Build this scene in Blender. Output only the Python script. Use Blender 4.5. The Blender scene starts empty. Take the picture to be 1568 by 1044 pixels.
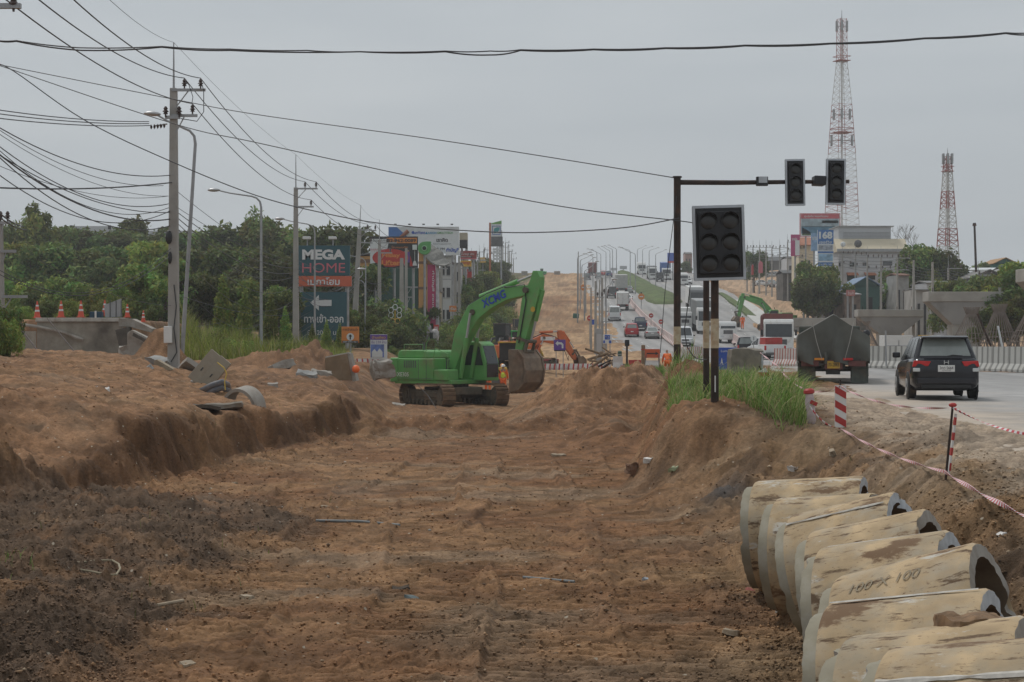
import bpy, bmesh, math, random
import numpy as np
from mathutils import Vector, Matrix, Euler
R=math.radians
sc=bpy.context.scene; COL=sc.collection
rnd=random.Random(7)
# ---------------------------------------------------------------- camera, sky, sun
F=2600.0; CX,CY=784.0,522.0          # lens in photograph pixels (1568 wide)
cam=bpy.data.cameras.new('camera'); cam.sensor_width=36; cam.lens=36*F/1568
cam.clip_start=0.5; cam.clip_end=6000
camo=bpy.data.objects.new('camera',cam); COL.objects.link(camo)
camo.location=(0,0,0); camo.rotation_euler=(R(90),0,0); sc.camera=camo
SUN_EL,SUN_AZ=R(58),R(322)
w=bpy.data.worlds.new('World'); sc.world=w; w.use_nodes=True
nt=w.node_tree; nt.nodes.clear()
out=nt.nodes.new('ShaderNodeOutputWorld'); bg=nt.nodes.new('ShaderNodeBackground')
sky=nt.nodes.new('ShaderNodeTexSky'); sky.sky_type='NISHITA'; sky.sun_disc=False
sky.sun_elevation=SUN_EL; sky.sun_rotation=SUN_AZ; sky.air_density=1.0; sky.dust_density=6.0; sky.ozone_density=1.5
# overcast: a thick cloud sheet over the clear sky, brightness uneven in broad soft bands
tc=nt.nodes.new('ShaderNodeTexCoord'); mp=nt.nodes.new('ShaderNodeMapping'); mp.inputs['Scale'].default_value=(1.4,1.4,9)
cn=nt.nodes.new('ShaderNodeTexNoise'); cn.inputs['Scale'].default_value=2.2; cn.inputs['Detail'].default_value=5; cn.inputs['Roughness'].default_value=.5
cr=nt.nodes.new('ShaderNodeValToRGB'); cr.color_ramp.elements[0].position=.25; cr.color_ramp.elements[0].color=(5.5,6.05,6.5,1)
cr.color_ramp.elements[1].position=.8; cr.color_ramp.elements[1].color=(6.95,7.4,7.7,1)
mx=nt.nodes.new('ShaderNodeMix'); mx.data_type='RGBA'; mx.inputs[0].default_value=.93
nt.links.new(tc.outputs['Generated'],mp.inputs[0]); nt.links.new(mp.outputs[0],cn.inputs['Vector']); nt.links.new(cn.outputs[0],cr.inputs[0])
nt.links.new(sky.outputs[0],mx.inputs[6]); nt.links.new(cr.outputs[0],mx.inputs[7])
nt.links.new(mx.outputs[2],bg.inputs[0]); bg.inputs[1].default_value=0.072
nt.links.new(bg.outputs[0],out.inputs[0])
sun=bpy.data.lights.new('sun','SUN'); sun.energy=1.4; sun.angle=R(12); sun.color=(1,.97,.93)
suno=bpy.data.objects.new('sun',sun); COL.objects.link(suno)
sd=Vector((math.sin(SUN_AZ)*math.cos(SUN_EL),math.cos(SUN_AZ)*math.cos(SUN_EL),math.sin(SUN_EL)))
suno.rotation_euler=sd.to_track_quat('Z','Y').to_euler(); suno.location=(0,-20,60)
sc.view_settings.view_transform='Standard'; sc.view_settings.look='None'; sc.view_settings.exposure=0.25; sc.view_settings.gamma=1.0
sc.render.engine='CYCLES'

# ---------------------------------------------------------------- helpers
def P(px,py,d): return Vector(((px-CX)*d/F, d, (CY-py)*d/F))
def tag(o,label=None,cat=None,group=None,kind=None):
    if label: o['label']=label
    if cat: o['category']=cat
    if group: o['group']=group
    if kind: o['kind']=kind
    return o
def thing(name,label,cat,loc=(0,0,0),rz=0,group=None,rot=None,scale=None):
    o=bpy.data.objects.new(name,None); COL.objects.link(o); o.empty_display_size=.2
    o.location=loc; o.rotation_euler=rot if rot else (0,0,rz)
    if scale: o.scale=scale
    return tag(o,label,cat,group)
MATS={}
def mat(name,col,rough=.7,metal=0,var=.12,scale=3.0,bump=0.0,bscale=None,dirt=None,dirtcol=(.2,.14,.09),spec=None,trans=0,coord='Object',detail=4):
    if name in MATS: return MATS[name]
    m=bpy.data.materials.new(name); m.use_nodes=True; n=m.node_tree; b=n.nodes['Principled BSDF']
    b.inputs['Roughness'].default_value=rough; b.inputs['Metallic'].default_value=metal
    if spec is not None: b.inputs['Specular IOR Level'].default_value=spec
    tc=n.nodes.new('ShaderNodeTexCoord'); ns=n.nodes.new('ShaderNodeTexNoise'); ns.inputs['Scale'].default_value=scale; ns.inputs['Detail'].default_value=detail
    n.links.new(tc.outputs[coord],ns.inputs['Vector'])
    rp=n.nodes.new('ShaderNodeValToRGB'); rp.color_ramp.elements[0].position=.3; rp.color_ramp.elements[1].position=.72
    rp.color_ramp.elements[0].color=tuple(c*(1-var) for c in col)+(1,); rp.color_ramp.elements[1].color=tuple(min(1,c*(1+var)) for c in col)+(1,)
    n.links.new(ns.outputs[0],rp.inputs[0]); src=rp.outputs[0]
    if dirt:
        n2=n.nodes.new('ShaderNodeTexNoise'); n2.inputs['Scale'].default_value=scale*.6; n2.inputs['Detail'].default_value=7; n2.inputs['Roughness'].default_value=.65
        n.links.new(tc.outputs[coord],n2.inputs['Vector'])
        r2=n.nodes.new('ShaderNodeValToRGB'); r2.color_ramp.elements[0].position=.62-dirt*.35; r2.color_ramp.elements[1].position=.85-dirt*.25
        n.links.new(n2.outputs[0],r2.inputs[0])
        mx=n.nodes.new('ShaderNodeMix'); mx.data_type='RGBA'; n.links.new(r2.outputs[0],mx.inputs[0]); n.links.new(src,mx.inputs[6]); mx.inputs[7].default_value=tuple(dirtcol)+(1,)
        src=mx.outputs[2]
    n.links.new(src,b.inputs['Base Color'])
    if bump:
        bp=n.nodes.new('ShaderNodeBump'); bp.inputs['Strength'].default_value=min(1,bump*10); bp.inputs['Distance'].default_value=bump
        n3=n.nodes.new('ShaderNodeTexNoise'); n3.inputs['Scale'].default_value=bscale or scale*4; n3.inputs['Detail'].default_value=6
        n.links.new(tc.outputs[coord],n3.inputs['Vector']); n.links.new(n3.outputs[0],bp.inputs['Height']); n.links.new(bp.outputs[0],b.inputs['Normal'])
    MATS[name]=m; return m
def emis(name,col,s):
    if name in MATS: return MATS[name]
    m=bpy.data.materials.new(name); m.use_nodes=True; b=m.node_tree.nodes['Principled BSDF']
    b.inputs['Base Color'].default_value=tuple(col)+(1,); b.inputs['Emission Color'].default_value=tuple(col)+(1,); b.inputs['Emission Strength'].default_value=s
    MATS[name]=m; return m
class MB:
    def __init__(s): s.v=[]; s.f=[]; s.M=None
    def add(s,vs,fs):
        o=len(s.v)
        if s.M is not None: vs=[s.M@Vector(v) for v in vs]
        s.v.extend([tuple(v) for v in vs]); s.f.extend([tuple(i+o for i in f) for f in fs]); return s
    def box(s,c,sz,rot=None,taper=1.0):
        hx,hy,hz=sz[0]/2,sz[1]/2,sz[2]/2; vs=[]
        for z in (-1,1):
            k=taper if z>0 else 1
            for x,y in ((-1,-1),(1,-1),(1,1),(-1,1)): vs.append(Vector((x*hx*k,y*hy*k,z*hz)))
        if rot is not None:
            m=rot if isinstance(rot,Matrix) else Euler(rot).to_matrix(); vs=[m@v for v in vs]
        vs=[v+Vector(c) for v in vs]
        return s.add(vs,[(3,2,1,0),(4,5,6,7),(0,1,5,4),(1,2,6,5),(2,3,7,6),(3,0,4,7)])
    def span(s,a,b): # box from min corner to max corner
        a=Vector(a); b=Vector(b); return s.box((a+b)/2,[abs(t) for t in (b-a)])
    def cyl(s,p0,p1,r0,r1=None,n=10,caps=True):
        p0=Vector(p0); p1=Vector(p1); r1=r0 if r1 is None else r1; d=(p1-p0)
        if d.length<1e-6: return s
        q=d.to_track_quat('Z','Y').to_matrix(); vs=[]
        for p,r in ((p0,r0),(p1,r1)):
            for i in range(n):
                a=2*math.pi*i/n; vs.append(p+q@Vector((r*math.cos(a),r*math.sin(a),0)))
        fs=[(i,(i+1)%n,n+(i+1)%n,n+i) for i in range(n)]
        if caps: fs+= [tuple(range(n-1,-1,-1)),tuple(range(n,2*n))]
        return s.add(vs,fs)
    def tube(s,pts,r,n=6,caps=True):
        pts=[Vector(p) for p in pts]; N=len(pts); vs=[]; rr=r if isinstance(r,(list,tuple)) else [r]*N
        up=None
        for i,p in enumerate(pts):
            d=(pts[min(i+1,N-1)]-pts[max(i-1,0)]).normalized()
            if up is None:
                up=Vector((0,0,1)) if abs(d.z)<.9 else Vector((1,0,0))
            x=d.cross(up); 
            if x.length<1e-5: x=d.cross(Vector((1,.1,0)))
            x.normalize(); y=x.cross(d).normalized(); up=y
            for k in range(n):
                a=2*math.pi*k/n; vs.append(p+x*(rr[i]*math.cos(a))+y*(rr[i]*math.sin(a)))
        fs=[(i*n+k,i*n+(k+1)%n,(i+1)*n+(k+1)%n,(i+1)*n+k) for i in range(N-1) for k in range(n)]
        if caps: fs+=[tuple(range(n-1,-1,-1)),tuple(range((N-1)*n,N*n))]
        return s.add(vs,fs)
    def prism(s,poly,y0,y1,plane='xz',inset=0):
        # poly in 2D (a,b); plane xz: extruded along y
        n=len(poly); vs=[]
        for y in (y0,y1):
            for a,b in poly: vs.append({'xz':(a,y,b),'xy':(a,b,y),'yz':(y,a,b)}[plane])
        fs=[(i,(i+1)%n,n+(i+1)%n,n+i) for i in range(n)]+[tuple(range(n-1,-1,-1)),tuple(range(n,2*n))]
        return s.add(vs,fs)
    def sphere(s,c,r,n=8,m=6,sq=(1,1,1)):
        vs=[]; fs=[]; c=Vector(c)
        for j in range(m+1):
            t=math.pi*j/m
            for i in range(n):
                a=2*math.pi*i/n; vs.append(c+Vector((r*sq[0]*math.sin(t)*math.cos(a),r*sq[1]*math.sin(t)*math.sin(a),r*sq[2]*math.cos(t))))
        for j in range(m):
            for i in range(n): fs.append((j*n+i,(j+1)*n+i,(j+1)*n+(i+1)%n,j*n+(i+1)%n))
        return s.add(vs,fs)
    def lathe(s,prof,c=(0,0,0),n=12,ax='z'):
        vs=[]; 
        for r,z in prof:
            for i in range(n):
                a=2*math.pi*i/n; u,v=r*math.cos(a),r*math.sin(a)
                vs.append({'z':(c[0]+u,c[1]+v,c[2]+z),'x':(c[0]+z,c[1]+u,c[2]+v),'y':(c[0]+u,c[1]+z,c[2]+v)}[ax])
        fs=[(j*n+i,j*n+(i+1)%n,(j+1)*n+(i+1)%n,(j+1)*n+i) for j in range(len(prof)-1) for i in range(n)]
        fs+=[tuple(range(n-1,-1,-1)),tuple(range((len(prof)-1)*n,len(prof)*n))]
        return s.add(vs,fs)
    def build(s,name,m,parent=None,smooth=False,bevel=0,loc=None,fix=True):
        me=bpy.data.meshes.new(name); me.from_pydata(s.v,[],s.f)
        if fix and len(s.f)<20000:
            bm=bmesh.new(); bm.from_mesh(me)
            bmesh.ops.recalc_face_normals(bm,faces=bm.faces); bm.to_mesh(me); bm.free()
        me.materials.append(m)
        if smooth:
            for p in me.polygons: p.use_smooth=True
        o=bpy.data.objects.new(name,me); COL.objects.link(o)
        if parent: o.parent=parent
        if loc is not None: o.location=loc
        if smooth and smooth!='all':
            try: me.set_sharp_from_angle(angle=R(40))
            except Exception: pass
        if bevel:
            b=o.modifiers.new('bevel','BEVEL'); b.width=bevel; b.segments=2; b.limit_method='ANGLE'; b.angle_limit=R(35)
        return o
def kids(o): return [c for c in bpy.data.objects if c.parent==o]
def copy_tree(o,parent=None,label=None,loc=None,rz=None,ch=None):
    if ch is None:
        ch={}
        for c in bpy.data.objects:
            if c.parent: ch.setdefault(c.parent.name,[]).append(c)
    c=o.copy(); COL.objects.link(c)
    if parent: c.parent=parent
    if label: c['label']=label
    if loc is not None: c.location=loc
    if rz is not None: c.rotation_euler=(0,0,rz)
    for k in ch.get(o.name,[]): copy_tree(k,c,ch=ch)
    return c
def txt(s,w,h,m,parent,loc,rot=(R(90),0,0),name='lettering',bold=0.0,ext=.01,shear=0):
    cu=bpy.data.curves.new('t','FONT'); cu.body=s; cu.size=1; cu.align_x='CENTER'; cu.align_y='CENTER'; cu.extrude=0; cu.offset=bold; cu.shear=shear; cu.resolution_u=3
    to=bpy.data.objects.new('t',cu); COL.objects.link(to)
    bpy.context.view_layer.update()
    me=bpy.data.meshes.new_from_object(to.evaluated_get(bpy.context.evaluated_depsgraph_get()))
    bpy.data.objects.remove(to); bpy.data.curves.remove(cu)
    if not len(me.vertices): return None
    co=np.empty(len(me.vertices)*3,'f'); me.vertices.foreach_get('co',co); co=co.reshape(-1,3)
    mn,mxx=co.min(0),co.max(0); c=(mn+mxx)/2; d=np.maximum(mxx-mn,1e-5)
    co=(co-c)*np.array([w/d[0],h/d[1],1]); co[:,2]=ext
    me.vertices.foreach_set('co',co.astype('f').ravel()); me.update(); me.materials.clear(); me.materials.append(m)
    o=bpy.data.objects.new(name,me); COL.objects.link(o); o.parent=parent; o.location=loc; o.rotation_euler=rot
    return o
# ---------------------------------------------------------------- noise
def vnoise(x,y,seed=0):
    xi=np.floor(x).astype(np.int64); yi=np.floor(y).astype(np.int64); fx=x-xi; fy=y-yi
    fx=fx*fx*(3-2*fx); fy=fy*fy*(3-2*fy)
    def h(a,b):
        n=(a*374761393+b*668265263+seed*982451653)&0xffffffff
        n=((n^(n>>13))*1274126177)&0xffffffff; n=(n^(n>>16))&0xffffff
        return n/float(0xffffff)
    a=h(xi,yi); b=h(xi+1,yi); c=h(xi,yi+1); d=h(xi+1,yi+1)
    return (a*(1-fx)+b*fx)*(1-fy)+(c*(1-fx)+d*fx)*fy-.5
def fbm(x,y,f,o=4,seed=0,g=.5):
    s=0; a=1
    for i in range(o):
        s=s+a*vnoise(x*f+i*17.3,y*f-i*9.1,seed+i); f*=2.03; a*=g
    return s
def sst(a,b,x):
    t=np.clip((x-a)/(b-a),0,1); return t*t*(3-2*t)
# ---------------------------------------------------------------- terrain
def RZ(Y): return np.interp(Y,[0,130,160,190,215,240,270,300,350,430,520,600,900,1500],[-1.5,-1.5,-1.4,-.73,.33,2.0,4.0,6.2,9.4,13.9,20.8,23.2,23,10])
def XLlip(Y): return np.interp(Y,[10,24.5,29,34,43,50,56,66,84,100,125],[-7.2,-7.4,-7.75,-7.25,-6.35,-5.1,-4.8,-5.3,-6.2,-6.8,-7.2])
def XRoadL(Y): return np.interp(Y,[0,20,33,50,95,104,118,130,160,190,217,260,300,430,520,700],[6.7,6.7,7.1,8.9,14.5,15.9,12,10.8,11.4,12.1,12.2,13.4,14.3,18.4,21.2,27])
def XRoadR(Y): return np.interp(Y,[0,78,82,97,103,110,130,186,240,300,370,430,520,700],[60,60,24.6,21.4,17.9,20,25,32,35,42,48.5,52,58,70])
def Tz(X,Y,detail=False):
    X=np.asarray(X,float); Y=np.asarray(Y,float); r=RZ(Y)
    fl=np.interp(Y,[0,10,40,60,75,104,112,125,140],[-2.75,-2.75,-2.8,-2.9,-3.1,-3.1,-1.9,-1.5,0])
    fl=np.where(Y>125,r,fl)
    xl=XLlip(Y)
    # left bench
    a=np.interp(Y,[0,20,24,26.5,29,31,34,43,55,65,80,100,130],[-1.5,-1.5,-1.35,-1.7,-2.45,-2.3,-1.6,-1.95,-1.95,-1.75,-1.9,-1.85,-1.5])
    bl=a+np.interp(Y,[0,40,55,78],[.2,.18,.115,.105])*np.clip(xl-X,0,12)+.25*sst(60,45,Y)*fbm(X,Y,.35,3,81)*sst(0,3,xl-X)
    lnd=r+1.0
    t=sst(96,125,Y); bl=bl*(1-t)+lnd*t
    pl=sst(84.2,84.9,Y)*sst(-18.7,-19.3,X)*(1-t); bl=bl*(1-pl)+1.05*pl
    wl=np.interp(Y,[0,22,50,60,125,160],[1.4,1.0,1.0,3.0,4.0,8])
    nz=fbm(X,Y,.55,2,5)*1.2*sst(0,25,200-Y)
    if detail: nz=nz+fbm(X,Y,2.0,4,6,.6)*.16*sst(70,50,Y)
    s=sst(xl+wl*.25+nz,xl-wl*.75+nz,X)
    z=fl*(1-s)+bl*s
    # right bench
    xr=np.interp(Y,[0,12,19,24,28,30.2,31.5,34,50,60,64,80,100,125],[3.5,3.7,4.4,5.0,4.6,4.0,3.0,2.9,4.4,5.2,4.0,4.7,6.6,7])
    wr=np.interp(Y,[0,18,22,28,31,33,60,125],[1.2,1.6,4.2,4.0,2.4,1.0,1.6,3])
    br=-1.53-.40*sst(5.4,3.9,X)*sst(30,26,Y)+.32*np.exp(-((X-3.9)/1.5)**2-((Y-32.4)/1.3)**2)
    br=br+.85*np.exp(-(np.abs(X-4.75)/1.0)**3-((Y-46)/1.3)**2)+.45*np.exp(-((X-5.2)/1.6)**2-((Y-38)/5)**2)
    br=np.where(Y>120,r,br)
    s2=sst(xr-wr*.6+nz*.7,xr+wr*.4+nz*.7,X); z=z*(1-s2)+br*s2
    # heaps
    mn=1.78*np.exp(-(np.abs((X-3.6)/3.1))**3.2-(np.abs((Y-60)/5.))**2.6)*(1+.42*fbm(X,Y,.7,5,31,.58)+.2*np.abs(fbm(X,Y,2.,4,34,.6)))
    z=z+np.clip(mn,0,3)*(1-s2)
    z=z+1.35*np.exp(-((X+13.6)/.8)**2-((Y-66)/.9)**2)
    z=z+.36*np.exp(-(np.abs(X+1.7)/3.6)**4-((Y-52.5-.25*X)/1.6)**2)*(1+1.2*fbm(X,Y,.9,5,61,.6))+.5*np.exp(-((X-3)/2.2)**2-((Y-47)/4)**2)*(1+fbm(X,Y,.8,4,63))
    z=z+.8*np.exp(-((X+8.9)/2.6)**2-((Y-73)/3.)**2)*(1+1.5*fbm(X,Y,.7,5,62,.6))
    z=z+.22*sst(-3.0,-5.4,X)*sst(31,24,Y)*(1-s)
    z=z+.30*np.exp(-((X-8.0)/.6)**2-((Y-22)/.9)**2)*0
    z=z+.30*np.exp(-((X-4.35)/.33)**2-((Y-16.6)/.5)**2)
    z=z+.16*np.exp(-((X-5.0)/1.1)**2-((Y-23.6)/.8)**2)+.2*np.exp(-((X-6.6)/.5)**2-((Y-25.6)/.6)**2)
    # right land behind the road
    xrr=XRoadR(Y); z=z+sst(4,45,X-xrr)*sst(220,330,Y)*2.0+sst(10,60,xl-X)*sst(150,260,Y)*1
    road=sst(1.0,2.4,X-XRoadL(Y))*sst(-.3,-1.2,X-xrr)
    if detail:
        nr=1-road
        near=sst(130,60,Y)
        rough=nr*(.25+.75*near)
        off=nr*sst(125,160,Y)
        fm=(1-s)*(1-s2)*sst(48,40,Y); bt=0*X; rib=0*X; shl=0*X
        for xc,wd,bend,sd in ((-3.4,.40,.5,1),(-2.2,.40,.6,3),(-1.1,.42,.5,1),(.1,.42,-.4,2),(1.35,.42,-.4,2),(2.5,.42,-.3,6),(-.5,.36,1.0,4),(.8,.34,-.9,5)):
            c=xc+bend*np.sin(Y*.10+sd); ad=np.abs(X-c)
            b=sst(wd+.10,wd,ad)*sst(-.32,-.08,fbm(X,Y,.4,2,60+sd))
            ph=Y+.10*(X-c)+.04*fbm(X,Y,1.2,2,8)+sd*.07
            rib=rib*(1-b)+b*(.35-np.exp(-(np.sin(ph*math.pi/.22)/.5)**2)); bt=np.maximum(bt,b)
            shl=np.maximum(shl,np.exp(-((ad-wd-.10)/.08)**2)*sst(-.1,.2,fbm(X,Y,.9,2,66+sd)))
        bt=bt*fm; rough=rough*(1-.75*bt)
        z=z+rough*(fbm(X,Y,.45,3,1)*.08+fbm(X,Y,1.9,3,11,.55)*.055+np.abs(fbm(X,Y,3.4,3,12,.55))*.06)+off*fbm(X,Y,.25,3,2)*.5
        ydet=sst(46,30,Y)*nr*(1-.8*bt)
        cl=sst(.02,.35,fbm(X,Y,1.1,2,77)+.35*sst(-2.6,-4.6,X)*sst(34,28,Y)+.25*sst(1.6,3.0,X))
        z=z+ydet*(.25+cl)*(fbm(X,Y,6.5,3,13,.6)*.06+np.abs(fbm(X,Y,9.,2,14,.6))*.035)
        # clods in the dark spoil and under the scarps
        dk=sst(-2.4,-4.0,X+fbm(X,Y,.5,2,3))*sst(32,26,Y)*nr*(1-s)
        z=z+dk*(np.abs(fbm(X,Y,2.6,3,21,.62))*.13+np.abs(fbm(X,Y,7.5,3,22,.6))*.10+fbm(X,Y,.9,2,23)*.25)
        z=z+rough*s*sst(60,30,Y)*fbm(X*.5,Y,.9,3,41)*.12
        bank=s*(1-s)*4*sst(62,50,Y); z=z+bank*(fbm(X,Y,1.3,5,43,.62)*.5+np.abs(fbm(X,Y,3.5,3,53,.6))*.22)
        ta=np.exp(-((X-xl-.9)/.8)**2)*sst(62,50,Y)*sst(22,28,Y); z=z+ta*np.abs(fbm(X,Y,2.2,4,45,.6))*.28
        u_=(X*.51-Y*.86); v_=(X*.86+Y*.51); z=z+s*sst(96,66,Y)*(fbm(u_*.12,v_,1.3,4,46)*.22+np.abs(fbm(X,Y,2.6,3,47,.6))*.09*sst(-.1,.3,fbm(X,Y,.3,2,48)))
        z=z+nr*sst(84,78,Y)*sst(44,52,Y)*fbm(X,Y,1.3,4,49,.6)*.14
        bank2=s2*(1-s2)*4*sst(66,60,Y); z=z+bank2*fbm(X,Y,1.6,5,44,.6)*.3
        cl2=sst(.10,.34,fbm(X,Y,3.2,3,71,.6)); z=z+nr*sst(50,36,Y)*(1-.7*bt)*cl2*.032*(.4+cl)+nr*sst(30,22,Y)*sst(.12,.3,fbm(X,Y,7.5,2,72,.6))*.022
        z=z+fm*bt*(-.03+.09*rib*(1+1.2*fbm(X,Y,2.5,2,73)))+fm*(1-bt)*shl*.05
    z=z-.14*road
    return z
def gz(X,Y): return float(Tz(X,Y))
def rz_(X,Y): return float(RZ(Y))
def G(px,d,off=0,road=False):
    X=(px-CX)*d/F
    z=(float(RZ(d)) if road else gz(X,d)+(.14 if XRoadL(d)+1<X<XRoadR(d)-1 else 0)); return Vector((X,d,z+off))
def hit(px,py,d0=8,road=False):   # where the sight line of a pixel meets the ground
    ds=np.exp(np.linspace(math.log(d0),math.log(560),1500)); X=(px-CX)*ds/F
    z=RZ(ds) if road else Tz(X,ds); ray=(CY-py)*ds/F
    k=np.nonzero(z>=ray)[0]; d=ds[k[0]] if len(k) else 560
    return float(d)
def grid_mesh(name,V,nr,nc,m,colors=None,smooth=True,attr='Col'):
    me=bpy.data.meshes.new(name); me.vertices.add(nr*nc); me.vertices.foreach_set('co',V.astype('f').ravel())
    i=np.arange(nr-1)[:,None]*nc+np.arange(nc-1)[None,:]
    q=np.stack([i,i+1,i+nc+1,i+nc],-1).reshape(-1,4); n=len(q)
    me.loops.add(n*4); me.loops.foreach_set('vertex_index',q.astype('i').ravel())
    me.polygons.add(n); me.polygons.foreach_set('loop_start',np.arange(0,n*4,4,dtype='i')); me.polygons.foreach_set('loop_total',np.full(n,4,'i'))
    me.update(calc_edges=True)
    if smooth: me.polygons.foreach_set('use_smooth',np.ones(n,bool))
    if colors is not None:
        at=me.color_attributes.new(attr,'FLOAT_COLOR','POINT'); at.data.foreach_set('color',colors.astype('f').ravel())
    me.materials.append(m); o=bpy.data.objects.new(name,me); COL.objects.link(o); return o
def soil_mat(name,fine=16.,bump=.055,rough=.95,cvar=.32,pebble=True):
    m=bpy.data.materials.new(name); m.use_nodes=True; n=m.node_tree; b=n.nodes['Principled BSDF']; b.inputs['Roughness'].default_value=rough; b.inputs['Specular IOR Level'].default_value=.2
    at=n.nodes.new('ShaderNodeAttribute'); at.attribute_name='Col'; tc=n.nodes.new('ShaderNodeTexCoord')
    n1=n.nodes.new('ShaderNodeTexNoise'); n1.inputs['Scale'].default_value=fine; n1.inputs['Detail'].default_value=8; n1.inputs['Roughness'].default_value=.7
    n2=n.nodes.new('ShaderNodeTexNoise'); n2.inputs['Scale'].default_value=1.3; n2.inputs['Detail'].default_value=6
    L=n.links; L.new(tc.outputs['Object'],n1.inputs[0]); L.new(tc.outputs['Object'],n2.inputs[0])
    mr=n.nodes.new('ShaderNodeMapRange'); mr.inputs[1].default_value=.3; mr.inputs[2].default_value=.7; mr.inputs[3].default_value=1-cvar; mr.inputs[4].default_value=1+cvar; L.new(n1.outputs[0],mr.inputs[0])
    mr2=n.nodes.new('ShaderNodeMapRange'); mr2.inputs[1].default_value=.3; mr2.inputs[2].default_value=.7; mr2.inputs[3].default_value=.85; mr2.inputs[4].default_value=1.15; L.new(n2.outputs[0],mr2.inputs[0])
    mu=n.nodes.new('ShaderNodeMath'); mu.operation='MULTIPLY'; L.new(mr.outputs[0],mu.inputs[0]); L.new(mr2.outputs[0],mu.inputs[1])
    vm=n.nodes.new('ShaderNodeVectorMath'); vm.operation='SCALE'; L.new(at.outputs['Color'],vm.inputs[0]); L.new(mu.outputs[0],vm.inputs['Scale'])
    src=vm.outputs[0]
    if pebble: # pale grit scattered in the soil
        vo=n.nodes.new('ShaderNodeTexVoronoi'); vo.inputs['Scale'].default_value=5.5; L.new(tc.outputs['Object'],vo.inputs['Vector'])
        rp=n.nodes.new('ShaderNodeValToRGB'); rp.color_ramp.elements[0].position=.08; rp.color_ramp.elements[0].color=(1,1,1,1); rp.color_ramp.elements[1].position=.13; rp.color_ramp.elements[1].color=(0,0,0,1)
        L.new(vo.outputs['Distance'],rp.inputs[0])
        sx=n.nodes.new('ShaderNodeSeparateColor'); L.new(vo.outputs['Color'],sx.inputs[0]); gt=n.nodes.new('ShaderNodeMath'); gt.operation='GREATER_THAN'; gt.inputs[1].default_value=.8; L.new(sx.outputs[0],gt.inputs[0])
        mm=n.nodes.new('ShaderNodeMath'); mm.operation='MULTIPLY'; L.new(rp.outputs[0],mm.inputs[0]); L.new(gt.outputs[0],mm.inputs[1])
        mx=n.nodes.new('ShaderNodeMix'); mx.data_type='RGBA'; L.new(mm.outputs[0],mx.inputs[0]); L.new(src,mx.inputs[6]); mx.inputs[7].default_value=(.42,.36,.28,1); src=mx.outputs[2]
    L.new(src,b.inputs['Base Color'])
    bp=n.nodes.new('ShaderNodeBump'); bp.inputs['Strength'].default_value=.8; bp.inputs['Distance'].default_value=bump
    L.new(n1.outputs[0],bp.inputs['Height']); L.new(bp.outputs[0],b.inputs['Normal'])
    return m
def lerp(a,b,t): return a*(1-t[...,None])+b*t[...,None]
def C3(*c): return np.array(c,float)
# rows of the ground sheet: fine where the eye can tell
rows=[-60,-30,-10,0,4,7,9,11]; y=12.0
while y<1500:
    rows.append(y)
    if y<66: y+=min(.105,y*y/7300*.95)
    elif y<130: y+=.32
    elif y<240: y*=1.008
    else: y*=1.02
rows=np.array(rows)
pxs=np.concatenate([np.array([-30000,-12000,-6000,-3500,-2000,-1300,-900,-650,-500,-400,-330,-280]),np.arange(-240,1812,2.3),np.array([1830,1870,1930,2020,2200,2500,3000,4200,7000,13000,30000])])
YY,PX=np.meshgrid(rows,pxs,indexing='ij')
wY=np.maximum(YY,10); XX=np.clip((PX-CX)*wY/F,-900,900)
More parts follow.
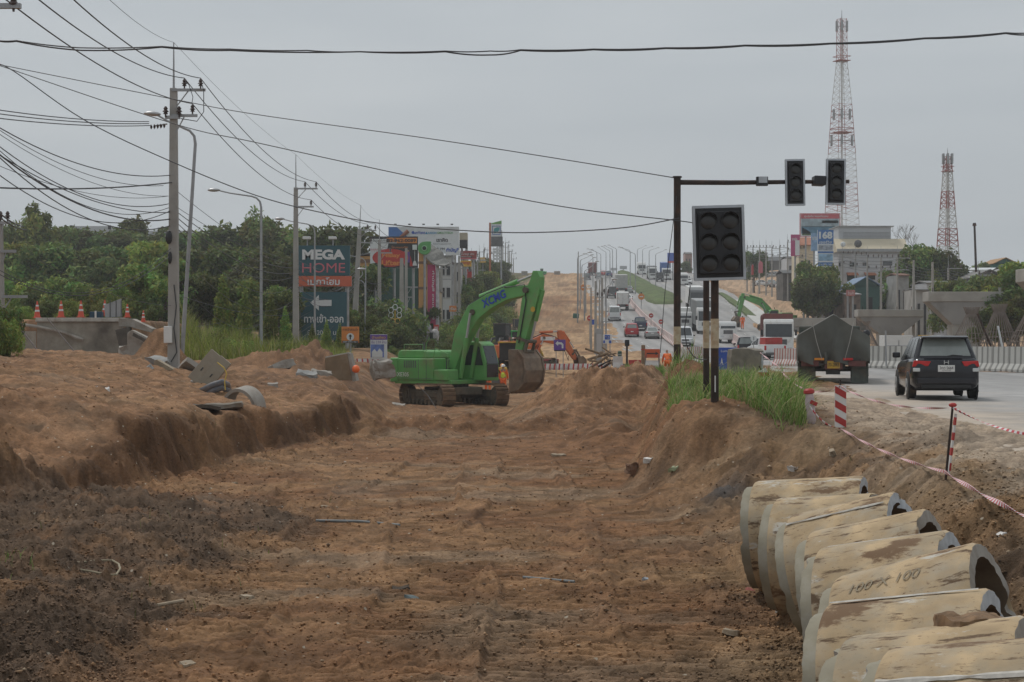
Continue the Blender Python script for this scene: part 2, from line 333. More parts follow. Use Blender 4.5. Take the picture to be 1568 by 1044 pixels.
# keep columns distinct once clipped
XX=np.where(np.abs(XX)>=899,np.sign(XX)*(900+np.abs(PX)/100),XX)
ZZ=Tz(XX,YY,True)
def ground_colors(X,Y,Z):
    n1=fbm(X,Y,.35,4,101); n2=fbm(X,Y,1.4,4,102); n3=fbm(X,Y,5,3,103)
    red=C3(.188,.098,.049); tan=C3(.24,.137,.07); dark=C3(.118,.078,.051); sand=C3(.285,.160,.086); pale=C3(.46,.30,.17); grey=C3(.235,.185,.13); dust=C3(.42,.34,.26)
    c=lerp(np.broadcast_to(red,X.shape+(3,)),tan,sst(-.25,.35,n1+.5*n2))
    # grey mud smears in the pit
    c=lerp(c,grey*.95,.42*sst(.15,.5,fbm(X*.6,Y,.6,4,104)+.15*sst(30,16,Y)))
    xl=XLlip(Y)
    bench=sst(.2,-.8,X-xl+fbm(X,Y,.7,2,5)*.5)
    c=lerp(c,sand*(1),bench*.85*sst(.35,-.25,n2*.6+n3*.3))
    dk=sst(-2.6,-3.9,X+1.6*n1+.9*n2)*sst(31,25.5,Y+5*n1)*(1-bench)
    c=lerp(c,dark,np.clip(dk*1.05,0,1)*sst(.45,-.1,n2*.5+n3*.2))
    c=lerp(c,C3(.20,.115,.068),sst(50,60,Y)*sst(96,88,Y)*sst(-10.8,-8.2,X+1.2*n1)*sst(.4,-.3,n2)*bench)
    # scarp faces coloured a darker red-brown
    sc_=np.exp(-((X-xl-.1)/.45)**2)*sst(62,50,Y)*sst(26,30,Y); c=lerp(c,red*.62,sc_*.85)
    # right slope: yellow grey, dark patches
    rs=sst(1.2,3.2,X+n1)*sst(33,29,Y)*sst(60,0,Y-10); c=lerp(c,C3(.235,.162,.09),rs*.55)
    c=lerp(c,dark,sst(.16,.4,fbm(X,Y,.8,5,110))*sst(1.6,3.2,X)*sst(34,30,Y)*.6)
    c=lerp(c,C3(.09,.082,.078),np.exp(-((X-3.45)/.35)**2-((Y-27.6)/.7)**2)*.9)
    c=lerp(c,dark*.8,sst(3.7,4.2,X)*sst(5.6,4.7,X)*sst(16.5,14.5,Y)*sst(-.3,.2,n2+.1))
    dr=sst(-2.2,-.2,X-XRoadL(Y)+1.2*n2)*sst(60,45,Y); c=lerp(c,dust*.9,dr*.75)
    # mound of fresh spoil
    mo=np.exp(-((X-3.4)/3)**4-((Y-60)/6)**4); c=lerp(c,C3(.30,.17,.095),mo*.6)
    # corridor beyond the excavator
    corr=sst(104,114,Y)*sst(-9,-6,X+.6*n1-.028*(Y-110))
    c=lerp(c,pale*(.88),corr*sst(.6,-.4,fbm(X*.5,Y*.12,.5,4,120))); c=lerp(c,C3(.42,.235,.11),corr*.6*sst(.05,.4,fbm(X,Y*.3,.12,4,121)))
    # vegetated land left of the corridor and right of the road
    gl=sst(112,128,Y)*sst(-5,-8,X-.035*(Y-110)+2*n1)
    c=lerp(c,C3(.07,.085,.03),gl*.8*sst(-.3,.2,n2+.15))
    rr=sst(0,3,X-XRoadR(Y))*sst(80,90,Y)
    c=lerp(c,C3(.40,.27,.17),rr*.85)
    c=lerp(c,C3(.075,.09,.035),sst(26,40,X-XRoadR(Y))*sst(150,200,Y)*.85)
    hc=fbm(X,Y,3.2,3,71,.6); c=c*(1+.28*sst(.0,.35,hc)-.22*sst(0,-.3,hc))[...,None]
    # clod relief noise: raised lumps coloured paler, hollows between them darker
    return np.concatenate([np.clip(c,0.01,1),np.ones(X.shape+(1,))],-1)
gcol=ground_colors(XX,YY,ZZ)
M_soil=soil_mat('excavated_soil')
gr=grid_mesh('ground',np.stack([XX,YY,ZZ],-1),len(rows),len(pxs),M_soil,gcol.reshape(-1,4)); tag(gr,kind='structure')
# ---------------------------------------------------------------- road sheet
ry=[8.0]; 
while ry[-1]<700: ry.append(ry[-1]+(.25 if ry[-1]<40 else max(.5,ry[-1]*.012)))
ry=np.array(ry); nc=90; tt=np.linspace(0,1,nc)**1.6
jag=fbm(ry*1.0,ry*0,.8,4,201)*1.4*sst(110,60,ry)
L_=XRoadL(ry)+jag; R_=XRoadR(ry); RX=L_[:,None]+(R_-L_)[:,None]*tt[None,:]; RY=np.repeat(ry[:,None],nc,1)
RZz=RZ(RY)-.02+.02*fbm(RX,RY,.15,2,202); RZz[:,0]-=.16; RZz[:,1]-=.05; RZz[:,-1]-=.3
asph=C3(.335,.325,.315); dustc=C3(.45,.375,.30)
dd=RX-XRoadL(RY); dm=np.clip(sst(5.5,0,dd+2.5*fbm(RX,RY,.4,4,203))*sst(120,40,RY)+.35*sst(.1,.6,fbm(RX*.8,RY*.2,.4,4,204)),0,1)
rc=lerp(np.broadcast_to(asph,RX.shape+(3,))*(1+.25*fbm(RX*.7,RY*.08,.5,4,205))[...,None],dustc,dm)
lane=np.abs(np.sin((RX-XRoadL(RY))*math.pi/1.75)); rc=rc*(1-.16*sst(.55,1,lane)*sst(40,90,RY)*(1+fbm(RX,RY*.1,.5,3,206)))[...,None]
rc=np.concatenate([rc,np.ones(RX.shape+(1,))],-1)
M_road=soil_mat('dusty_asphalt',fine=30,bump=.006,rough=.85,cvar=.10,pebble=False)
ro=grid_mesh('road',np.stack([RX,RY,RZz],-1),len(ry),nc,M_road,rc.reshape(-1,4)); tag(ro,kind='structure')
# ---------------------------------------------------------------- materials
m_conc=mat('weathered_concrete',(.36,.33,.29),.9,var=.2,scale=1.6,bump=.01,dirt=.45,dirtcol=(.16,.12,.085))
m_conc2=mat('grey_concrete',(.33,.325,.31),.9,var=.18,scale=.9,bump=.01,dirt=.3,dirtcol=(.2,.19,.17))
m_pole=mat('pole_concrete',(.34,.325,.30),.9,var=.14,scale=1.2,dirt=.25,dirtcol=(.2,.18,.15))
m_galv=mat('galvanised_steel',(.33,.335,.34),.5,.5,var=.15,scale=2,dirt=.15,dirtcol=(.2,.16,.12))
m_gdark=mat('dull_steel',(.13,.13,.13),.6,.3,var=.2)
m_black=mat('black_plastic',(.02,.02,.022),.5,var=.2)
m_rub=mat('tyre_rubber',(.025,.024,.023),.9,var=.25,dirt=.3,dirtcol=(.16,.11,.075))
m_ins=mat('brown_porcelain',(.055,.03,.022),.35,var=.2)
m_wire=mat('wire_sheath',(.06,.06,.065),.6,var=.1)
m_rglass=mat('rear_glass_sky_tint',(.22,.24,.225),.1,var=.15,spec=.8)  # base colour lightened to paint in the sky reflected by rear windows
m_white=mat('white_paint',(.72,.72,.70),.45,var=.05,dirt=.2,dirtcol=(.45,.38,.3))
m_silver=mat('silver_paint',(.42,.42,.42),.35,.3,var=.05)
m_glass=mat('dark_glass',(.03,.035,.038),.12,var=.2,spec=.7)
m_red=mat('red_plastic',(.42,.035,.03),.5,var=.12,dirt=.2,dirtcol=(.3,.12,.09))
m_retro=mat('white_reflective',(.68,.67,.65),.4,var=.08,dirt=.25,dirtcol=(.4,.33,.27))
m_orange=mat('hi_vis_orange',(.85,.16,.03),.8,var=.1)
m_lime=mat('hi_vis_yellow',(.60,.72,.07),.8,var=.1)
m_skin=mat('skin',(.30,.17,.11),.6,var=.1)
m_cloth=mat('dark_cloth',(.04,.045,.06),.9,var=.2)
m_rust=mat('rusty_dark_steel',(.035,.023,.018),.75,.1,var=.3,scale=4,dirt=.4,dirtcol=(.12,.05,.025))
m_yellow=mat('machine_yellow',(.55,.33,.03),.5,var=.1,dirt=.35,dirtcol=(.25,.16,.09))
m_taillight=mat('red_lens',(.5,.015,.015),.2,var=.1)
m_headlight=mat('clear_lens',(.6,.62,.62),.15,var=.1)
m_amber=mat('amber_lens',(.7,.25,.02),.3,var=.1)
m_wood=mat('old_timber',(.22,.15,.09),.9,var=.3,scale=5)
m_bluesign=mat('sign_blue',(.03,.09,.42),.5,var=.08)
m_slate=mat('grey_roof_sheet',(.2,.2,.2),.6,.2,var=.2,scale=1.2,dirt=.3,dirtcol=(.16,.12,.09))
# ---------------------------------------------------------------- excavators
def ribbon(pts,th):
    top=[];bot=[]
    for i,(a,b) in enumerate(pts):
        p0=pts[max(i-1,0)]; p1=pts[min(i+1,len(pts)-1)]; dx,dz=p1[0]-p0[0],p1[1]-p0[1]; l=math.hypot(dx,dz); nx,nz=-dz/l,dx/l; h=th[i]/2
        top.append((a+nx*h,b+nz*h)); bot.append((a-nx*h,b-nz*h))
    return bot+top[::-1]
def track_obj(par,y,rz,L,W,H,m_tr,m_fr):
    sg=thing_part('crawler_track',par,(0,0,0),rz)
    n=40; r=H/2; pts=[]
    half=L/2-r; per=4*half+2*math.pi*r; k=int(per/.21)
    for i in range(k):
        s=per*i/k
        if s<2*half: p=(-half+s,H,0)
        elif s<2*half+math.pi*r: t=(s-2*half)/r; p=(half+r*math.sin(t),r+r*math.cos(t),-t)
        elif s<4*half+math.pi*r: p=(half-(s-2*half-math.pi*r),0,math.pi)
        else: t=(s-4*half-math.pi*r)/r; p=(-half-r*math.sin(t),r-r*math.cos(t),math.pi-t)
        pts.append(p)
    b=MB()
    for (x,z,t) in pts:
        b.box((x,y,z),(.19,W,.05),(0,-t,0) if True else None)
        b.box((x+.07*math.cos(t)-.0,y,z+.035*(1 if abs(t)<.1 else -1 if abs(t-math.pi)<.1 else 0)),(.03,W,.07),(0,-t,0))
    b.build('track_belt',m_tr,par).rotation_euler=(0,0,rz)
    f=MB(); f.span((-half,y-.13,.28),(half,y+.13,H-.25)); f.span((-half*.75,y-.17,.42),(half*.75,y+.17,H-.33)); o=f.build('track_frame',m_fr,par,bevel=.03); o.rotation_euler=(0,0,rz)
    for s in (-1,1):
        w_=MB().cyl((s*half,y-.2,r),(s*half,y+.2,r),r-.09,n=16); w_.cyl((s*half,y-.24,r),(s*half,y+.24,r),r*.45,n=10); o=w_.build('sprocket' if s<0 else 'idler_wheel',m_fr,par); o.rotation_euler=(0,0,rz)
    for i in range(8):
        x=-half+.35+(2*half-.7)*i/7; o=MB().cyl((x,y-.2,.17),(x,y+.2,.17),.13,n=8).build('track_roller',m_fr,par); o.rotation_euler=(0,0,rz)
def thing_part(n,par,loc,rz): return None
def excavator(label,cat,loc,rz,trz,paint,ps,group=None,logo=None,glass=None,scale=1):
    t=thing('excavator',label,cat,loc,rz,group,scale=(scale,)*3)
    mud=mat('dried_mud_steel',(.17,.105,.06),.9,var=.3,scale=3,bump=.01,dirt=.4,dirtcol=(.24,.16,.09))
    dk=mat('greasy_undercarriage',(.10,.085,.06),.8,var=.3,dirt=.4,dirtcol=(.2,.13,.08))
    for s in (-1,1): track_obj(t,s*1.42,trz,5.0,.66,1.02,mud,dk)
    b=MB(); b.box((0,0,.72),(2.4,2.0,.36),(0,0,trz)); b.cyl((0,0,.8),(0,0,1.12),.75,n=20); b.build('undercarriage',dk,t,bevel=.03)
    b=MB(); b.span((-2.6,-1.35,1.05),(1.0,1.35,1.25)); b.build('deck',paint,t,bevel=.03)
    # counterweight with rounded back
    poly=[(-2.35,-1.42),(-2.85,-1.38),(-3.12,-1.1),(-3.22,-.5),(-3.25,0),(-3.22,.5),(-3.12,1.1),(-2.85,1.38),(-2.35,1.42)]
    MB().prism(poly,1.12,2.3,'xy').build('counterweight',paint,t,bevel=.06)
    MB().span((-2.34,-1.42,1.22),(-.05,-.45,2.28)).build('side_panel',paint,t,bevel=.05)
    MB().span((-2.34,.4,1.22),(-.05,1.42,2.28)).build('side_panel',paint,t,bevel=.05)
    MB().prism([(-2.55,2.29),(-2.5,2.6),(-2.35,2.68),(-.9,2.68),(-.7,2.6),(-.6,2.29)],-1.2,.95,'xz').build('engine_hood',paint,t,bevel=.05)
    for i in range(7): MB().box((-1.9+.12*i,-1.425,2.0),(.05,.02,.35)).build('louvre',m_gdark,t)
    b=MB(); [b.box((x,-1.424,1.75),(.02,.012,.98)) for x in (-1.0,-.5)]; b.box((-1.2,-1.424,1.32),(2.2,.012,.02)); b.build('panel_seams',m_gdark,t)
    MB().span((-2.3,-.44,1.25),(-.1,.39,2.2)).build('engine_bay',m_gdark,t)
    b=MB(); b.span((-.04,-1.42,1.22),(.85,-.6,1.75)); b.build('tool_box',paint,t,bevel=.05)
    b=MB(); b.cyl((-1.2,-.8,2.6),(-1.2,-.8,3.05),.06); b.build('exhaust_stack',m_gdark,t)
    b=MB(); b.tube([(.8,-1.35,1.7),(.8,-1.35,2.5),(.0,-1.35,2.75),(-.1,-1.35,2.3)],.022,5); b.tube([(-.6,-1.35,2.3),(-.6,-1.3,3.0),(-.35,-1.3,3.35)],.02,5); b.tube([(-2.2,-1.1,2.65),(-2.2,-1.1,2.95),(-1.0,-1.1,2.95),(-1.0,-1.1,2.65)],.02,5); b.build('handrail',paint,t)
    b=MB(); b.box((-.3,-1.28,3.38),(.05,.18,.3)); b.build('mirror',m_black,t)
    # cab
    cp=[(-.05,1.2),(-.05,3.0),(.12,3.1),(1.15,3.1),(1.38,2.95),(1.66,2.1),(1.66,1.2)]
    cb=MB().prism(cp,.45,1.5,'xz').build('cab',paint,t,bevel=.06)
    gl=glass or m_glass
    MB().box((1.545,.975,2.45),(.03,.86,.92),(0,-math.atan2(.28,.85),0)).build('windscreen',gl,cb)
    MB().box((1.675,.975,1.68),(.02,.86,.62)).build('lower_windscreen',gl,cb)
    for yy in (.437,1.513):
        MB().prism([(.1,1.95),(.1,2.92),(1.12,2.92),(1.28,2.82),(1.5,1.95)],yy-.012,yy+.012,'xz').build('side_window',gl,cb)
    b=MB(); b.box((1.685,.95,2.02),(.03,.9,.03)); b.build('glazing_bar',m_black,cb)
    # boom
    bo=MB().prism(ribbon(ps['boom'],ps['bth']),-.27,.27,'xz').build('boom',paint,t,bevel=.03)
    bx=ps['boom'][2]; tp=ps['boom'][-1]
    for q_ in (bx,tp): MB().cyl((q_[0],-.36,q_[1]),(q_[0],.36,q_[1]),.14,n=12).build('boom_pin',dk,bo)
    for s in (-1,1):
        a0=Vector((.8,s*.4,1.35)); a1=Vector((bx[0]-.05,s*.4,bx[1]-.05)); mid=a0.lerp(a1,.62)
        cy=MB().cyl(a0,mid,.11,n=10).build('boom_cylinder',paint,t); MB().cyl(mid,a1,.06,n=8).build('piston_rod',m_silver,cy)
    c0,c1=ps['scyl']; a0=Vector((c0[0],0,c0[1])); a1=Vector((c1[0],0,c1[1])); mid=a0.lerp(a1,.68)
    cy=MB().cyl(a0,mid,.12,n=10).build('stick_cylinder',paint,t); MB().cyl(mid,a1,.065,n=8).build('piston_rod',m_silver,cy)
    b=MB(); n=len(ps['boom'])
    for s in (-.12,.12):
        pp=[]
        for i in range(1,n-1):
            a=ps['boom'][i]; pr=ps['boom'][i-1]; nx=ps['boom'][i+1]; dx,dz=nx[0]-pr[0],nx[1]-pr[1]; l=math.hypot(dx,dz)
            pp.append((a[0]-dz/l*(ps['bth'][i]/2+.06),s,a[1]+dx/l*(ps['bth'][i]/2+.06)))
        b.tube(pp,.03,5)
    b.build('hydraulic_hose',m_black,t)
    sp=ps['stick']; MB().tube([(ps['boom'][-2][0],-.3,ps['boom'][-2][1]+.3),(ps['boom'][-1][0],-.36,ps['boom'][-1][1]+.25),((sp[3][0]+sp[6][0])/2,-.24,sp[3][1]-.3),((sp[4][0]+sp[6][0])/2+.05,-.23,sp[4][1]+.4)],.028,5).build('stick_hose',m_black,t)
    # stick
    MB().prism(ps['stick'],-.2,.2,'xz').build('stick',paint,t,bevel=.025)
    c0,c1=ps['bcyl']; a0=Vector((c0[0],0,c0[1])); a1=Vector((c1[0],0,c1[1])); mid=a0.lerp(a1,.6)
    cy=MB().cyl(a0,mid,.11,n=10).build('bucket_cylinder',paint,t); MB().cyl(mid,a1,.06,n=8).build('piston_rod',m_silver,cy)
    b=MB(); k0,k1,k2=ps['link']
    for s in (-.3,.3):
        b.prism(ribbon([k0,k1],[.14,.12]),s-.035,s+.035,'xz'); b.prism(ribbon([k1,k2],[.12,.16]),s-.035,s+.035,'xz')
    for k in (k0,k1,k2): b.cyl((k[0],-.36,k[1]),(k[0],.36,k[1]),.09,n=10)
    b.build('bucket_linkage',dk,t)
    # bucket: curved shell with two side plates and teeth
    cur=ps['buck']; w_=ps.get('bw',.75)
    steel=mat('worn_bucket_steel',(.20,.145,.10),.6,.25,var=.35,scale=2.5,dirt=.45,dirtcol=(.17,.09,.05))
    b=MB(); th=.06; out=cur; 
    poly=ribbon(cur,[th]*len(cur)); b.prism(poly,-w_,w_,'xz')
    for i in range(1,len(cur)-2):
        a=cur[i]; 
        b.prism(ribbon([cur[i],cur[i+1]],[.13,.13]),-w_-.03,-w_+.1,'xz'); b.prism(ribbon([cur[i],cur[i+1]],[.13,.13]),w_-.1,w_+.03,'xz')
    bk=b.build('bucket',steel,t)
    for s in (-1,1): MB().prism(cur,s*w_-.03,s*w_+.03,'xz').build('side_plate',steel,bk)
    tip=cur[-1]; pv=cur[-2]; d=Vector((tip[0]-pv[0],0,tip[1]-pv[1])).normalized()
    for i in range(5):
        y=-w_+.12+(2*w_-.24)*i/4; p=Vector((tip[0],y,tip[1])); MB().cyl(p-d*.05,p+d*.24,.075,.025,n=6).build('tooth',steel,bk)
    return t
green=mat('excavator_green',(.12,.34,.09),.42,var=.14,scale=1.5,dirt=.34,dirtcol=(.21,.19,.095),bump=.004,detail=9)
pose1=dict(boom=[(.1,1.75),(.62,3.3),(1.45,4.5),(2.4,5.0),(3.4,5.35),(4.65,5.5)],bth=[.42,.76,.90,.74,.62,.46],
  scyl=((1.7,5.25),(5.05,6.25)),stick=[(5.0,6.4),(5.25,6.4),(5.42,6.1),(5.35,5.3),(4.35,2.62),(4.1,2.55),(3.95,2.72),(4.35,5.1),(4.85,6.0)],
  bcyl=((5.45,5.5),(4.75,3.1)),link=((4.25,3.25),(4.75,3.1),(4.6,2.6)),buck=[(4.0,2.7),(4.5,2.68),(4.84,2.3),(4.96,1.75),(4.86,1.2),(4.5,.85),(4.06,.72)],bw=.74)
g=G(694,82.5); g.z=-3.12
ex1=excavator('large green excavator with boom arched up and brown bucket hanging, nearest digger in the pit','excavator',g,R(-38),R(-24),green,pose1)
m_logo=mat('logo_blue',(.02,.06,.40),.5,var=.05)
for s in (-1,):
    bo=[c for c in bpy.data.objects if c.parent==ex1 and c.name.startswith('boom')][0]
    txt('XCMG',1.5,.42,m_logo,bo,(2.75,-.285,5.13),(R(90),R(-20),0),bold=.03)
txt('XE305',.75,.2,m_retro,ex1,(-1.95,-1.475,1.5),(R(90),0,0),bold=.01)
b=MB(); b.cyl((5.02,-.215,4.6),(5.02,-.205,4.6),.13,n=16); b.build('warning_label',m_yellow,ex1)
orange=mat('excavator_orange',(.55,.13,.035),.5,var=.12,dirt=.3,dirtcol=(.3,.16,.09))
pose2=dict(boom=[(.1,1.8),(.8,2.6),(1.7,2.95),(2.5,2.8),(3.0,2.65),(3.4,2.5)],bth=[.45,.7,.75,.7,.6,.5],scyl=((1.4,3.5),(3.35,3.6)),
  stick=[(3.2,3.7),(3.6,3.7),(3.95,3.3),(5.2,1.1),(5.1,.85),(4.85,.9),(3.3,2.9)],bcyl=((3.8,3.6),(4.95,2.0)),link=((4.7,1.4),(5.05,1.8),(5.4,1.2)),
  buck=[(5.1,1.1),(5.6,1.2),(5.95,.85),(5.95,.4),(5.7,.1),(5.3,.0)],bw=.6)
excavator('orange excavator with low boom and its bucket on the ground by the barrier rail','excavator',G(806,113),R(22),R(10),orange,pose2,scale=.7)
MB().box((2.1,-.29,2.9),(1.5,.01,.36)).build('name_panel',m_retro,[o for o in bpy.data.objects if o.name.startswith('excavator') and o.get('label','').startswith('orange')][0])
pose3=dict(boom=[(.1,1.7),(1.0,3.0),(2.2,4.1),(3.2,4.45),(4.1,4.75),(4.9,5.0)],bth=[.5,.8,.9,.8,.7,.5],scyl=((2.0,4.7),(5.1,5.6)),
  stick=[(4.9,5.6),(5.3,5.6),(5.4,5.2),(6.0,2.2),(5.8,2.0),(5.55,2.1),(4.8,4.9)],bcyl=((5.5,5.2),(6.3,2.9)),link=((5.85,2.9),(6.3,2.8),(6.1,2.1)),
  buck=[(5.8,2.1),(6.3,2.1),(6.7,1.6),(6.6,1.0),(6.2,.6),(5.7,.5)],bw=.7)
d=hit(1184,488); 
excavator('distant green excavator reaching left over the concrete works right of the road','excavator',G(1187,232),R(190),R(170),green,pose3,scale=.9)
# ---------------------------------------------------------------- people
def figure(label,loc,rz,pose='stand',top=m_orange,legs=m_orange,vest=m_lime,hat=m_white,group=None,h=1.7):
    k=h/1.75
    t=thing('person',label,'person',loc,rz,group,scale=(k,k,k))
    lean=.0 if pose=='stand' else .75; st=.10 if pose!='walk' else .28
    hip=Vector((0,0,.95)); 
    if pose=='crouch': hip=Vector((-.12,0,.62)); lean=.7
    ch=hip+Vector((math.sin(lean)*.42,0,math.cos(lean)*.42)); nk=hip+Vector((math.sin(lean)*.58,0,math.cos(lean)*.58)); hd=nk+Vector((math.sin(lean)*.1+.01,0,.12)); tp=hd+Vector((.02,0,.12))
    V=[hip,(hip+ch)/2,ch,nk,hd,tp]; E=[(0,1),(1,2),(2,3),(3,4),(4,5)]; Rr=[(.15,.12),(.14,.11),(.17,.12),(.06,.06),(.085,.09),(.06,.07)]
    for s in (-1,1):
        i=len(V); sh=ch+Vector((0,s*.19,.06)); el=sh+Vector((.06+lean*.12,s*.06,-.27)); wr=el+Vector((.14+lean*.1,0,-.2)); hn=wr+Vector((.05,0,-.09))
        V+=[sh,el,wr,hn]; E+=[(2,i),(i,i+1),(i+1,i+2),(i+2,i+3)]; Rr+=[(.07,.07),(.048,.048),(.034,.034),(.03,.045)]
        i=len(V); th=hip+Vector((0,s*.1,-.05)); kn=Vector((s*st*.5+(.16 if pose=='crouch' else .03),s*.11,hip.z*.52)); an=Vector((s*st-(.1 if pose=='crouch' else 0),s*.12,.09)); toe=an+Vector((.17,0,-.05))
        V+=[th,kn,an,toe]; E+=[(0,i),(i,i+1),(i+1,i+2),(i+2,i+3)]; Rr+=[(.095,.1),(.065,.065),(.045,.045),(.045,.035)]
    def skin(name,idx,grow,m,par,cut=None):
        mp={j:q for q,j in enumerate(idx)}
        vs=[V[j] for j in idx]; es=[(mp[a],mp[b_]) for a,b_ in E if a in mp and b_ in mp]
        me=bpy.data.meshes.new(name); me.from_pydata([tuple(v) for v in vs],es,[]); me.materials.append(m)
        o=bpy.data.objects.new(name,me); COL.objects.link(o); o.parent=par
        o.modifiers.new('skin','SKIN'); s_=o.modifiers.new('sub','SUBSURF'); s_.levels=1; s_.render_levels=1
        for q,j in enumerate(idx): 
            me.skin_vertices[0].data[q].radius=(Rr[j][0]+grow,Rr[j][1]+grow)
        me.skin_vertices[0].data[0].use_root=True
        return o
    skin('body',list(range(len(V))),0,m_skin,t)
    # 6..9 arm, 10..13 leg, 14..17 arm, 18..21 leg
    skin('shirt',[2,1,0,6,7,8,14,15,16],.018,top,t)
    skin('trousers',[0,10,11,12,18,19,20],.018,legs,t)
    if vest: skin('vest',[2,1,0],.04,vest,t)
    if hat: MB().lathe([(.15,0),(.125,.01),(.12,.08),(.07,.13),(.01,.145)],tuple(hd+Vector((0,0,.02))),12).build('hard_hat',hat,t,smooth=True)
    for j in (12,20): MB().box(V[j]+Vector((.06,0,-.03)),(.26,.1,.1)).build('boot',m_black,t,bevel=.03)
    return t
figure('worker in orange trousers, lime vest and white helmet standing by the big bucket',G(770.5,98),R(80),'stand')
figure('worker with orange trousers half hidden behind the green cab',G(747,101),R(90),'stand')
figure('worker in orange shirt beside the dark machine behind the green boom',G(786,150,0),R(200),'stand',vest=None)
figure('worker in white helmet just behind the big brown bucket',G(817,103),R(200),'stand',top=m_cloth,legs=m_cloth,vest=m_retro)
figure('worker in plain orange seen from behind by the arrow board',G(1022,101,-.25),R(90),'crouch',vest=None,hat=None,h=1.7)
figure('worker in orange standing beside the grey hut roof near the distant digger',G(1137,205,1.5),R(250),'stand',vest=None)
ws=[(1171,240),(1180,232),(1212,238),(1228,226),(1242,228),(1252,222),(1297,226),(1199,216)]
pose_=['crouch','bend','stand','crouch','bend','crouch','bend','crouch']
lab_=['lime vested worker crouching beside the distant digger tracks','lime vested worker bending just right of the distant digger','lime vested worker standing on the new concrete strip','lime vested worker crouching behind the tarpaulin truck, leftmost of three','lime vested worker bending, middle of three behind the tarpaulin truck','lime vested worker crouching, rightmost of three behind the tarpaulin truck','lone lime vested worker bending on the dirt far right of the truck','lime vested worker crouching by the container end']
for (x,d),po,la in zip(ws,pose_,lab_): figure(la,G(x,d),rnd.uniform(0,6),po,top=m_lime,legs=m_cloth,vest=m_lime,hat=m_lime,group='workers in lime vests on the right-hand works',h=1.75)
# ---------------------------------------------------------------- road vehicles
def wheel(par,x,y,r,w_=.22,dual=False,rim=m_silver):
    s=1 if y>0 else -1
    o=MB().lathe([(r*.62,-w_/2),(r*.93,-w_/2),(r,-w_/2+.03),(r,w_/2-.03),(r*.93,w_/2),(r*.62,w_/2)],(x,y,r),18,'y').build('wheel',m_rub,par)
    b=MB().lathe([(r*.2,-.01),(r*.66,-.01),(r*.66,.02),(r*.2,.0)],(x,y+s*(w_/2+.0),r),14,'y')
    for i in range(5):
        a=i*2*math.pi/5; b.box((x+math.cos(a)*r*.38,y+s*(w_/2+.015),r+math.sin(a)*r*.38),(r*.5,.02,.06),(0,-a,0))
    b.build('rim',rim,o)
CARS=dict(
 mpv=dict(L=4.5,low=[(-2.25,.42,.95,.74),(-2.15,.32,1.06,.83),(-1.7,.22,1.08,.86),(-.5,.2,1.04,.87),(.9,.2,1.0,.87),(1.7,.22,.93,.85),(2.1,.3,.82,.78),(2.25,.38,.7,.66)],gb=(-2.12,1.15),gr=(-1.72,.25),zb=1.02,zr=1.62,hb=.80,hr=.60,wh=(-1.35,1.35),r=.32),
 sedan=dict(L=4.5,low=[(-2.25,.4,.88,.74),(-2.1,.28,1.0,.82),(-1.4,.22,1.0,.86),(0,.2,.96,.87),(1.0,.2,.93,.87),(1.8,.24,.82,.83),(2.2,.32,.66,.7)],gb=(-1.65,1.05),gr=(-.95,.25),zb=.94,zr=1.43,hb=.80,hr=.58,wh=(-1.3,1.38),r=.32),
 suv=dict(L=4.4,low=[(-2.2,.45,.95,.76),(-2.1,.35,1.1,.84),(-1.5,.28,1.12,.88),(0,.25,1.08,.89),(1.0,.26,1.05,.88),(1.8,.3,.95,.85),(2.15,.4,.75,.74)],gb=(-2.05,1.0),gr=(-1.6,.3),zb=1.06,zr=1.68,hb=.82,hr=.62,wh=(-1.3,1.35),r=.36),
 pickup=dict(L=5.2,low=[(-2.6,.55,1.1,.82),(-2.55,.5,1.12,.88),(-1.2,.4,1.12,.9),(-.6,.3,1.12,.9),(1.0,.3,1.1,.9),(1.9,.35,1.02,.88),(2.4,.42,.9,.82),(2.6,.5,.75,.7)],gb=(-.75,1.25),gr=(-.5,.55),zb=1.1,zr=1.76,hb=.82,hr=.64,wh=(-1.65,1.5),r=.39),
 van=dict(L=4.9,low=[(-2.45,.4,1.2,.88),(-2.4,.3,1.22,.92),(-1,.25,1.2,.93),(.8,.25,1.18,.93),(1.8,.28,1.1,.92),(2.3,.35,.95,.85),(2.45,.45,.8,.72)],gb=(-2.44,2.05),gr=(-2.36,1.15),zb=1.15,zr=2.15,hb=.90,hr=.76,wh=(-1.45,1.55),r=.36))
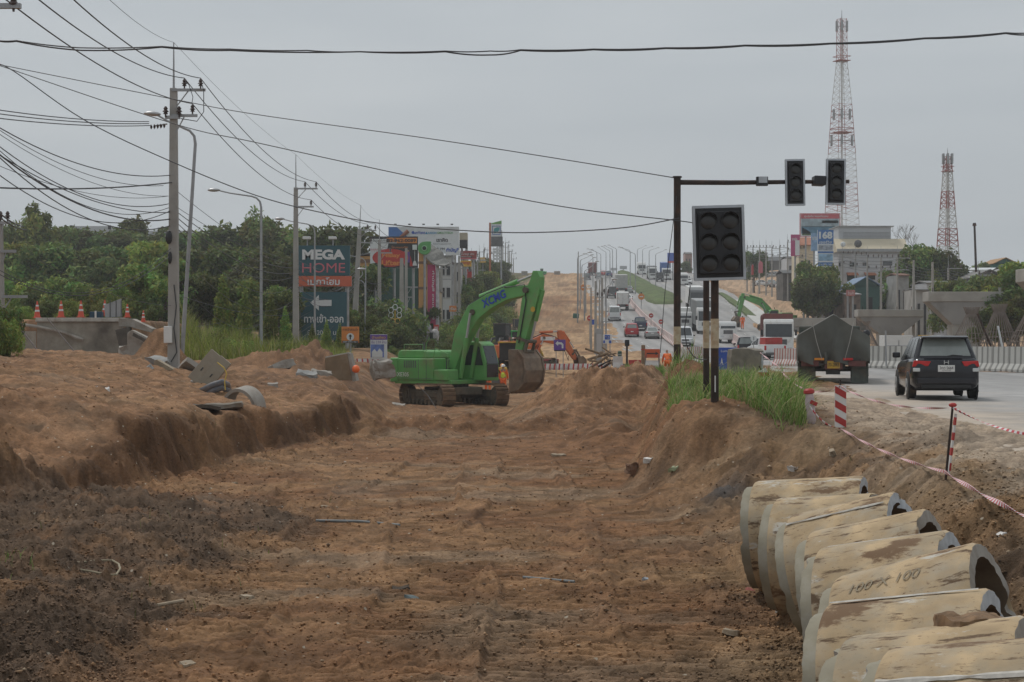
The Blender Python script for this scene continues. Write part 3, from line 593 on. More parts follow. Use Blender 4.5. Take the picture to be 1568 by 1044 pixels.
def car(kind,label,loc,rz,paint,group=None,name=None,cat=None,rear=True,far=False,plate=None,tilt=0):
    K=CARS[kind]
    nm={'mpv':'parked_car','sedan':'sedan_car','suv':'sports_utility_car','pickup':'pickup_truck','van':'passenger_van'}[kind]
    t=thing(name or nm,label,cat or {'pickup':'pickup truck','van':'van'}.get(kind,'car'),loc,rz,group); t.rotation_euler=(0,-tilt,rz)
    b=MB(); vs=[]; n=8
    for (x,zl,zh,hw) in K['low']:
        vs+=[(x,-hw*.9,zl),(x,-hw,zl+.14),(x,-hw,(zl+zh)/2+.08),(x,-hw*.95,zh-.04),(x,-hw*.86,zh),(x,hw*.86,zh),(x,hw*.95,zh-.04),(x,hw,(zl+zh)/2+.08),(x,hw,zl+.14),(x,hw*.9,zl)]
    n=10; N=len(K['low']); fs=[(i*n+k,i*n+(k+1)%n,(i+1)*n+(k+1)%n,(i+1)*n+k) for i in range(N-1) for k in range(n)]+[tuple(range(n)),tuple(range((N-1)*n,N*n))]
    b.add(vs,fs)
    (g0,g1),(r0,r1),zb,zr,hb,hr=K['gb'],K['gr'],K['zb'],K['zr'],K['hb'],K['hr']
    q=lambda u,v,s:Vector(((g0+(g1-g0)*u)*(1-v)+(r0+(r1-r0)*u)*v,s*(hb*(1-v)+hr*v),zb-.03+(zr-zb+.03)*v))
    gv=[q(0,0,-1),q(1,0,-1),q(1,0,1),q(0,0,1),q(0,1,-1),q(1,1,-1),q(1,1,1),q(0,1,1)]
    b.add(gv,[(0,1,5,4),(1,2,6,5),(2,3,7,6),(3,0,4,7),(4,5,6,7)])
    # slightly domed roof skin
    b.add([q(0,1,-.9)+Vector((.05,0,.0)),q(1,1,-.9)-Vector((.05,0,0)),q(1,1,.9)-Vector((.05,0,0)),q(0,1,.9)+Vector((.05,0,0)),Vector(((r0+r1)/2-.4,0,zr+.045)),Vector(((r0+r1)/2+.3,0,zr+.045))],[(0,1,5,4),(2,3,4,5),(1,2,5),(3,0,4)])
    body=b.build('body',paint,t,smooth=True,bevel=0 if far else .08)
    def glass(pts,nm_,off,m=m_glass):
        p=[Vector(x) for x in pts]; c=sum(p,Vector())/len(p); nrm=(p[1]-p[0]).cross(p[2]-p[0]).normalized()
        if nrm.dot(off)<0: nrm=-nrm
        p2=[x+nrm*.012 for x in p]; p1=[x-nrm*.02 for x in p]; k=len(p)
        return MB().add(p1+p2,[tuple(range(k,2*k)),tuple(range(k-1,-1,-1))]+[(i,(i+1)%k,k+(i+1)%k,k+i) for i in range(k)]).build(nm_,m,t)
    def qs(x0,v,s): return q((x0),v,s)
    glass([q(1,.12,-.88),q(1,.12,.88),q(1,.93,.86),q(1,.93,-.86)],'windscreen',Vector((1,0,.3)))
    glass([q(0,.2,-.84),q(0,.2,.84),q(0,.9,.82),q(0,.9,-.82)],'rear_window',Vector((-1,0,.3)),m_rglass)
    cuts=[(.08,.46),(.5,.9)] if kind!='pickup' else [(.08,.42),(.47,.9)]
    if kind in('van','mpv'): cuts=[(.04,.28),(.31,.58),(.61,.92)]
    for s in (-1,1):
        for a,c in cuts: glass([q(a,.14,s),q(c,.14,s),q(min(c,.96),.88,s),q(a,.88,s)],'side_window',Vector((0,s,.2)))
        m_=MB().box((g1-.35,s*(hb+.14),zb+.1),(.12,.2,.15)).build('mirror',paint if not far else m_black,t,bevel=.03)
    x0=K['low'][0][0]; zt=K['low'][1][2]; hw=K['low'][1][3]
    for s in (-1,1):
        if kind=='van': MB().box((x0+.02,s*hw*.93,1.05),(.1,.12,.45)).build('tail_light',m_taillight,t,bevel=.02)
        elif kind=='pickup': MB().box((x0+.0,s*hw*.93,.92),(.12,.14,.36)).build('tail_light',m_taillight,t,bevel=.02)
        elif kind!='mpv': MB().box((x0+.08,s*hw*.84,zt-.14),(.16,.3,.18)).build('tail_light',m_taillight,t,bevel=.02)
        MB().box((K['low'][-1][0]-.1,s*K['low'][-2][3]*.82,K['low'][-1][2]+.03),(.2,.34,.15)).build('headlight',m_headlight,t,bevel=.03)
    xf=K['low'][-1][0]
    MB().box((xf-.01,0,K['low'][-1][2]-.05),(.06,.8,.16)).build('grille',m_black,t,bevel=.01)
    MB().box((xf+.0,0,.42),(.08,1.1,.14)).build('front_bumper',m_black,t,bevel=.02)
    MB().box((x0-.01,0,.48),(.1,1.5,.16)).build('rear_bumper',paint if kind in('mpv','sedan','suv') else m_gdark,t,bevel=.03)
    if kind!='mpv': MB().box((x0-.03 if kind!='sedan' else x0-.02,0,.74),(.02,.36,.13)).build('number_plate',m_retro,t)
    if kind=='pickup':
        MB().span((-2.5,-.74,1.125),(-.85,.74,1.13)).build('load_bed',m_black,t)
        b=MB(); b.span((-2.52,-.86,1.05),(-.8,-.78,1.2)); b.span((-2.52,.78,1.05),(-.8,.86,1.2)); b.span((-2.58,-.86,.7),(-2.5,.86,1.2)); b.build('bed_rail',paint,t,bevel=.02)
    for x in K['wh']:
        for s in (-1,1):
            MB().lathe([(K['r']*1.16,-.02),(K['r']*1.16,.02)],(x,s*(K['low'][3][3]-.01),K['r']+.02),20,'y').build('wheel_arch',m_black,t)
            wheel(t,x,s*(K['low'][3][3]-.09),K['r'])
    return t
p_black=mat('black_car_paint',(.02,.02,.025),.12,.1,var=.1,dirt=.12,dirtcol=(.08,.07,.06))
p_red=mat('red_car_paint',(.42,.015,.02),.3,.1,var=.05); p_navy=mat('slate_blue_paint',(.05,.065,.11),.3,.2,var=.06); p_white=mat('white_car_paint',(.68,.69,.69),.3,var=.04,dirt=.12,dirtcol=(.4,.36,.3))
p_sil=mat('silver_car_paint',(.36,.365,.36),.3,.35,var=.04); p_grey=mat('grey_car_paint',(.16,.165,.17),.35,.2,var=.06); p_blue=mat('blue_car_paint',(.03,.07,.22),.3,.2,var=.06)
# nearest vehicle: black people carrier
g=G(1432,45.5,road=True); hero=car('mpv','shiny black people carrier driving away on the near right lane','',R(0),p_black,name='black_people_carrier',cat='car') if False else None
hero=car('mpv','glossy black people carrier driving away, nearest vehicle on the right',(g.x,g.y,g.z),R(90-7),p_black,name='people_carrier',cat='car')
b=MB()
for s in (-1,1):
    pts=[(-2.23,s*.80,1.0),(-2.19,s*.84,.84),(-2.27,s*.45,.86),(-2.27,s*.38,.98)]
    MB().add([Vector(p)+Vector((0,0,0)) for p in pts]+[Vector(p)+Vector((.12,0,.0)) for p in pts],[(0,1,2,3),(7,6,5,4),(0,4,5,1),(1,5,6,2),(2,6,7,3),(3,7,4,0)]).build('tail_light',m_taillight,hero,bevel=.015)
    MB().box((-2.215,s*.74,.765),(.12,.17,.09)).build('reverse_light',m_headlight,hero,bevel=.015)
    MB().box((-2.27,s*.62,.52),(.04,.2,.05)).build('reflector',m_taillight,hero)
MB().box((-2.275,0,.80),(.02,.42,.17)).build('number_plate',m_retro,hero,bevel=.005)
pl=[c for c in bpy.data.objects if c.parent==hero and c.name.startswith('number_plate')][0]
txt('3กต 5664',.34,.075,m_black,pl,(-2.287,0,.815),(R(90),0,R(-90))); txt('กรุงเทพมหานคร',.22,.035,m_black,pl,(-2.287,0,.745),(R(90),0,R(-90)))
em=MB(); em.box((-2.275,-.05,.955),(.02,.02,.1)).box((-2.275,.05,.955),(.02,.02,.1)).box((-2.275,0,.955),(.02,.09,.02)); em.build('emblem',m_silver,hero)
MB().tube([(-2.16,.0,1.1),(-2.13,-.18,1.14),(-2.13,-.42,1.12)],.014,5).build('rear_wiper',m_black,hero)
MB().span((-2.26,-.62,.28),(-2.16,.62,.42)).build('rear_skirt',m_black,hero,bevel=.03)
MB().prism([(-1.85,1.64),(-2.02,1.60),(-1.98,1.56),(-1.7,1.58)],-.58,.58,'xz').build('roof_spoiler',p_black,hero,bevel=.01)
# truck builder
def truck(label,loc,rz,cab=m_white,cargo='box',cm=m_white,L=7.5,W=2.4,H=2.6,group=None,name='lorry',ch=2.7,tilt=0,scale=1,cat='truck'):
    t=thing(name,label,cat,loc,rz,group,scale=(scale,)*3); t.rotation_euler=(0,-tilt,rz); x1=L/2; xc=x1-1.9; wr=.5
    MB().span((-L/2,-.45,.6),(x1-.3,.45,.85)).build('chassis',m_gdark,t)
    cb=MB().prism([(xc,.55),(xc,.55+ch-.15),(xc+.15,.55+ch),(x1-.35,.55+ch),(x1-.18,.55+ch-.25),(x1,1.75),(x1,.5)],-W/2,W/2,'xz').build('cab',cab,t,bevel=.07)
    zt=.55+ch; sl=math.atan2(.18,zt-.3-1.75)
    MB().prism([(x1-.16,zt-.42),(x1-.13,zt-.42),(x1+.02,1.78),(x1-.01,1.78)],-W/2+.14,W/2-.14,'xz').build('windscreen',m_glass,cb)
    for s in (-1,1):
        MB().prism([(xc+.75,1.85),(xc+.75,zt-.45),(x1-.3,zt-.45),(x1-.12,1.85)],s*W/2-.012,s*W/2+.012,'xz').build('side_window',m_glass,cb)
        MB().box((x1+.05,s*(W/2+.18),2.15),(.08,.2,.5)).build('mirror',m_black,t)
        MB().box((x1+.01,s*(W/2-.3),.82),(.06,.38,.2)).build('headlight',m_headlight,t,bevel=.02)
    MB().box((x1+.01,0,1.35),(.04,W*.55,.45)).build('grille',m_gdark,t)
    MB().box((x1+.03,0,.62),(.12,W*.98,.3)).build('front_bumper',cab,t,bevel=.03)
    MB().box((x1+.1,0,.62),(.01,.4,.14)).build('number_plate',m_retro,t)
    a,bb=-L/2,xc-.15
    if cargo in('box','container'):
        c=MB(); c.span((a,-W/2,1.05),(bb,W/2,1.05+H))
        o=c.build('cargo_box',cm,t,bevel=.03)
        c=MB(); k=int((bb-a)/.3)
        for i in range(k):
            x=a+.15+i*.3
            for s in (-1,1): c.box((x,s*(W/2+.01),1.05+H/2),(.12,.04,H-.25))
        if cargo=='container':
            for i in range(8): c.box((a-.01,-W/2+.2+i*(W-.4)/7,1.05+H/2),(.04,.1,H-.25))
            c.build('corrugation',cm,o)
        else:
            c2=MB(); c2.span((a-.03,-.02,1.1),(a-.005,.02,1+H)); c2.span((a-.03,-W/2+.05,1.1),(a-.005,-W/2+.12,1+H)); c2.span((a-.03,W/2-.12,1.1),(a-.005,W/2-.05,1+H)); c2.build('door_bar',m_galv,o)
    elif cargo=='open':
        c=MB(); c.span((a,-W/2,1.0),(bb,W/2,1.12))
        for s in (-1,1):
            c.span((a,s*W/2-.04,1.0),(bb,s*W/2+.04,1+H))
        c.span((a,-W/2,1.0),(a+.08,W/2,1+H)); c.span((bb-.08,-W/2,1),(bb,W/2,1+H+.1)); c.build('cargo_body',cm,t,bevel=.02)
    for s in (-1,1):
        MB().box((a-.0,s*(W/2-.25),.95),(.06,.36,.14)).build('tail_light',m_taillight,t)
        MB().box((a+.35,s*(W/2-.3),.5),(.03,.5,.55)).build('mudflap',m_black,t)
        wheel(t,x1-1.1,s*(W/2-.16),wr,.3,rim=m_gdark); wheel(t,a+1.1,s*(W/2-.27),wr,.52,rim=m_gdark)
        if L>8.5: wheel(t,a+2.3,s*(W/2-.27),wr,.52,rim=m_gdark)
    MB().box((a-.02,0,.7),(.08,W*.9,.12)).build('rear_bumper',m_gdark,t)
    return t
# tarpaulin truck seen from behind
def tarp_truck():
    g=G(1273,64,road=True)
    t=thing('tarpaulin_truck','loaded truck under a dark grey peaked tarpaulin, driving away beside the barriers','truck',(g.x,g.y,g.z),R(80.5))
    tp=mat('dark_tarpaulin',(.105,.106,.092),.8,var=.25,scale=1.2,bump=.02,bscale=2.5)
    b=MB(); nx,ny=40,41; vs=[];W=2.52; L=7.5
    prof=[(-1.27,.95),(-1.28,1.5),(-1.27,2.3),(-1.22,2.42),(-.6,2.95),(-.08,3.45),(0,3.5),(.08,3.45),(.6,2.98),(1.22,2.45),(1.27,2.32),(1.28,1.5),(1.27,.95)]
    prof=[(y,.66+(z-.9)*.68) for y,z in prof]
    s_=np.linspace(0,len(prof)-1,ny)
    for i in range(nx):
        x=-L/2+L*i/(nx-1)
        for k in range(ny):
            q=s_[k]; a=int(min(q,len(prof)-2)); f=q-a; y=prof[a][0]*(1-f)+prof[a+1][0]*f; z=prof[a][1]*(1-f)+prof[a+1][1]*f
            sag=.04*math.sin(i*.8)*(1-abs(y)/1.3) - .05*abs(math.sin(y*3.1))*(z-1)*.3
            e=1-min(1,i/6.); z-=e*.0
            y*=1+.012*math.sin(i*1.1+z*4)
            vs.append((x,y,z+sag))
    fs=[(i*ny+k,i*ny+k+1,(i+1)*ny+k+1,(i+1)*ny+k) for i in range(nx-1) for k in range(ny-1)]
    b.add(vs,fs)
    # rear curtain with hanging folds, hem scooped low in the middle
    rv=[];nu,nv=41,14
    for j in range(nv):
        v=j/(nv-1)
        for k in range(nu):
            q=s_[k]; a=int(min(q,len(prof)-2)); f=q-a; y=prof[a][0]*(1-f)+prof[a+1][0]*f; z=prof[a][1]*(1-f)+prof[a+1][1]*f
            zz=z if k in(0,) else z
            hem=.72-.08*math.exp(-((y-.25)/.35)**2)+.07*math.cos(y*5)
            yc=y*(1-.02*v); top=z
            if abs(y)>=1.2: top=max(z,.72)
            zc=top*(1-v)+min(hem,top)*v
            fold=.2*math.sin(y*5.5+v*3)*v+.10*math.exp(-((abs(y-.2)-.5*(1-v)-.05)/.08)**2)+.05*math.sin(y*13-v*4)*v + .05*math.sin((y-.3)*3/(v+.3))*v*(1-v)*2+.04*math.exp(-((y-.3+v*.25*(1 if y<0 else -1))/.07)**2)
            rv.append((-L/2-.01-.06*v-fold,yc,zc))
    b.add(rv,[(j*nu+k,j*nu+k+1,(j+1)*nu+k+1,(j+1)*nu+k) for j in range(nv-1) for k in range(nu-1)])
    b.build('tarpaulin',tp,t,smooth='all',fix=False)
    for yy,sg in ((-.7,-1),(.75,1)): MB().tube([(-L/2-.1,yy,2.2),(-L/2-.22,yy*.8,1.5),(-L/2-.25,yy*.55,.85)],.012,4).build('rope',m_pole,t)
    for xx in (-2.2,-.6,1.0,2.6): MB().tube([(xx,q[0]*1.012,q[1]+.02) for q in prof],.014,4).build('rope',m_pole,t)
    MB().tube([(-L/2-.16,.3,1.1),(-L/2-.18,.26,.9),(-L/2-.14,.28,.7)],.05,6).build('tied_knot',tp,t)
    mg=mat('green_truck_paint',(.06,.075,.06),.7,var=.2,dirt=.4,dirtcol=(.15,.12,.1))
    MB().span((-L/2,-1.22,.70),(L/2-.3,1.22,.84)).build('load_bed',m_rust,t,bevel=.02)
    MB().span((-L/2+.4,-.42,.5),(L/2+2.2,.42,.7)).build('chassis',m_gdark,t)
    MB().prism([(L/2+.1,.6),(L/2+.1,2.1),(L/2+1.9,2.1),(L/2+2.1,1.7),(L/2+2.1,.5)],-1.2,1.2,'xz').build('cab',mg,t,bevel=.06)
    rd=mat('faded_red_board',(.13,.04,.035),.7,var=.2,dirt=.4,dirtcol=(.12,.07,.05))
    for s in (-1,1):
        MB().box((-L/2-.08,s*.82,.70),(.1,.62,.2)).build('tail_light_board',rd,t,bevel=.02)
        MB().box((-L/2+.25,s*.92,.30),(.03,.6,.58)).build('mudflap',mat('muddy_rubber',(.09,.10,.085),.9,var=.3,scale=5,dirt=.5,dirtcol=(.14,.11,.08)),t)
        MB().box((-L/2-.17,s*.5,.86),(.05,.34,.08)).build('rear_reflector',m_amber if s>0 else m_taillight,t)
        MB().box((-L/2+1.5,s*1.2,.5),(2.6,.05,.5)).build('side_guard',mg,t)
        for x in (-L/2+1.0,-L/2+2.2): wheel(t,x,s*.95,.42,.56,rim=m_gdark)
        wheel(t,L/2+.9,s*1.05,.42,.3,rim=m_gdark)
    MB().box((-L/2-.10,0,.66),(.06,.62,.34)).build('plate_frame',rd,t,bevel=.01)
    pl=MB().box((-L/2-.14,0,.66),(.02,.44,.26)).build('number_plate',m_yellow,t)
    txt('70-2843',.36,.12,m_black,pl,(-L/2-.153,0,.66),(R(90),0,R(-90)))
    b=MB(); b.cyl((-L/2+.9,-1,.5),(-L/2+.9,1,.5),.1); b.box((-L/2+.9,0,.5),(.5,.5,.4)); b.build('rear_axle',m_gdark,t)
    b=MB()
    for y in (-.9,-.35,.9): b.sphere((-L/2+1.+0*y,y,3.62 if abs(y)<.5 else 3.3),.001)
    return t
tarp_truck()
UP=R(3.2)
def on_road(px,py,off=0):
    d=hit(px,py,60,road=True); return G(px,d,-.02,road=True),d
def slope(d): return math.atan2(float(RZ(d+4)-RZ(d-4)),8)
def place(fn,px,py,rz,*a,**k):
    g,d=on_road(px,py); s=slope(d)*(1 if math.sin(rz)>0 else -1)
    return fn(*a,loc=(g.x,g.y,g.z),rz=rz,tilt=s,**k)
A=R(88); T=R(-91)
def pc(kind,label,px,py,rz,paint,group=None): return place(lambda loc,rz,tilt:car(kind,label,loc,rz,paint,group,tilt=tilt,far=True),px,py,rz)
def pt(label,px,py,rz,group=None,**k): return place(lambda loc,rz,tilt:truck(label,loc,rz,tilt=tilt,group=group,**k),px,py,rz)
ga='vehicles driving away up the left carriageway'; go='vehicles coming down the right carriageway'
pc('sedan','silver sedan nearest the red and white barriers, driving away',998,517.5,A,p_sil,ga)
pc('pickup','dark slate blue pickup driving away between red car and silver sedan',980,505,A,p_navy,ga)
pc('suv','bright red car driving away on the left lane',967,514.5,A,p_red,ga)
pc('van','white passenger van driving away above the red car',940.5,490,A,p_white,ga)
m_boxw=mat('white_panel_body',(.66,.66,.64),.5,var=.06,dirt=.2,dirtcol=(.5,.3,.25))
pt('white box truck driving away ahead of the white van',953,474,A,group=ga,cab=m_white,cargo='box',cm=m_boxw,L=5.6,W=2.0,H=2.0,ch=1.9)
pc('pickup','grey pickup with a dark crate on its bed, left of the long trailer',936,456,A,p_grey,ga)
g,dd_=on_road(937.5,456.5); cr_=MB().span((-.9,-.75,1.2),(.7,.75,2.3)).build('crate',m_gdark); cr_.location=g; cr_.rotation_euler=(0,0,A); tag(cr_,'dark crate standing on the bed of the grey pickup','crate')
pt('long pale grey trailer truck driving away beside the grass island',951,447.5,A,group=ga,cab=p_sil,cargo='container',cm=mat('pale_container',(.42,.42,.40),.6,var=.1),L=11,W=2.5,H=2.9)
pc('sedan','white car right of the pale trailer truck at the grass island',963,447.5,A,p_white,ga)
pc('sedan','white car mostly hidden right behind the white box truck',961,463,A,p_white,ga)
pc('pickup','grey pickup near the crest, leftmost vehicle uphill',899,428,A,p_grey,ga)
pc('suv','silver car near the crest right of the grey pickup',916,425.5,A,p_sil,ga)
pc('pickup','dark blue pickup near the crest beside the island tip',932,424,A,p_blue,ga)
pc('sedan','small red car left of the dark blue pickup on the crest',924,421.6,A,p_red,ga)
pc('sedan','white car on the crest left of the maroon truck',903,420.5,A,p_white,ga)
pt('maroon box truck at the crest of the hill',907,421,A,group=ga,cab=p_grey,cargo='box',cm=mat('maroon_panel',(.17,.05,.045),.6,var=.1),L=8,W=2.5,H=2.7)
# oncoming
pt('white headed truck coming over the hill, left of the blue container lorry',998,427,T,group=go,cargo='open',cm=p_grey,L=8,ch=2.9)
pt('white headed lorry with a blue container coming down the hill',1019,427.5,T,group=go,cargo='container',cm=mat('blue_container',(.05,.13,.36),.6,var=.12),L=9,W=2.5,H=3.6)
pt('small black truck between the two white headed lorries',1010,431,T,group=go,cab=m_black,cargo='open',cm=m_gdark,L=5.2,W=1.9,H=1.2,ch=2.0)
pt('white truck emerging right of the tall black signal pole',1046,436,T,group=go,cargo='box',L=6.5,W=2.2,H=2.0,ch=2.4)
pc('sedan','white car beside the white truck right of the tall signal pole',1054,434.5,T,p_white,go)
pt('white lorry far off at the crest above the grass island',982,419.6,T,group=go,cargo='box',L=7,W=2.4,H=2.5)
pt('dark fronted lorry with a bright white sunshield, behind the grey trailer',1064,474,T,group=go,cab=p_grey,cargo='box',L=9,W=2.5,H=2.9,ch=3.0)
pc('van','white van right of the tall signal pole, upper of the two vans',1055.5,500,T,p_white,go)
pt('grey bodied lorry with white cab between the signal poles',1077,508,T,group=go,cargo='container',cm=mat('grey_container',(.30,.31,.31),.6,var=.1),L=10,W=2.5,H=3.3,ch=2.9)
pt('small white truck left of the tall signal pole',1047,505,T,group=go,cargo='box',L=5,W=1.9,H=2.0,ch=2.0)
pc('van','nearest white van, right beside the tall signal pole base',1047,529,T,p_white,go)
pt('white light truck with silver grille, between double signal poles and container lorry',1111,524,T,group=go,cargo='open',cm=m_white,L=5.6,W=2.0,H=.9,ch=2.0)
pc('sedan','white car seen between the double signal poles',1090,466,T,p_white,go)
# motorbike tuk
m_crate=mat('container_red',(.16,.045,.04),.65,var=.15,dirt=.25,dirtcol=(.12,.06,.05))
g=G(1189,150,road=True); ct=truck('white cab lorry pulling a dark red container toward the camera',(g.x,g.y,g.z),R(-97),cargo='container',cm=m_crate,L=12,W=2.5,H=2.75,ch=2.75,group=go)
g=G(1171,138,road=True); wp=car('pickup','white pickup carrying a red load, behind the broken concrete block',(g.x,g.y,g.z),R(100),p_white,far=True)
ld=MB().span((-2.3,-.7,1.15),(-.9,.7,1.75)).build('red_crate',m_red); ld.location=g; ld.rotation_euler=(0,0,R(100)); tag(ld,'red load on the bed of the white pickup','crate')
g=G(1143,145,road=True); car('pickup','dark pickup just left of the white pickup behind the concrete block',(g.x,g.y,g.z),R(85),p_black,far=True)
# parked cars and vans on the right-hand dirt road
gp='cars along the right-hand dirt road'
for kind,la,px,py,p_,rz in [('sedan','white car parked at the left end of the upper row',1161,421,p_white,0),('suv','grey car parked second in the upper row',1172,423,p_grey,.2),('sedan','silver car parked in the middle of the upper row',1182,424.5,p_sil,.1),('pickup','pale pickup parked at the right end of the upper row',1196,422,p_sil,0),
  ('sedan','white sedan in the lower row, nearest the digger',1166,437.5,p_white,.3),('suv','silver car in the lower row behind the two vans',1182,439,p_sil,1.2),('sedan','dark car tucked beside the white vans',1187,440,p_grey,1.3),
  ('van','white van half hidden behind another van on the dirt road',1197,443,p_white,-1.5),('van','white van coming down the dirt road, nearer of two',1200,451.5,p_white,-1.5),('pickup','silver pickup alone on the dirt road above the workers',1227,462.5,p_sil,-1.55)]:
    d=hit(px,py,60); g=G(px,d); 
    car(kind,la,tuple(g),rz,p_,gp,far=True)
# ---------------------------------------------------------------- poles, lamps and wires
def sq_shaft(h,w0,w1):
    return MB().add([(-w0,-w0,0),(w0,-w0,0),(w0,w0,0),(-w0,w0,0),(-w1,-w1,h),(w1,-w1,h),(w1,w1,h),(-w1,w1,h)],[(3,2,1,0),(4,5,6,7),(0,1,5,4),(1,2,6,5),(2,3,7,6),(3,0,4,7)])
def insulator(par,x,y,z,s=1.0):
    MB().lathe([(.03*s,0),(.03*s,.1*s),(.09*s,.1*s),(.05*s,.16*s),(.11*s,.18*s),(.05*s,.25*s),(.08*s,.28*s),(.03*s,.36*s)],(x,y,z),8).build('insulator',m_ins,par,smooth=True)
def utility_pole(label,px,d,topy,basepy=None,arms=((.0,1.55,(.75,1.5)),(-1.3,1.1,(1.0,))),spike=1.5,group='concrete power poles left of the road',w=.17,m=None,simple=False,name='utility_pole',z0=None,lean=0,s=1):
    g=G(px,d); zt=(CY-topy)*d/F
    if z0 is not None: g.z=z0
    g.z-=.15; h=zt-g.z; t=thing(name,label,'utility pole',g,0,group); t.rotation_euler=(0,lean,0)
    sq_shaft(h,w,w*.62).build('shaft',m or m_pole,t,bevel=0 if simple else .02)
    if spike: MB().cyl((0,0,h-.2),(0,0,h+spike),.045,.02,6).build('lightning_rod',m_galv,t)
    for dz,L,ins in arms:
        a=MB(); a.box((L/2,-.12,h+dz-.08),(L+.1,.09,.1)); 
        o=a.build('crossarm',m_galv,t)
        if not simple: MB().cyl((.08,-.12,h+dz-.75),(L*.5,-.12,h+dz-.1),.025,n=5).build('arm_brace',m_galv,o)
        for i in ins: insulator(o,i,-.12,h+dz-.03,1.0 if not simple else 1.2)
    return t,g,h
P1,g1,h1=utility_pole('nearest leaning-free concrete power pole on the dirt bank, with meter box and dark insulators',266,63,135,basepy=545,arms=((0,1.15,(.42,1.02)),(-.95,.85,(.72,))),spike=1.7,w=.2)
P1['label']='tallest concrete power pole on the dirt bank, with a white meter box low on it'
# second level of insulators, closures and boxes on the first pole
o=MB().box((0,-.18,h1-1.1),(.55,.1,.12)).build('crossarm',m_galv,P1)
for x in (-.25,.25): insulator(o,x,-.25,h1-1.1,1.1)
b=MB().tube([(-.2,-.2,h1-1.35),(-.7,-.2,h1-1.42)],.03,6).build('tension_rod',m_galv,P1)
for i in range(5): MB().lathe([(.03,0),(.1,.03),(.03,.08)],(-.35-.12*i,-.2,h1-1.42-.01*i),8,'x').build('insulator',m_ins,P1)
MB().sphere((-.14,-.22,4.95),.13,8,6,(1,1,2)).sphere((-.1,-.22,4.2),.10,8,6,(.8,1,2.4)).build('cable_coil',m_black,P1)
MB().box((-.16,-.24,1.35),(.3,.16,.62)).build('meter_box',m_white,P1,bevel=.02)
MB().tube([(.05,-.2,3.2),(.14,-.22,2.4),(.05,-.22,1.6),(.16,-.22,.7),(-.05,-.22,.35)],.018,5).build('service_cable',m_black,P1)
b=MB(); 
for ln in ([(.42,-.12,h1+.3),(.6,-.2,h1+.1),(.75,-.2,h1-.35),(.7,-.15,h1-.6)],[(1.0,-.12,h1+.3),(1.15,-.2,h1-.1),(1.15,-.2,h1-.9),(.9,-.2,h1-1.25),(.3,-.2,h1-1.15)]): b.tube(ln,.015,4)
b.build('jumper_cable',m_black,P1)
P2,g2,h2=utility_pole('second concrete power pole, standing left of the teal store sign',453,108,287,arms=((0,1.35,(.6,1.3)),(-1.15,1.1,(.98,))),spike=2.1,w=.2)
P3,g3,h3=utility_pole('third concrete power pole, leaning right at the right edge of the teal sign',541,135,350,arms=((0,1.3,(.62,1.25)),(-1.0,1.05,(.95,))),spike=1.9,w=.24,lean=R(3))
P4,g4,h4=utility_pole('fourth concrete power pole, in front of the black and orange billboard',581,152,367,arms=((-.2,1.5,(.7,1.4)),(-1.1,1.1,(.98,))),spike=1.8,w=.2)
utility_pole('plain concrete pole just right of the leaning pole',547,150,430,arms=(),spike=0,w=.16)
utility_pole('thick concrete pole left of a twin, right of the neon flower',615,150,395,arms=(),spike=0,w=.24)
utility_pole('slimmer concrete pole with a bracket, right twin beside the neon flower',622,152,380,arms=((-3.4,1.0,()),(-4.3,.7,())),spike=0,w=.17)
P0,g0,h0=utility_pole('power pole cut by the left edge, with two crossarms',-2,60,338,arms=((0,.4,(.1,.35)),(-1.0,.6,()),(-2.6,1.0,())),spike=1.4,w=.2,z0=-.4)
# corner crossarm of a pole outside the frame
ca=MB().box((0,0,0),(1.5,.09,.09)).build('crossarm_end',m_galv); ca.location=P(-33,9,30); tag(ca,'steel crossarm end poking in at the top left corner','crossarm')
o=MB().lathe([(.02,-.1),(.03,.0),(.09,.03),(.05,.1),(.08,.12),(.03,.25)],(.62,0,.0),8).build('insulator',m_ins,ca)
# street lamps
def lamp(label,px,d,topy,hx,hy,group='curved arm street lamps',r=.075,base=False,name='street_lamp',z0=None,bendpx=None,double=None,lean=0):
    g=G(px,d); 
    if z0 is not None: g.z=z0
    zt=(CY-topy)*d/F; h=zt-g.z; t=thing(name,label,'street lamp',g,0,group); t.rotation_euler=(0,lean,0)
    ax=(hx-px)*d/F; az=(CY-hy)*d/F-g.z; sg=1 if ax>0 else -1
    pts=[(0,0,0),(0,0,h*.5),(0,0,h-.5),(sg*.06,0,h-.2),(sg*.25,0,h+.0),(sg*.5,0,h+.09)]
    pts+=[(ax*.6,0,h+.09+(az-h-.09)*.5),(ax*.86,0,az)]
    MB().tube(pts,[r,r*.85,r*.7,r*.6,r*.55,r*.5,r*.42,r*.4],7).build('post',m_galv,t,smooth=True)
    hd=MB().sphere((ax*.93,0,az+.01),.3,10,6,(1.15,.5,.33)).build('lamp_head',m_silver,t,smooth=True)
    if base: MB().lathe([(.42,0),(.38,.35),(.16,.55),(.1,.6)],(0,0,0),8).build('footing',m_conc2,t)
    return t
lamp('street lamp right behind the tallest power pole, its head left of the pole',279,66,200,205,178,z0=-.5,lean=R(3.6),r=.09)
lamp('street lamp on a concrete footing left of the teal store sign',400,90,303,322,291,base=True,r=.09)
lamp('street lamp in front of the teal store sign',482,112,345,424,335)
lamp('small street lamp over the teal sign, behind its lettering',560,150,396,500,383)
lamp('thin grey lamp post in front of the fence of bushes right of the orange board',559,125,430,553,412)
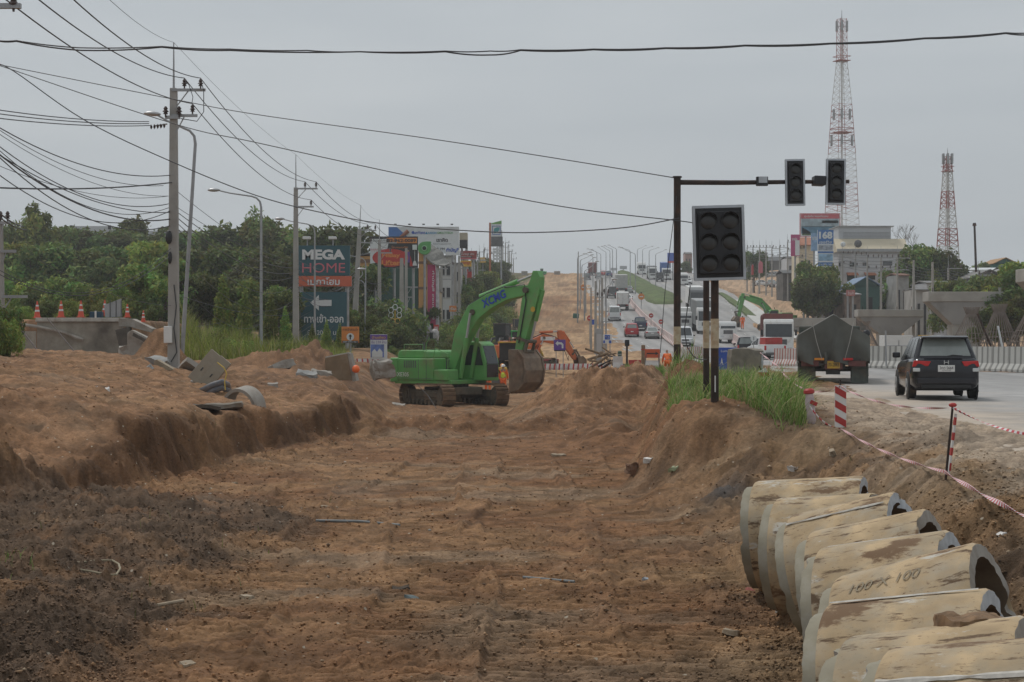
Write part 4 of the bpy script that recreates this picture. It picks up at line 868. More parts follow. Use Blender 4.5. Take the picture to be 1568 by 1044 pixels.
far=[(884.5,250,392,905,386),(888.5,290,397,908,390),(891,330,405,912,394),(895,255,413,916,400),(908,420,392,893,388),(914,400,385,899,381),(920,440,388,905,382),(928,460,385,915,378),(934,440,383,921,377),(938,430,381,925,376),(944,420,380,931,375),(965,400,383,947,378),(973,360,388,950,379),
 (976,520,381,990,376),(984,490,381,1000,377),(994,450,383,1009,379),(1004,410,388,1021,382)]
nm=['leftmost','second from left','third from left','fourth from left','fifth','sixth','seventh','eighth','ninth','tenth','eleventh','twelfth','thirteenth','fourteenth','fifteenth','sixteenth','last, rightmost']
for (x,d,ty,hx,hy),n_ in zip(far,nm): lamp(f'thin street lamp on the hill road, {n_} of the row',x,d,ty,hx,hy,group='far street lamps up the hill road',r=.11)
lamp('street lamp beside the blue sign and steel cabinet at the road edge',928,175,437,942,427,r=.09)
# transformer poles beside the road
for x,ty,la in [(912,430,'left pole of the transformer pair beside the road cabinet'),(922,425,'right pole of the transformer pair beside the road cabinet')]:
    t,g,h=utility_pole(la,x,165,ty,arms=((-1.5,.8,(.2,.6)),(-4.2,1.0,())),spike=0,w=.15,simple=True,group='transformer poles')
    if x==922:
        MB().cyl((-.35,-.3,h-6.4),(-.35,-.3,h-5.4),.3).build('transformer',m_gdark,t); MB().cyl((-.35,-.3,h-5.4),(-.35,-.3,h-5.1),.1).build('bushing',m_ins,t)
for i,(x,d,ty) in enumerate([(885.5,300,385),(927,300,418),(897,280,420),(918,210,428),(905,175,440)]): utility_pole(['bare thin pole on the corridor edge at the crest','short thin pole at the hill road edge, uphill of the transformer','thin pole at the verge among the lamp posts','pole just right behind the transformer pair','thin pole left of the transformer pair'][i],x,d,ty,arms=(),spike=0,w=.11,simple=True,group='bare poles at the road edge')
# rows of poles on the left going uphill, and on the right
rr=random.Random(3); k=0
ords=['first','second','third','fourth','fifth','sixth','seventh','eighth','ninth','tenth','eleventh','twelfth','thirteenth','fourteenth','fifteenth','sixteenth','seventeenth','eighteenth','nineteenth','twentieth','twenty first','twenty second','twenty third','twenty fourth','twenty fifth','twenty sixth','twenty seventh','twenty eighth','twenty ninth','thirtieth','thirty first','thirty second','thirty third','thirty fourth','thirty fifth','thirty sixth']
for x,d,ty in [(671,185,410),(676,190,406),(697,215,385),(703,215,392),(712,230,396),(716,240,388),(722,250,392),(731,265,398),(734,300,385),(741,320,382),(746,330,388),(751,350,376),(756,365,384),(761,380,378),(765,400,372),(770,415,378),(774,430,371),(778,450,376),(780,470,384),(783,490,388),(786,510,396)]:
    utility_pole(f'{ords[k]} pole from the left in the far row climbing past the shops',x,d,ty,arms=((0,1.5,(.2,1.3)),(-1.5,1.2,())) if k%2 else ((0,1.0,(.9,)),),spike=1.2,w=.19,simple=True,group='far power poles climbing past the left-hand shops'); k+=1
k=0
for x,d,ty,a in [(1144,380,378,1),(1153,370,378,1),(1163,360,378,1),(1173,350,378,1),(1182,340,380,1),(1194,330,378,1),(1206,320,370,1),(1218,300,380,1),(1262,270,388,0),(1290,250,388,1),(1310,240,390,1),(1328,230,394,1),(1349,225,394,1),(1374,215,394,1),(1399,190,398,0),(1428,180,401,0),(1452,200,410,1),(1498,190,420,1),(1531,150,440,0)]:
    zb=float(Tz((x-CX)*d/F,d))
    utility_pole(f'{ords[k]} power pole from the left, right of the road',x,d,ty,arms=((0,1.6,(.1,.8,1.5)),(-1.5,1.4,(.2,1.2))) if a else (),spike=1.5 if a else 0,w=.15,simple=True,group='power poles along the right-hand shops',z0=zb); k+=1
stk=MB().cyl((0,0,-12),(-.6,0,4.8),.22,.14,8).cyl((-.6,0,4.8),(-.62,0,5.2),.3,.2,8).build('smoke_stack',m_rust); stk.location=P(1499,400,230); tag(stk,'dark leaning flue pipe against the sky right of the second mast','chimney pipe')
# wires
def wire(label,pts,r=.022,sag=0,group=None,m=None,n=14,name='power_line'):
    pts=[Vector(p) for p in pts]; out=[]; r=r*.8
    if sag==0 and len(pts)>2:
        Q=[pts[0]*2-pts[1]]+pts+[pts[-1]*2-pts[-2]]
        for i in range(1,len(Q)-2):
            for k in range(n):
                t=k/n; a,b_,c,d_=Q[i-1],Q[i],Q[i+1],Q[i+2]; out.append(.5*((2*b_)+(c-a)*t+(2*a-5*b_+4*c-d_)*t*t+(3*b_-a-3*c+d_)*t**3))
        pts=[pts[-1],pts[-1]-Vector((1e-3,0,0))]; sag=0; n=1
    for i in range(len(pts)-1):
        for k in range(n if i<len(pts)-2 else n+1):
            t=k/n; p=pts[i].lerp(pts[i+1],t); p=p-Vector((0,0,4*sag*t*(1-t))); out.append(p)
    o=MB().tube(out,r,5,caps=False).build(name,m or m_wire,fix=False,smooth='all'); return tag(o,label,'cable',group)
def W(p): return P(*p)
def iw(pole,g,h,x,dz,y=-.12): return Vector((g.x+x,g.y+y,g.z+h+dz+.36))
gw='high voltage lines on the left poles'
ph=[(.42,0,.6,0,.62,0,.7,-.2),(1.02,0,1.3,0,1.25,0,1.4,-.2),(.72,-.95,.98,-1.15,.95,-1.0,.98,-1.1)]
nmw=['inner top','outer top','lower']
ex=[(-190,-230),(-110,-235),(-260,-235)]
for j,(a,az,b_,bz,c,cz,e,ez) in enumerate(ph):
    A_=iw(P1,g1,h1,a,az); B_=iw(P2,g2,h2,b_,bz); C_=iw(P3,g3,h3,c+.5,cz); D_=iw(P4,g4,h4,e,ez)
    S=P(ex[j][0],ex[j][1],26)
    wire(f'{nmw[j]} high voltage line from the tallest pole up out of the top left',[S,A_],.022,.75,gw,n=26)
    wire(f'{nmw[j]} high voltage line between the tallest and the second pole',[A_,B_],.022,.8,gw,n=20)
    wire(f'{nmw[j]} high voltage line between the second and the leaning third pole',[B_,C_],.024,.55,gw)
    wire(f'{nmw[j]} high voltage line between the third and fourth pole',[C_,D_],.024,.3,gw)
wire('thin earth wire joining the tips of the lightning rods',[P(80,-90,30),Vector((g1.x,g1.y,g1.z+h1+1.7)),Vector((g2.x,g2.y,g2.z+h2+2.1)),Vector((g3.x+.5,g3.y,g3.z+h3+1.9)),Vector((g4.x,g4.y,g4.z+h4+1.8))],.009,.3,gw,n=10)
wire('twisted cable bundle crossing the whole sky, upper strand',[W(q) for q in [(-10,61,40),(25,62,40),(120,73,40),(248,71,40),(352,75,40),(470,77,40),(551,79,40),(682,78,40),(751,78,40),(797,76,40),(909,75,40),(1019,73,40),(1141,69,40),(1272,66,40),(1416,58,40),(1540,50,40),(1590,49,40)]],.02,0.02,'cables crossing the sky',n=6)
wire('twisted cable bundle crossing the whole sky, lower strand',[W(q) for q in [(-10,61,40.1),(25,63,40.1),(125,77,40.1),(248,72,40.1),(352,77,40.1),(551,79,40.1),(682,79,40.1),(751,84,40.1),(797,77,40.1),(909,76,40.1),(1019,74,40.1),(1141,70,40.1),(1272,67,40.1),(1416,59,40.1),(1540,51,40.1),(1590,52,40.1)]],.024,0.03,'cables crossing the sky',n=6)
wire('long cable from the tallest pole region down to the gantry top',[W(q) for q in [(-10,97,60),(262,151,58),(392,175,56),(650,211,52),(850,242,50),(1038,273,48)]],.018,0,'cables crossing the sky',n=8)
wire('long cable passing under the first, ending behind the six lamp signal',[W(q) for q in [(-10,97,56),(262,188,54),(392,218,52),(640,272,50),(860,316,48),(1040,338,47.6),(1062,342,47)]],.018,0,'cables crossing the sky',n=8)
wire('long sagging cable low across the sky above the billboards',[W(q) for q in [(-10,97,56),(20,108,56),(130,184,56),(262,247,56),(392,299,55),(500,327,54),(600,344,52),(750,355,50),(850,355,49),(960,348,48),(1040,334,47.6)]],.022,0,'cables crossing the sky',n=6)
lf=[((-10,167),(228,186),.02,.1),((-10,173),(228,189),.02,.1),((-10,180),(230,192),.02,.1),((-10,190),(262,268),.022,.5),((-10,193),(250,284),.014,.5),((-10,199),(258,300),.012,.5),((-10,217),(258,312),.02,.7),((-10,222),(258,318),.016,.9),((-10,229),(262,335),.03,.7),((-10,231),(262,325),.02,.5),((-10,232),(262,345),.022,.9),((-10,250),(258,300),.012,.4),((-10,261),(262,322),.02,.9),((-10,287),(265,279),.03,.12),((-10,317),(36,347),.03,.1),((-10,325),(40,352),.03,.1)]
pos=['first','second','third','fourth','fifth','sixth','seventh','eighth','ninth','tenth','eleventh','twelfth','thirteenth','fourteenth','fifteenth','sixteenth']
for j,(a,b_,r_,sg) in enumerate(lf): wire(f'{pos[j]} cable down in the fan from the left edge to the tallest pole',[P(a[0],a[1],48),P(b_[0],b_[1],63)],r_,sg,'telecom cables fanning to the tallest pole',n=22)
for j,(a,b_,r_,sg) in enumerate([((-10,415),(264,388),.016,1.1),((-10,408),(264,378),.014,1.2),((60,398),(264,468),.010,.3),((268,322),(446,410),.02,.5),((268,330),(446,418),.022,.7),((268,338),(446,425),.018,.9),((268,315),(446,405),.014,.3),((268,345),(446,440),.016,1.2),((268,290),(446,400),.014,.4),((268,450),(446,482),.012,.3),((268,380),(446,462),.012,1.3),((268,420),(400,495),.012,1.0)]):
    d2=105 if b_[0]>300 else 63
    wire(f'{pos[j]} low slack cable strung from the tallest pole',[P(a[0],a[1],50 if a[0]<100 else 63),P(b_[0],b_[1],d2)],r_,sg,'slack low cables around the tallest pole',n=22)
for j in range(9):
    a=(456,398+j*7); b_=(545,405+j*4); wire(f'{pos[j]} slack cable from the top, crossing the teal sign',[P(a[0],a[1],107),P(b_[0],b_[1],135)],.02,.6+.25*(j%4),'slack cables across the teal sign',n=14)
for j in range(8):
    wire(f'{pos[j]} cable splaying down from the leaning pole over the teal sign',[P(541,428+j*3,134),P(300+j*26,560-j*5 if j>2 else 500+j*14,95+j*2)],.016,.5,'cables splaying down from the leaning pole',n=10)
for j in range(6):
    wire(f'{pos[j]} slack cable from the third pole to the fourth and the twin poles',[P(546,415+j*8,135),P(584,432+j*7,151),P(618,455+j*8,150)],.025,.5+.2*j,'slack cables by the black billboard',n=9)
for j in range(4): wire(f'{pos[j]} wire along the right hand power poles',[P(1144,380+j*4,379),P(1206,380+j*4,319),P(1290,392+j*5,249),P(1374,397+j*5,214),P(1452,413+j*4,199),P(1590,428+j*5,185)],.03,.5,'wires along the right-hand power poles',n=8)
wire('grey guy wire hanging beside the tall black signal pole',[P(1036,300,47.8),P(1020,430,47.9),P(1011,540,48)],.013,.0,'cables at the signals',n=6)
wire('black loose cable curling under the signal pole',[P(1057,437,32),P(1048,505,32.2),P(1052,530,32.3),P(1064,547,32.4),P(1082,550,32)],.012,.02,'cables at the signals',n=6)
# ---------------------------------------------------------------- traffic signals
def stripes_post(label,px,d,topy,r=.07,bands=((.62,1.05),),z0=None,cat='signal pole'):
    g=G(px,d); 
    if z0 is not None: g.z=z0
    h=(CY-topy)*d/F-g.z; t=thing('signal_pole',label,cat,g)
    MB().cyl((0,0,-.2),(0,0,h),r,n=16).build('pole',m_rust,t,smooth=True)
    cream=mat('cream_band_paint',(.55,.47,.33),.6,var=.12,scale=5,dirt=.45,dirtcol=(.30,.13,.04))
    for a,c in bands: MB().cyl((0,0,a),(0,0,c),r+.004,n=16).build('painted_band',cream,t,smooth=True)
    return t,g,h
lens=mat('unlit_lens',(.028,.027,.026),.3,var=.2)
house_m=mat('signal_housing',(.012,.012,.015),.5,var=.2)
edge=mat('reflective_border',(.46,.49,.53),.4,var=.1,dirt=.2,dirtcol=(.3,.3,.3))
def signal_head(par,c,rows,cols,W_,H_,ry=0,name='signal_head',yaw=0):
    s=MB().box((0,0,0),(W_,.10,H_)).build(name,house_m,par,bevel=.02); s.location=c; s.rotation_euler=(0,ry,yaw)
    b=MB(); t_=.05
    for sx in (-1,1): b.box((sx*(W_/2-t_/2),-.056,0),(t_,.012,H_))
    for sz in (-1,1): b.box((0,-.056,sz*(H_/2-t_/2)),(W_-2*t_,.012,t_))
    b.build('border',edge,s)
    cw=(W_-.16)/cols; chh=(H_-.22)/rows; r=min(cw,chh)*.40
    MB().box((0,-.09,0),(W_-.2,.1,H_-.24)).build('lamp_box',house_m,s,bevel=.015)
    for i in range(cols):
        for j in range(rows):
            x=-W_/2+.08+cw*(i+.5); z=-H_/2+.11+chh*(j+.5)
            l=MB().sphere((x,-.13,z),r,16,8,(1,.22,1)).build('lens',lens,s,smooth=True)
            v=MB(); n=14; vs=[]
            for q in range(n+1):
                a=R(-25)+R(230)*q/n; vs+=[(x+math.cos(a)*r*1.06,-.13,z+math.sin(a)*r*1.06),(x+math.cos(a)*r*1.06,-.13-.16*max(.15,math.sin(a)),z+math.sin(a)*r*1.06),(x+math.cos(a)*r*1.13,-.13-.16*max(.15,math.sin(a)),z+math.sin(a)*r*1.13),(x+math.cos(a)*r*1.13,-.13,z+math.sin(a)*r*1.13)]
            fs=[]
            for q in range(n):
                for e_ in range(4): fs.append((q*4+e_,q*4+(e_+1)%4,(q+1)*4+(e_+1)%4,(q+1)*4+e_))
            v.add(vs,fs).build('visor',house_m,s,smooth='all')
    return s
dS=32.0; px2m=dS/F
t,g,h=stripes_post('rusty black pole with cream band carrying the big six lamp signal',1094.5,dS,385,r=.075,bands=((1.02,.0),) if 0 else (((CY-533)*dS/F-(-1.2),(CY-488)*dS/F+1.2),),z0=-1.2)
zc=(CY-372.5)*dS/F-g.z; signal_head(t,((1097.5-1094.5)*px2m+.02,-.16,zc),3,2,79*px2m,114*px2m,ry=R(-1.6))
m0=MB().cyl((-.002,-.079,(CY-600)*dS/F-g.z),(-.002,-.079,(CY-575)*dS/F-g.z),.012,n=6).build('white_tag',m_white,t)
t2,g2b,h2b=stripes_post('second rusty black pole, left of the six lamp signal pole',1081.5,34,420,r=.062,bands=(((CY-533)*34/F+1.15,(CY-491)*34/F+1.15),),z0=-1.15)
dG=48.0; q=dG/F
t3,g3b,h3b=stripes_post('tall black gantry pole with cream band, carrying the overhead signals',1037,dG,272,r=.10,bands=(((CY-527)*q+1.3,(CY-500)*q+1.3),(.05,(CY-552)*q+1.3)),z0=-1.3)
arm_z=(CY-279)*q-g3b.z
MB().tube([(0,0,arm_z),(1.5,0,arm_z-.01),(3.2,0,arm_z+.01),(4.86,0,arm_z+.02)],[.075,.07,.06,.055],10).build('gantry_arm',m_rust,t3,smooth=True)
MB().cyl((0,0,h3b),(0,0,h3b+.04),.13,n=16).build('pole_cap',m_rust,t3)
def gx(px): return (px-1037)*q
signal_head(t3,(gx(1216),-.14,(CY-280)*q-g3b.z),3,1,30*q,71*q,ry=R(-.8)); signal_head(t3,(gx(1278),-.14,(CY-279)*q-g3b.z),3,1,30*q,70*q,ry=R(.8))
b=MB().box((gx(1254),0,(CY-277)*q-g3b.z),(.34,.5,.26),(0,R(3),0)); b.build('side_signal',house_m,t3,bevel=.03)
sl=MB().box((gx(1166),-.1,(CY-278)*q-g3b.z),(.33,.14,.26)).build('floodlight',house_m,t3,bevel=.015); MB().box((gx(1167),-.175,(CY-276)*q-g3b.z),(.24,.01,.17)).build('floodlight_glass',edge,sl)
# small black signals at the works
for px_,d_,ty,hy,la in [(960,96,523,525,'small black signal on a post above the red barriers'),(982,300,447,449,'far small round lamp on a post above the red barrier line')]:
    g=G(px_,d_); t=thing('small_signal',la,'signal',g); hh=(CY-hy)*d_/F-g.z
    MB().cyl((0,0,0),(0,0,hh),.06).build('post',m_rust,t); MB().box((0,-.1,hh),(.26,.2,.36)).build('signal_head',house_m,t,bevel=.03)
g=G(1327,78,road=False); g.z=-1.5; t=thing('small_signal','black round lamp on a thin post right of the tarpaulin truck','signal',g)
MB().cyl((0,0,0),(0,0,1.75),.03).build('post',m_gdark,t); MB().sphere((0,0,1.85),.17,12,8,(1,.6,1)).build('signal_head',house_m,t,smooth=True)
# ---------------------------------------------------------------- signs and billboards
def board(label,px0,py0,px1,py1,d,m,name='billboard',posts=(),depth=.3,cat='billboard',th=None,yaw=0,frame=None,group=None,pm=None,ground=True,pr=.14):
    x0,z0=(px0-CX)*d/F,(CY-py1)*d/F; x1,z1=(px1-CX)*d/F,(CY-py0)*d/F
    c=Vector(((x0+x1)/2,d,(z0+z1)/2)); gzb=gz(c.x,d); t=thing(name,label,cat,(c.x,d,gzb),yaw,group); W_,H_=x1-x0,z1-z0; zc=c.z-gzb
    MB().box((0,0,zc),(W_,depth,H_)).build('panel',m,t,bevel=.01)
    if frame:
        b=MB(); f=.1*H_/4
        for s in (-1,1): b.box((s*(W_/2),0,zc),(f,depth+.06,H_+f)); b.box((0,0,zc+s*H_/2),(W_-f,depth+.06,f))
        b.build('frame',frame,t)
    for p in posts: MB().cyl(((p-.5)*W_,depth*.5+.1,0),((p-.5)*W_,depth*.5+.1,zc+H_*.4),pr,n=8).build('support_post',pm or m_galv,t)
    def L(s,u,v,w,h,mm,bold=0,nm='lettering'): # u,v centre 0..1 from top left
        return txt(s,w*W_,h*H_,mm,t,((u-.5)*W_,-depth/2-.03,zc+(.5-v)*H_),(R(90),0,0),nm,bold)
    def B(u,v,w,h,mm,nm='colour_field',poly=None,th=.02):
        if poly: return MB().prism([((a-.5)*W_,zc+(.5-c_)*H_) for a,c_ in poly],-depth/2-th,-depth/2+.0,'xz').build(nm,mm,t)
        return MB().box(((u-.5)*W_,-depth/2-th/2,zc+(.5-v)*H_),(w*W_,th,h*H_)).build(nm,mm,t)
    return t,L,B,W_,H_,zc
teal=mat('sign_teal',(.022,.085,.105),.5,var=.08,dirt=.1,dirtcol=(.05,.1,.1)); wht=mat('sign_white',(.62,.64,.64),.5,var=.05,dirt=.1,dirtcol=(.4,.4,.38)); pnk=mat('sign_pink',(.52,.14,.17),.5,var=.05); orr=mat('sign_orange_red',(.50,.11,.05),.5,var=.08)
org=mat('sign_orange',(.62,.21,.04),.5,var=.1); blk=mat('sign_black',(.02,.02,.022),.5,var=.2); sred=mat('sign_red',(.45,.03,.02),.5,var=.1); spur=mat('sign_purple',(.13,.06,.30),.5,var=.1); syel=mat('sign_yellow',(.66,.40,.05),.5,var=.1); sgrn=mat('sign_green',(.10,.33,.10),.5,var=.1)
t,L,B,W_,H_,zc=board('teal store sign with white and pink lettering, orange band and arrow panel',456,376,536,422,120,teal,posts=(.06,.94),name='store_sign',cat='store sign')
L('MEGA',.5,.30,.82,.34,wht,.05); L('HOME',.5,.74,.82,.32,pnk,.0)
z2=(CY-430.5)*120/F-(CY-399)*120/F; w2=(538-456)*120/F
o=MB().box((.06,0,zc+z2),(w2,.3,.72)).build('orange_band',orr,t); txt('เมกาโฮม',w2*.6,.55,wht,o,(.0,-.18,zc+z2),bold=.02)
z3=(CY-484)*120/F-(CY-399)*120/F; w3=(531-461)*120/F; h3_=74*120/F
o=MB().box((.0,.05,zc+z3),(w3,.25,h3_)).build('arrow_panel',teal,t)
MB().prism([(-.95,zc+z3+.95),(-.35,zc+z3+1.5),(-.35,zc+z3+1.15),(.55,zc+z3+1.15),(.55,zc+z3+.72),(-.35,zc+z3+.72),(-.35,zc+z3+.4)],-.12,-.085,'xz').build('arrow',wht,o)
txt('ทางเข้า-ออก',w3*.86,.62,wht,o,(0,-.1,zc+z3-.15),bold=.02); txt('ปิด 20.00 น.-',w3*.7,.35,wht,o,(0,-.1,zc+z3-1.15))
for x in (-1.2,.62): 
    b=MB(); b.cyl((x,.2,zc+1.0),(x,.2,zc+1.55),.04); b.build('floodlight_stem',m_galv,t); MB().box((x,-.1,zc+1.6),(.55,.4,.2)).build('floodlight',wht,t,bevel=.03)
# black / orange hi-bay billboard
t,L,B,W_,H_,zc=board('large black billboard with a red oval, orange phone strip and white left panel',567,362,640,410,165,blk,posts=(.1,.5,.9),name='billboard')
B(0,0,0,0,wht,'white_field',poly=[(0,.08),(.40,.08),(.36,.40),(.18,.78),(0,.95)]); B(.66,.13,.64,.17,org,'orange_strip')
MB().lathe([(.001,-.02),(1.75,-.02),(1.75,.0),(.001,0)],(0,0,0),28,'y').build('red_oval',sred,t).location=(-.35,-.155,zc-.55)
ov=[c for c in bpy.data.objects if c.parent==t and c.name.startswith('red_oval')][0]; ov.scale=(1,1,.5)
L('HiBay',.44,.62,.38,.17,org,.04); L('Lifter',.44,.84,.40,.17,org,.04); L('02-962-0089',.66,.13,.60,.11,blk,.03); L('โรมแมนติก',.62,.34,.34,.07,org); L('ๆๆๆๆ๐๑๒',.16,.45,.3,.12,pnk)
L('เบอร์โทร',.20,.12,.34,.09,blk)
B(.80,.66,.06,.34,spur,'blue_figure'); B(.80,.46,.035,.06,m_skin,'face'); B(0,0,0,0,sred,'cape',poly=[(.84,.60),(.90,.95),(.83,.95)]); B(0,0,0,0,wht,'bell_lamp',poly=[(.915,.78),(.955,.78),(.985,.93),(.885,.93)]); B(.935,.35,.09,.16,wht,'floodlight',th=.3); B(.935,.6,.01,.35,wht,'lamp_cord')
B(.73,.70,.035,.45,pnk,'pink_banner')
# shop building with orange columns and curved grey eave
d=175; q_=d/F
def X_(px): return (px-CX)*q_
def Z_(py): return (CY-py)*q_
t=thing('shop_building','shop with orange clad column, pink and white banners and a sweeping grey eave','building',(X_(640),d,gz(X_(640),d)))
zz=gz(X_(640),d); cl=mat('orange_cladding',(.56,.30,.10),.6,var=.1,scale=1,dirt=.2,dirtcol=(.35,.2,.1)); brn=mat('brown_trim',(.20,.11,.06),.7,var=.1)
def lx(px): return X_(px)-X_(640)
def lz(py): return Z_(py)-zz
MB().span((lx(560),.3,0),(lx(640),6,lz(410))).build('green_wall',mat('dark_green_sheet',(.018,.075,.055),.6,var=.2,scale=.5,dirt=.3,dirtcol=(.03,.05,.03)),t)
MB().span((lx(641),0,lz(480)),(lx(653.5),3,lz(376))).build('orange_column',cl,t)
for py in (402,441,474): MB().span((lx(640.5),-.06,lz(py+2)),(lx(654),.0,lz(py-2))).build('column_trim',brn,t)
MB().span((lx(546),-.1,lz(412)),(lx(567),4,lz(392))).build('orange_block',cl,t); MB().span((lx(545.5),-.2,lz(402)),(lx(567.5),-.1,lz(397))).build('block_band',brn,t); MB().prism([(lx(545),lz(391)),(lx(569),lz(386)),(lx(569),lz(388)),(lx(545),lz(393))],-.4,4,'xz').build('block_roof',m_slate,t)
MB().prism([(lx(654.3),lz(404)),(lx(654.3),lz(390)),(lx(662),lz(404))],.05,2.5,'xz').build('gable_infill',cl,t)
MB().span((lx(655),-.25,lz(497)),(lx(667),.1,lz(405))).build('pink_banner',mat('magenta_banner',(.42,.035,.12),.6,var=.1),t)
pb=[c for c in bpy.data.objects if c.parent==t and c.name.startswith('pink_banner')][0]; txt('ทำบัญชี สอบบัญชี',5.0,.28,wht,pb,(lx(663.5),-.28,lz(452)),(R(90),R(90),0),bold=.02)
MB().span((lx(667.4),-.1,lz(500)),(lx(672),1,lz(404))).build('white_banner',mat('white_patterned_banner',(.5,.5,.52),.6,var=.4,scale=2),t)
MB().span((lx(640),1,0),(lx(672),6,lz(480))).build('shopfront',mat('dark_shopfront',(.05,.04,.035),.5,var=.4,scale=1),t)
ev=[(641,375),(645,383),(652,393),(660,401),(668,405),(681,407)]; rv=[(648,372),(656,377),(664,383),(672,388),(677,398),(685,406)]
vs=[(lx(a),-.7,lz(b)) for a,b in ev]+[(lx(a+3),4,lz(b-6)) for a,b in rv]; n=len(ev); vs2=[(x,y,z-.12) for x,y,z in vs]
MB().add(vs+vs2,[(i,i+1,n+i+1,n+i) for i in range(n-1)]+[(2*n+i,3*n+i,3*n+i+1,2*n+i+1) for i in range(n-1)]+[(i,2*n+i,2*n+i+1,i+1) for i in range(n-1)]+[(n+i,n+i+1,3*n+i+1,3*n+i) for i in range(n-1)]).build('curved_eave',mat('eave_tiles',(.19,.185,.165),.8,var=.25,scale=3),t)
# sun-vent billboard
t,L,B,W_,H_,zc=board('huge pale billboard with blue corner and three company logos over Thai text',595,347,703,388,205,wht,posts=(.1,.3,.5,.7,.9),name='billboard')
B(0,0,0,0,mat('sign_mid_blue',(.06,.17,.44),.5,var=.1),'blue_corner',poly=[(0,.02),(.12,.02),(.34,.55),(0,.62)])
MB().cyl((-W_/2+1.3,-.35,zc+.2),(-W_/2+2.4,-.35,zc+1.1),.16,.25).build('orange_arm',mat('sign_brown',(.28,.10,.05),.6),t)
L('SunVent',.43,.22,.18,.12,m_bluesign,.02); L('▲AASON',.60,.23,.16,.10,mat('sign_sky',(.03,.25,.45),.5),.02); L('GMULTITECH',.80,.23,.22,.08,sgrn,.02)
L('เราคิด',.76,.50,.16,.14,blk,.03); L('ที่ปรึกษาระบบระบายอากาศ',.76,.64,.25,.05,blk); L('038 194 415',.76,.83,.25,.09,blk,.01)
MB().lathe([(.001,-.02),(.16,-.02),(.16,.02),(.001,.02)],(-W_*.5+.345*W_,-.17,zc+.28*H_),12,'y').build('logo_dot',m_bluesign,t)
for u in (.1,.3,.5,.7,.9): MB().box(((u-.5)*W_,-.5,zc+H_/2+.25),(.3,.3,.15)).build('floodlight',m_gdark,t)
# green fan ring sign
g=P(650,380,163); gzb=gz(g.x,163); t=thing('round_fan_sign','green snail shaped fan sign with a dark hole on top of the shop','sign',(g.x,163,gzb)); z_=g.z-gzb
fan=[(math.cos(R(a))*.62,math.sin(R(a))*.62+z_) for a in range(90,361,15)]+[(.64,z_+.64),(.2,z_+.64)]
MB().prism(fan,-.3,.3,'xz').build('panel',sgrn,t,bevel=.02); MB().lathe([(.001,-.03),(.27,-.03),(.27,0),(.001,0)],(0,-.32,z_),20,'y').build('pale_ring',mat('pale_green',(.3,.5,.3),.5),t); MB().lathe([(.001,-.03),(.19,-.03),(.19,0),(.001,0)],(0,-.35,z_),20,'y').build('dark_hole',blk,t); MB().cyl((0,.4,0),(0,.4,z_),.12).build('support_post',m_galv,t)
t,L,B,W_,H_,zc=board('small white billboard with blue Thai letters right under the huge pale one',682,377,704,390.5,195,wht,posts=(.5,),name='billboard'); L('ทำบัญชี',.5,.45,.86,.55,m_bluesign,.03)
t,L,B,W_,H_,zc=board('dark red shop sign right of the huge pale billboard',705,384,730,397,230,mat('sign_dark_red',(.30,.05,.045),.5,var=.1),posts=(.2,.8),name='shop_sign',cat='shop sign'); L('ขายวัสดุก่อสร้าง',.45,.4,.8,.35,wht,.01); B(.5,.93,1,.12,pnk,'pale_strip')
t,L,B,W_,H_,zc=board('small yellow and red shop sign below the dark red one',705,399,722,408,228,syel,posts=(.5,),name='shop_sign',cat='shop sign'); L('ราคาถูก',.5,.5,.8,.6,sred,.03)
t=board('beige water tank block above the dark red sign',704,357,716,368,240,mat('beige_panel',(.42,.37,.27),.7),name='rooftop_block',cat='rooftop block',depth=3,posts=(.2,.8)); 
MB().box((0,0,t[5]-1.05),(1.1,2.9,1.0)).build('dark_base',blk,t[0])
# fuel station pylon
t,L,B,W_,H_,zc=board('tall fuel station pylon with blue framed leaf emblem and green wedge top',752,343,768,362,290,wht,posts=(),name='fuel_station_pylon',cat='pylon sign')
MB().prism([(-W_/2-.0,zc+H_/2),(W_/2,zc+H_/2),(W_/2,zc+H_/2+.6),(-W_/2,zc+H_/2+.15)],-.15,.15,'xz').build('green_wedge',mat('leaf_green',(.14,.34,.08),.5),t)
MB().span((-W_/2-.35,-.1,0),(-W_/2-.02,.2,zc+H_/2+.25)).build('orange_mast',mat('rust_orange',(.40,.13,.05),.6),t)
b=MB(); f=.11
for s in (-1,1): b.box((s*.66,-.17,zc),(f,.03,1.5)); b.box((0,-.17,zc+s*.70),(1.32-f,.03,f))
b.build('blue_frame',mat('frame_blue',(.05,.12,.38),.5),t)
MB().prism([(-.5,zc-.35),(-.35,zc+.3),(.1,zc+.5),(.55,zc+.5),(.5,zc+.05),(.2,zc-.4),(-.25,zc-.5)],-.19,-.17,'xz').build('leaf_emblem',mat('leaf_teal',(.04,.26,.28),.5),t)
MB().span((-W_/2,-.12,zc-H_/2-1.7),(W_/2+.2,.12,zc-H_/2-.02)).build('price_board',m_gdark,t)
for i in range(4): MB().box((.1,-.13,zc-H_/2-2.2-i*.55),(W_*.8,.06,.36)).build('price_row',wht,t)
MB().span((W_/2-.2,0,0),(W_/2+.1,.2,zc)).build('mast',m_galv,t)
t=thing('white_column_sign','white column sign standing among the far power poles','sign',G(725,235)); zt=(CY-402)*235/F-t.location.z
MB().box((0,0,zt/2),(.45,.5,zt)).build('panel',wht,t); MB().box((0,-.1,zt+.2),(.7,.7,.4)).build('cap',m_gdark,t)
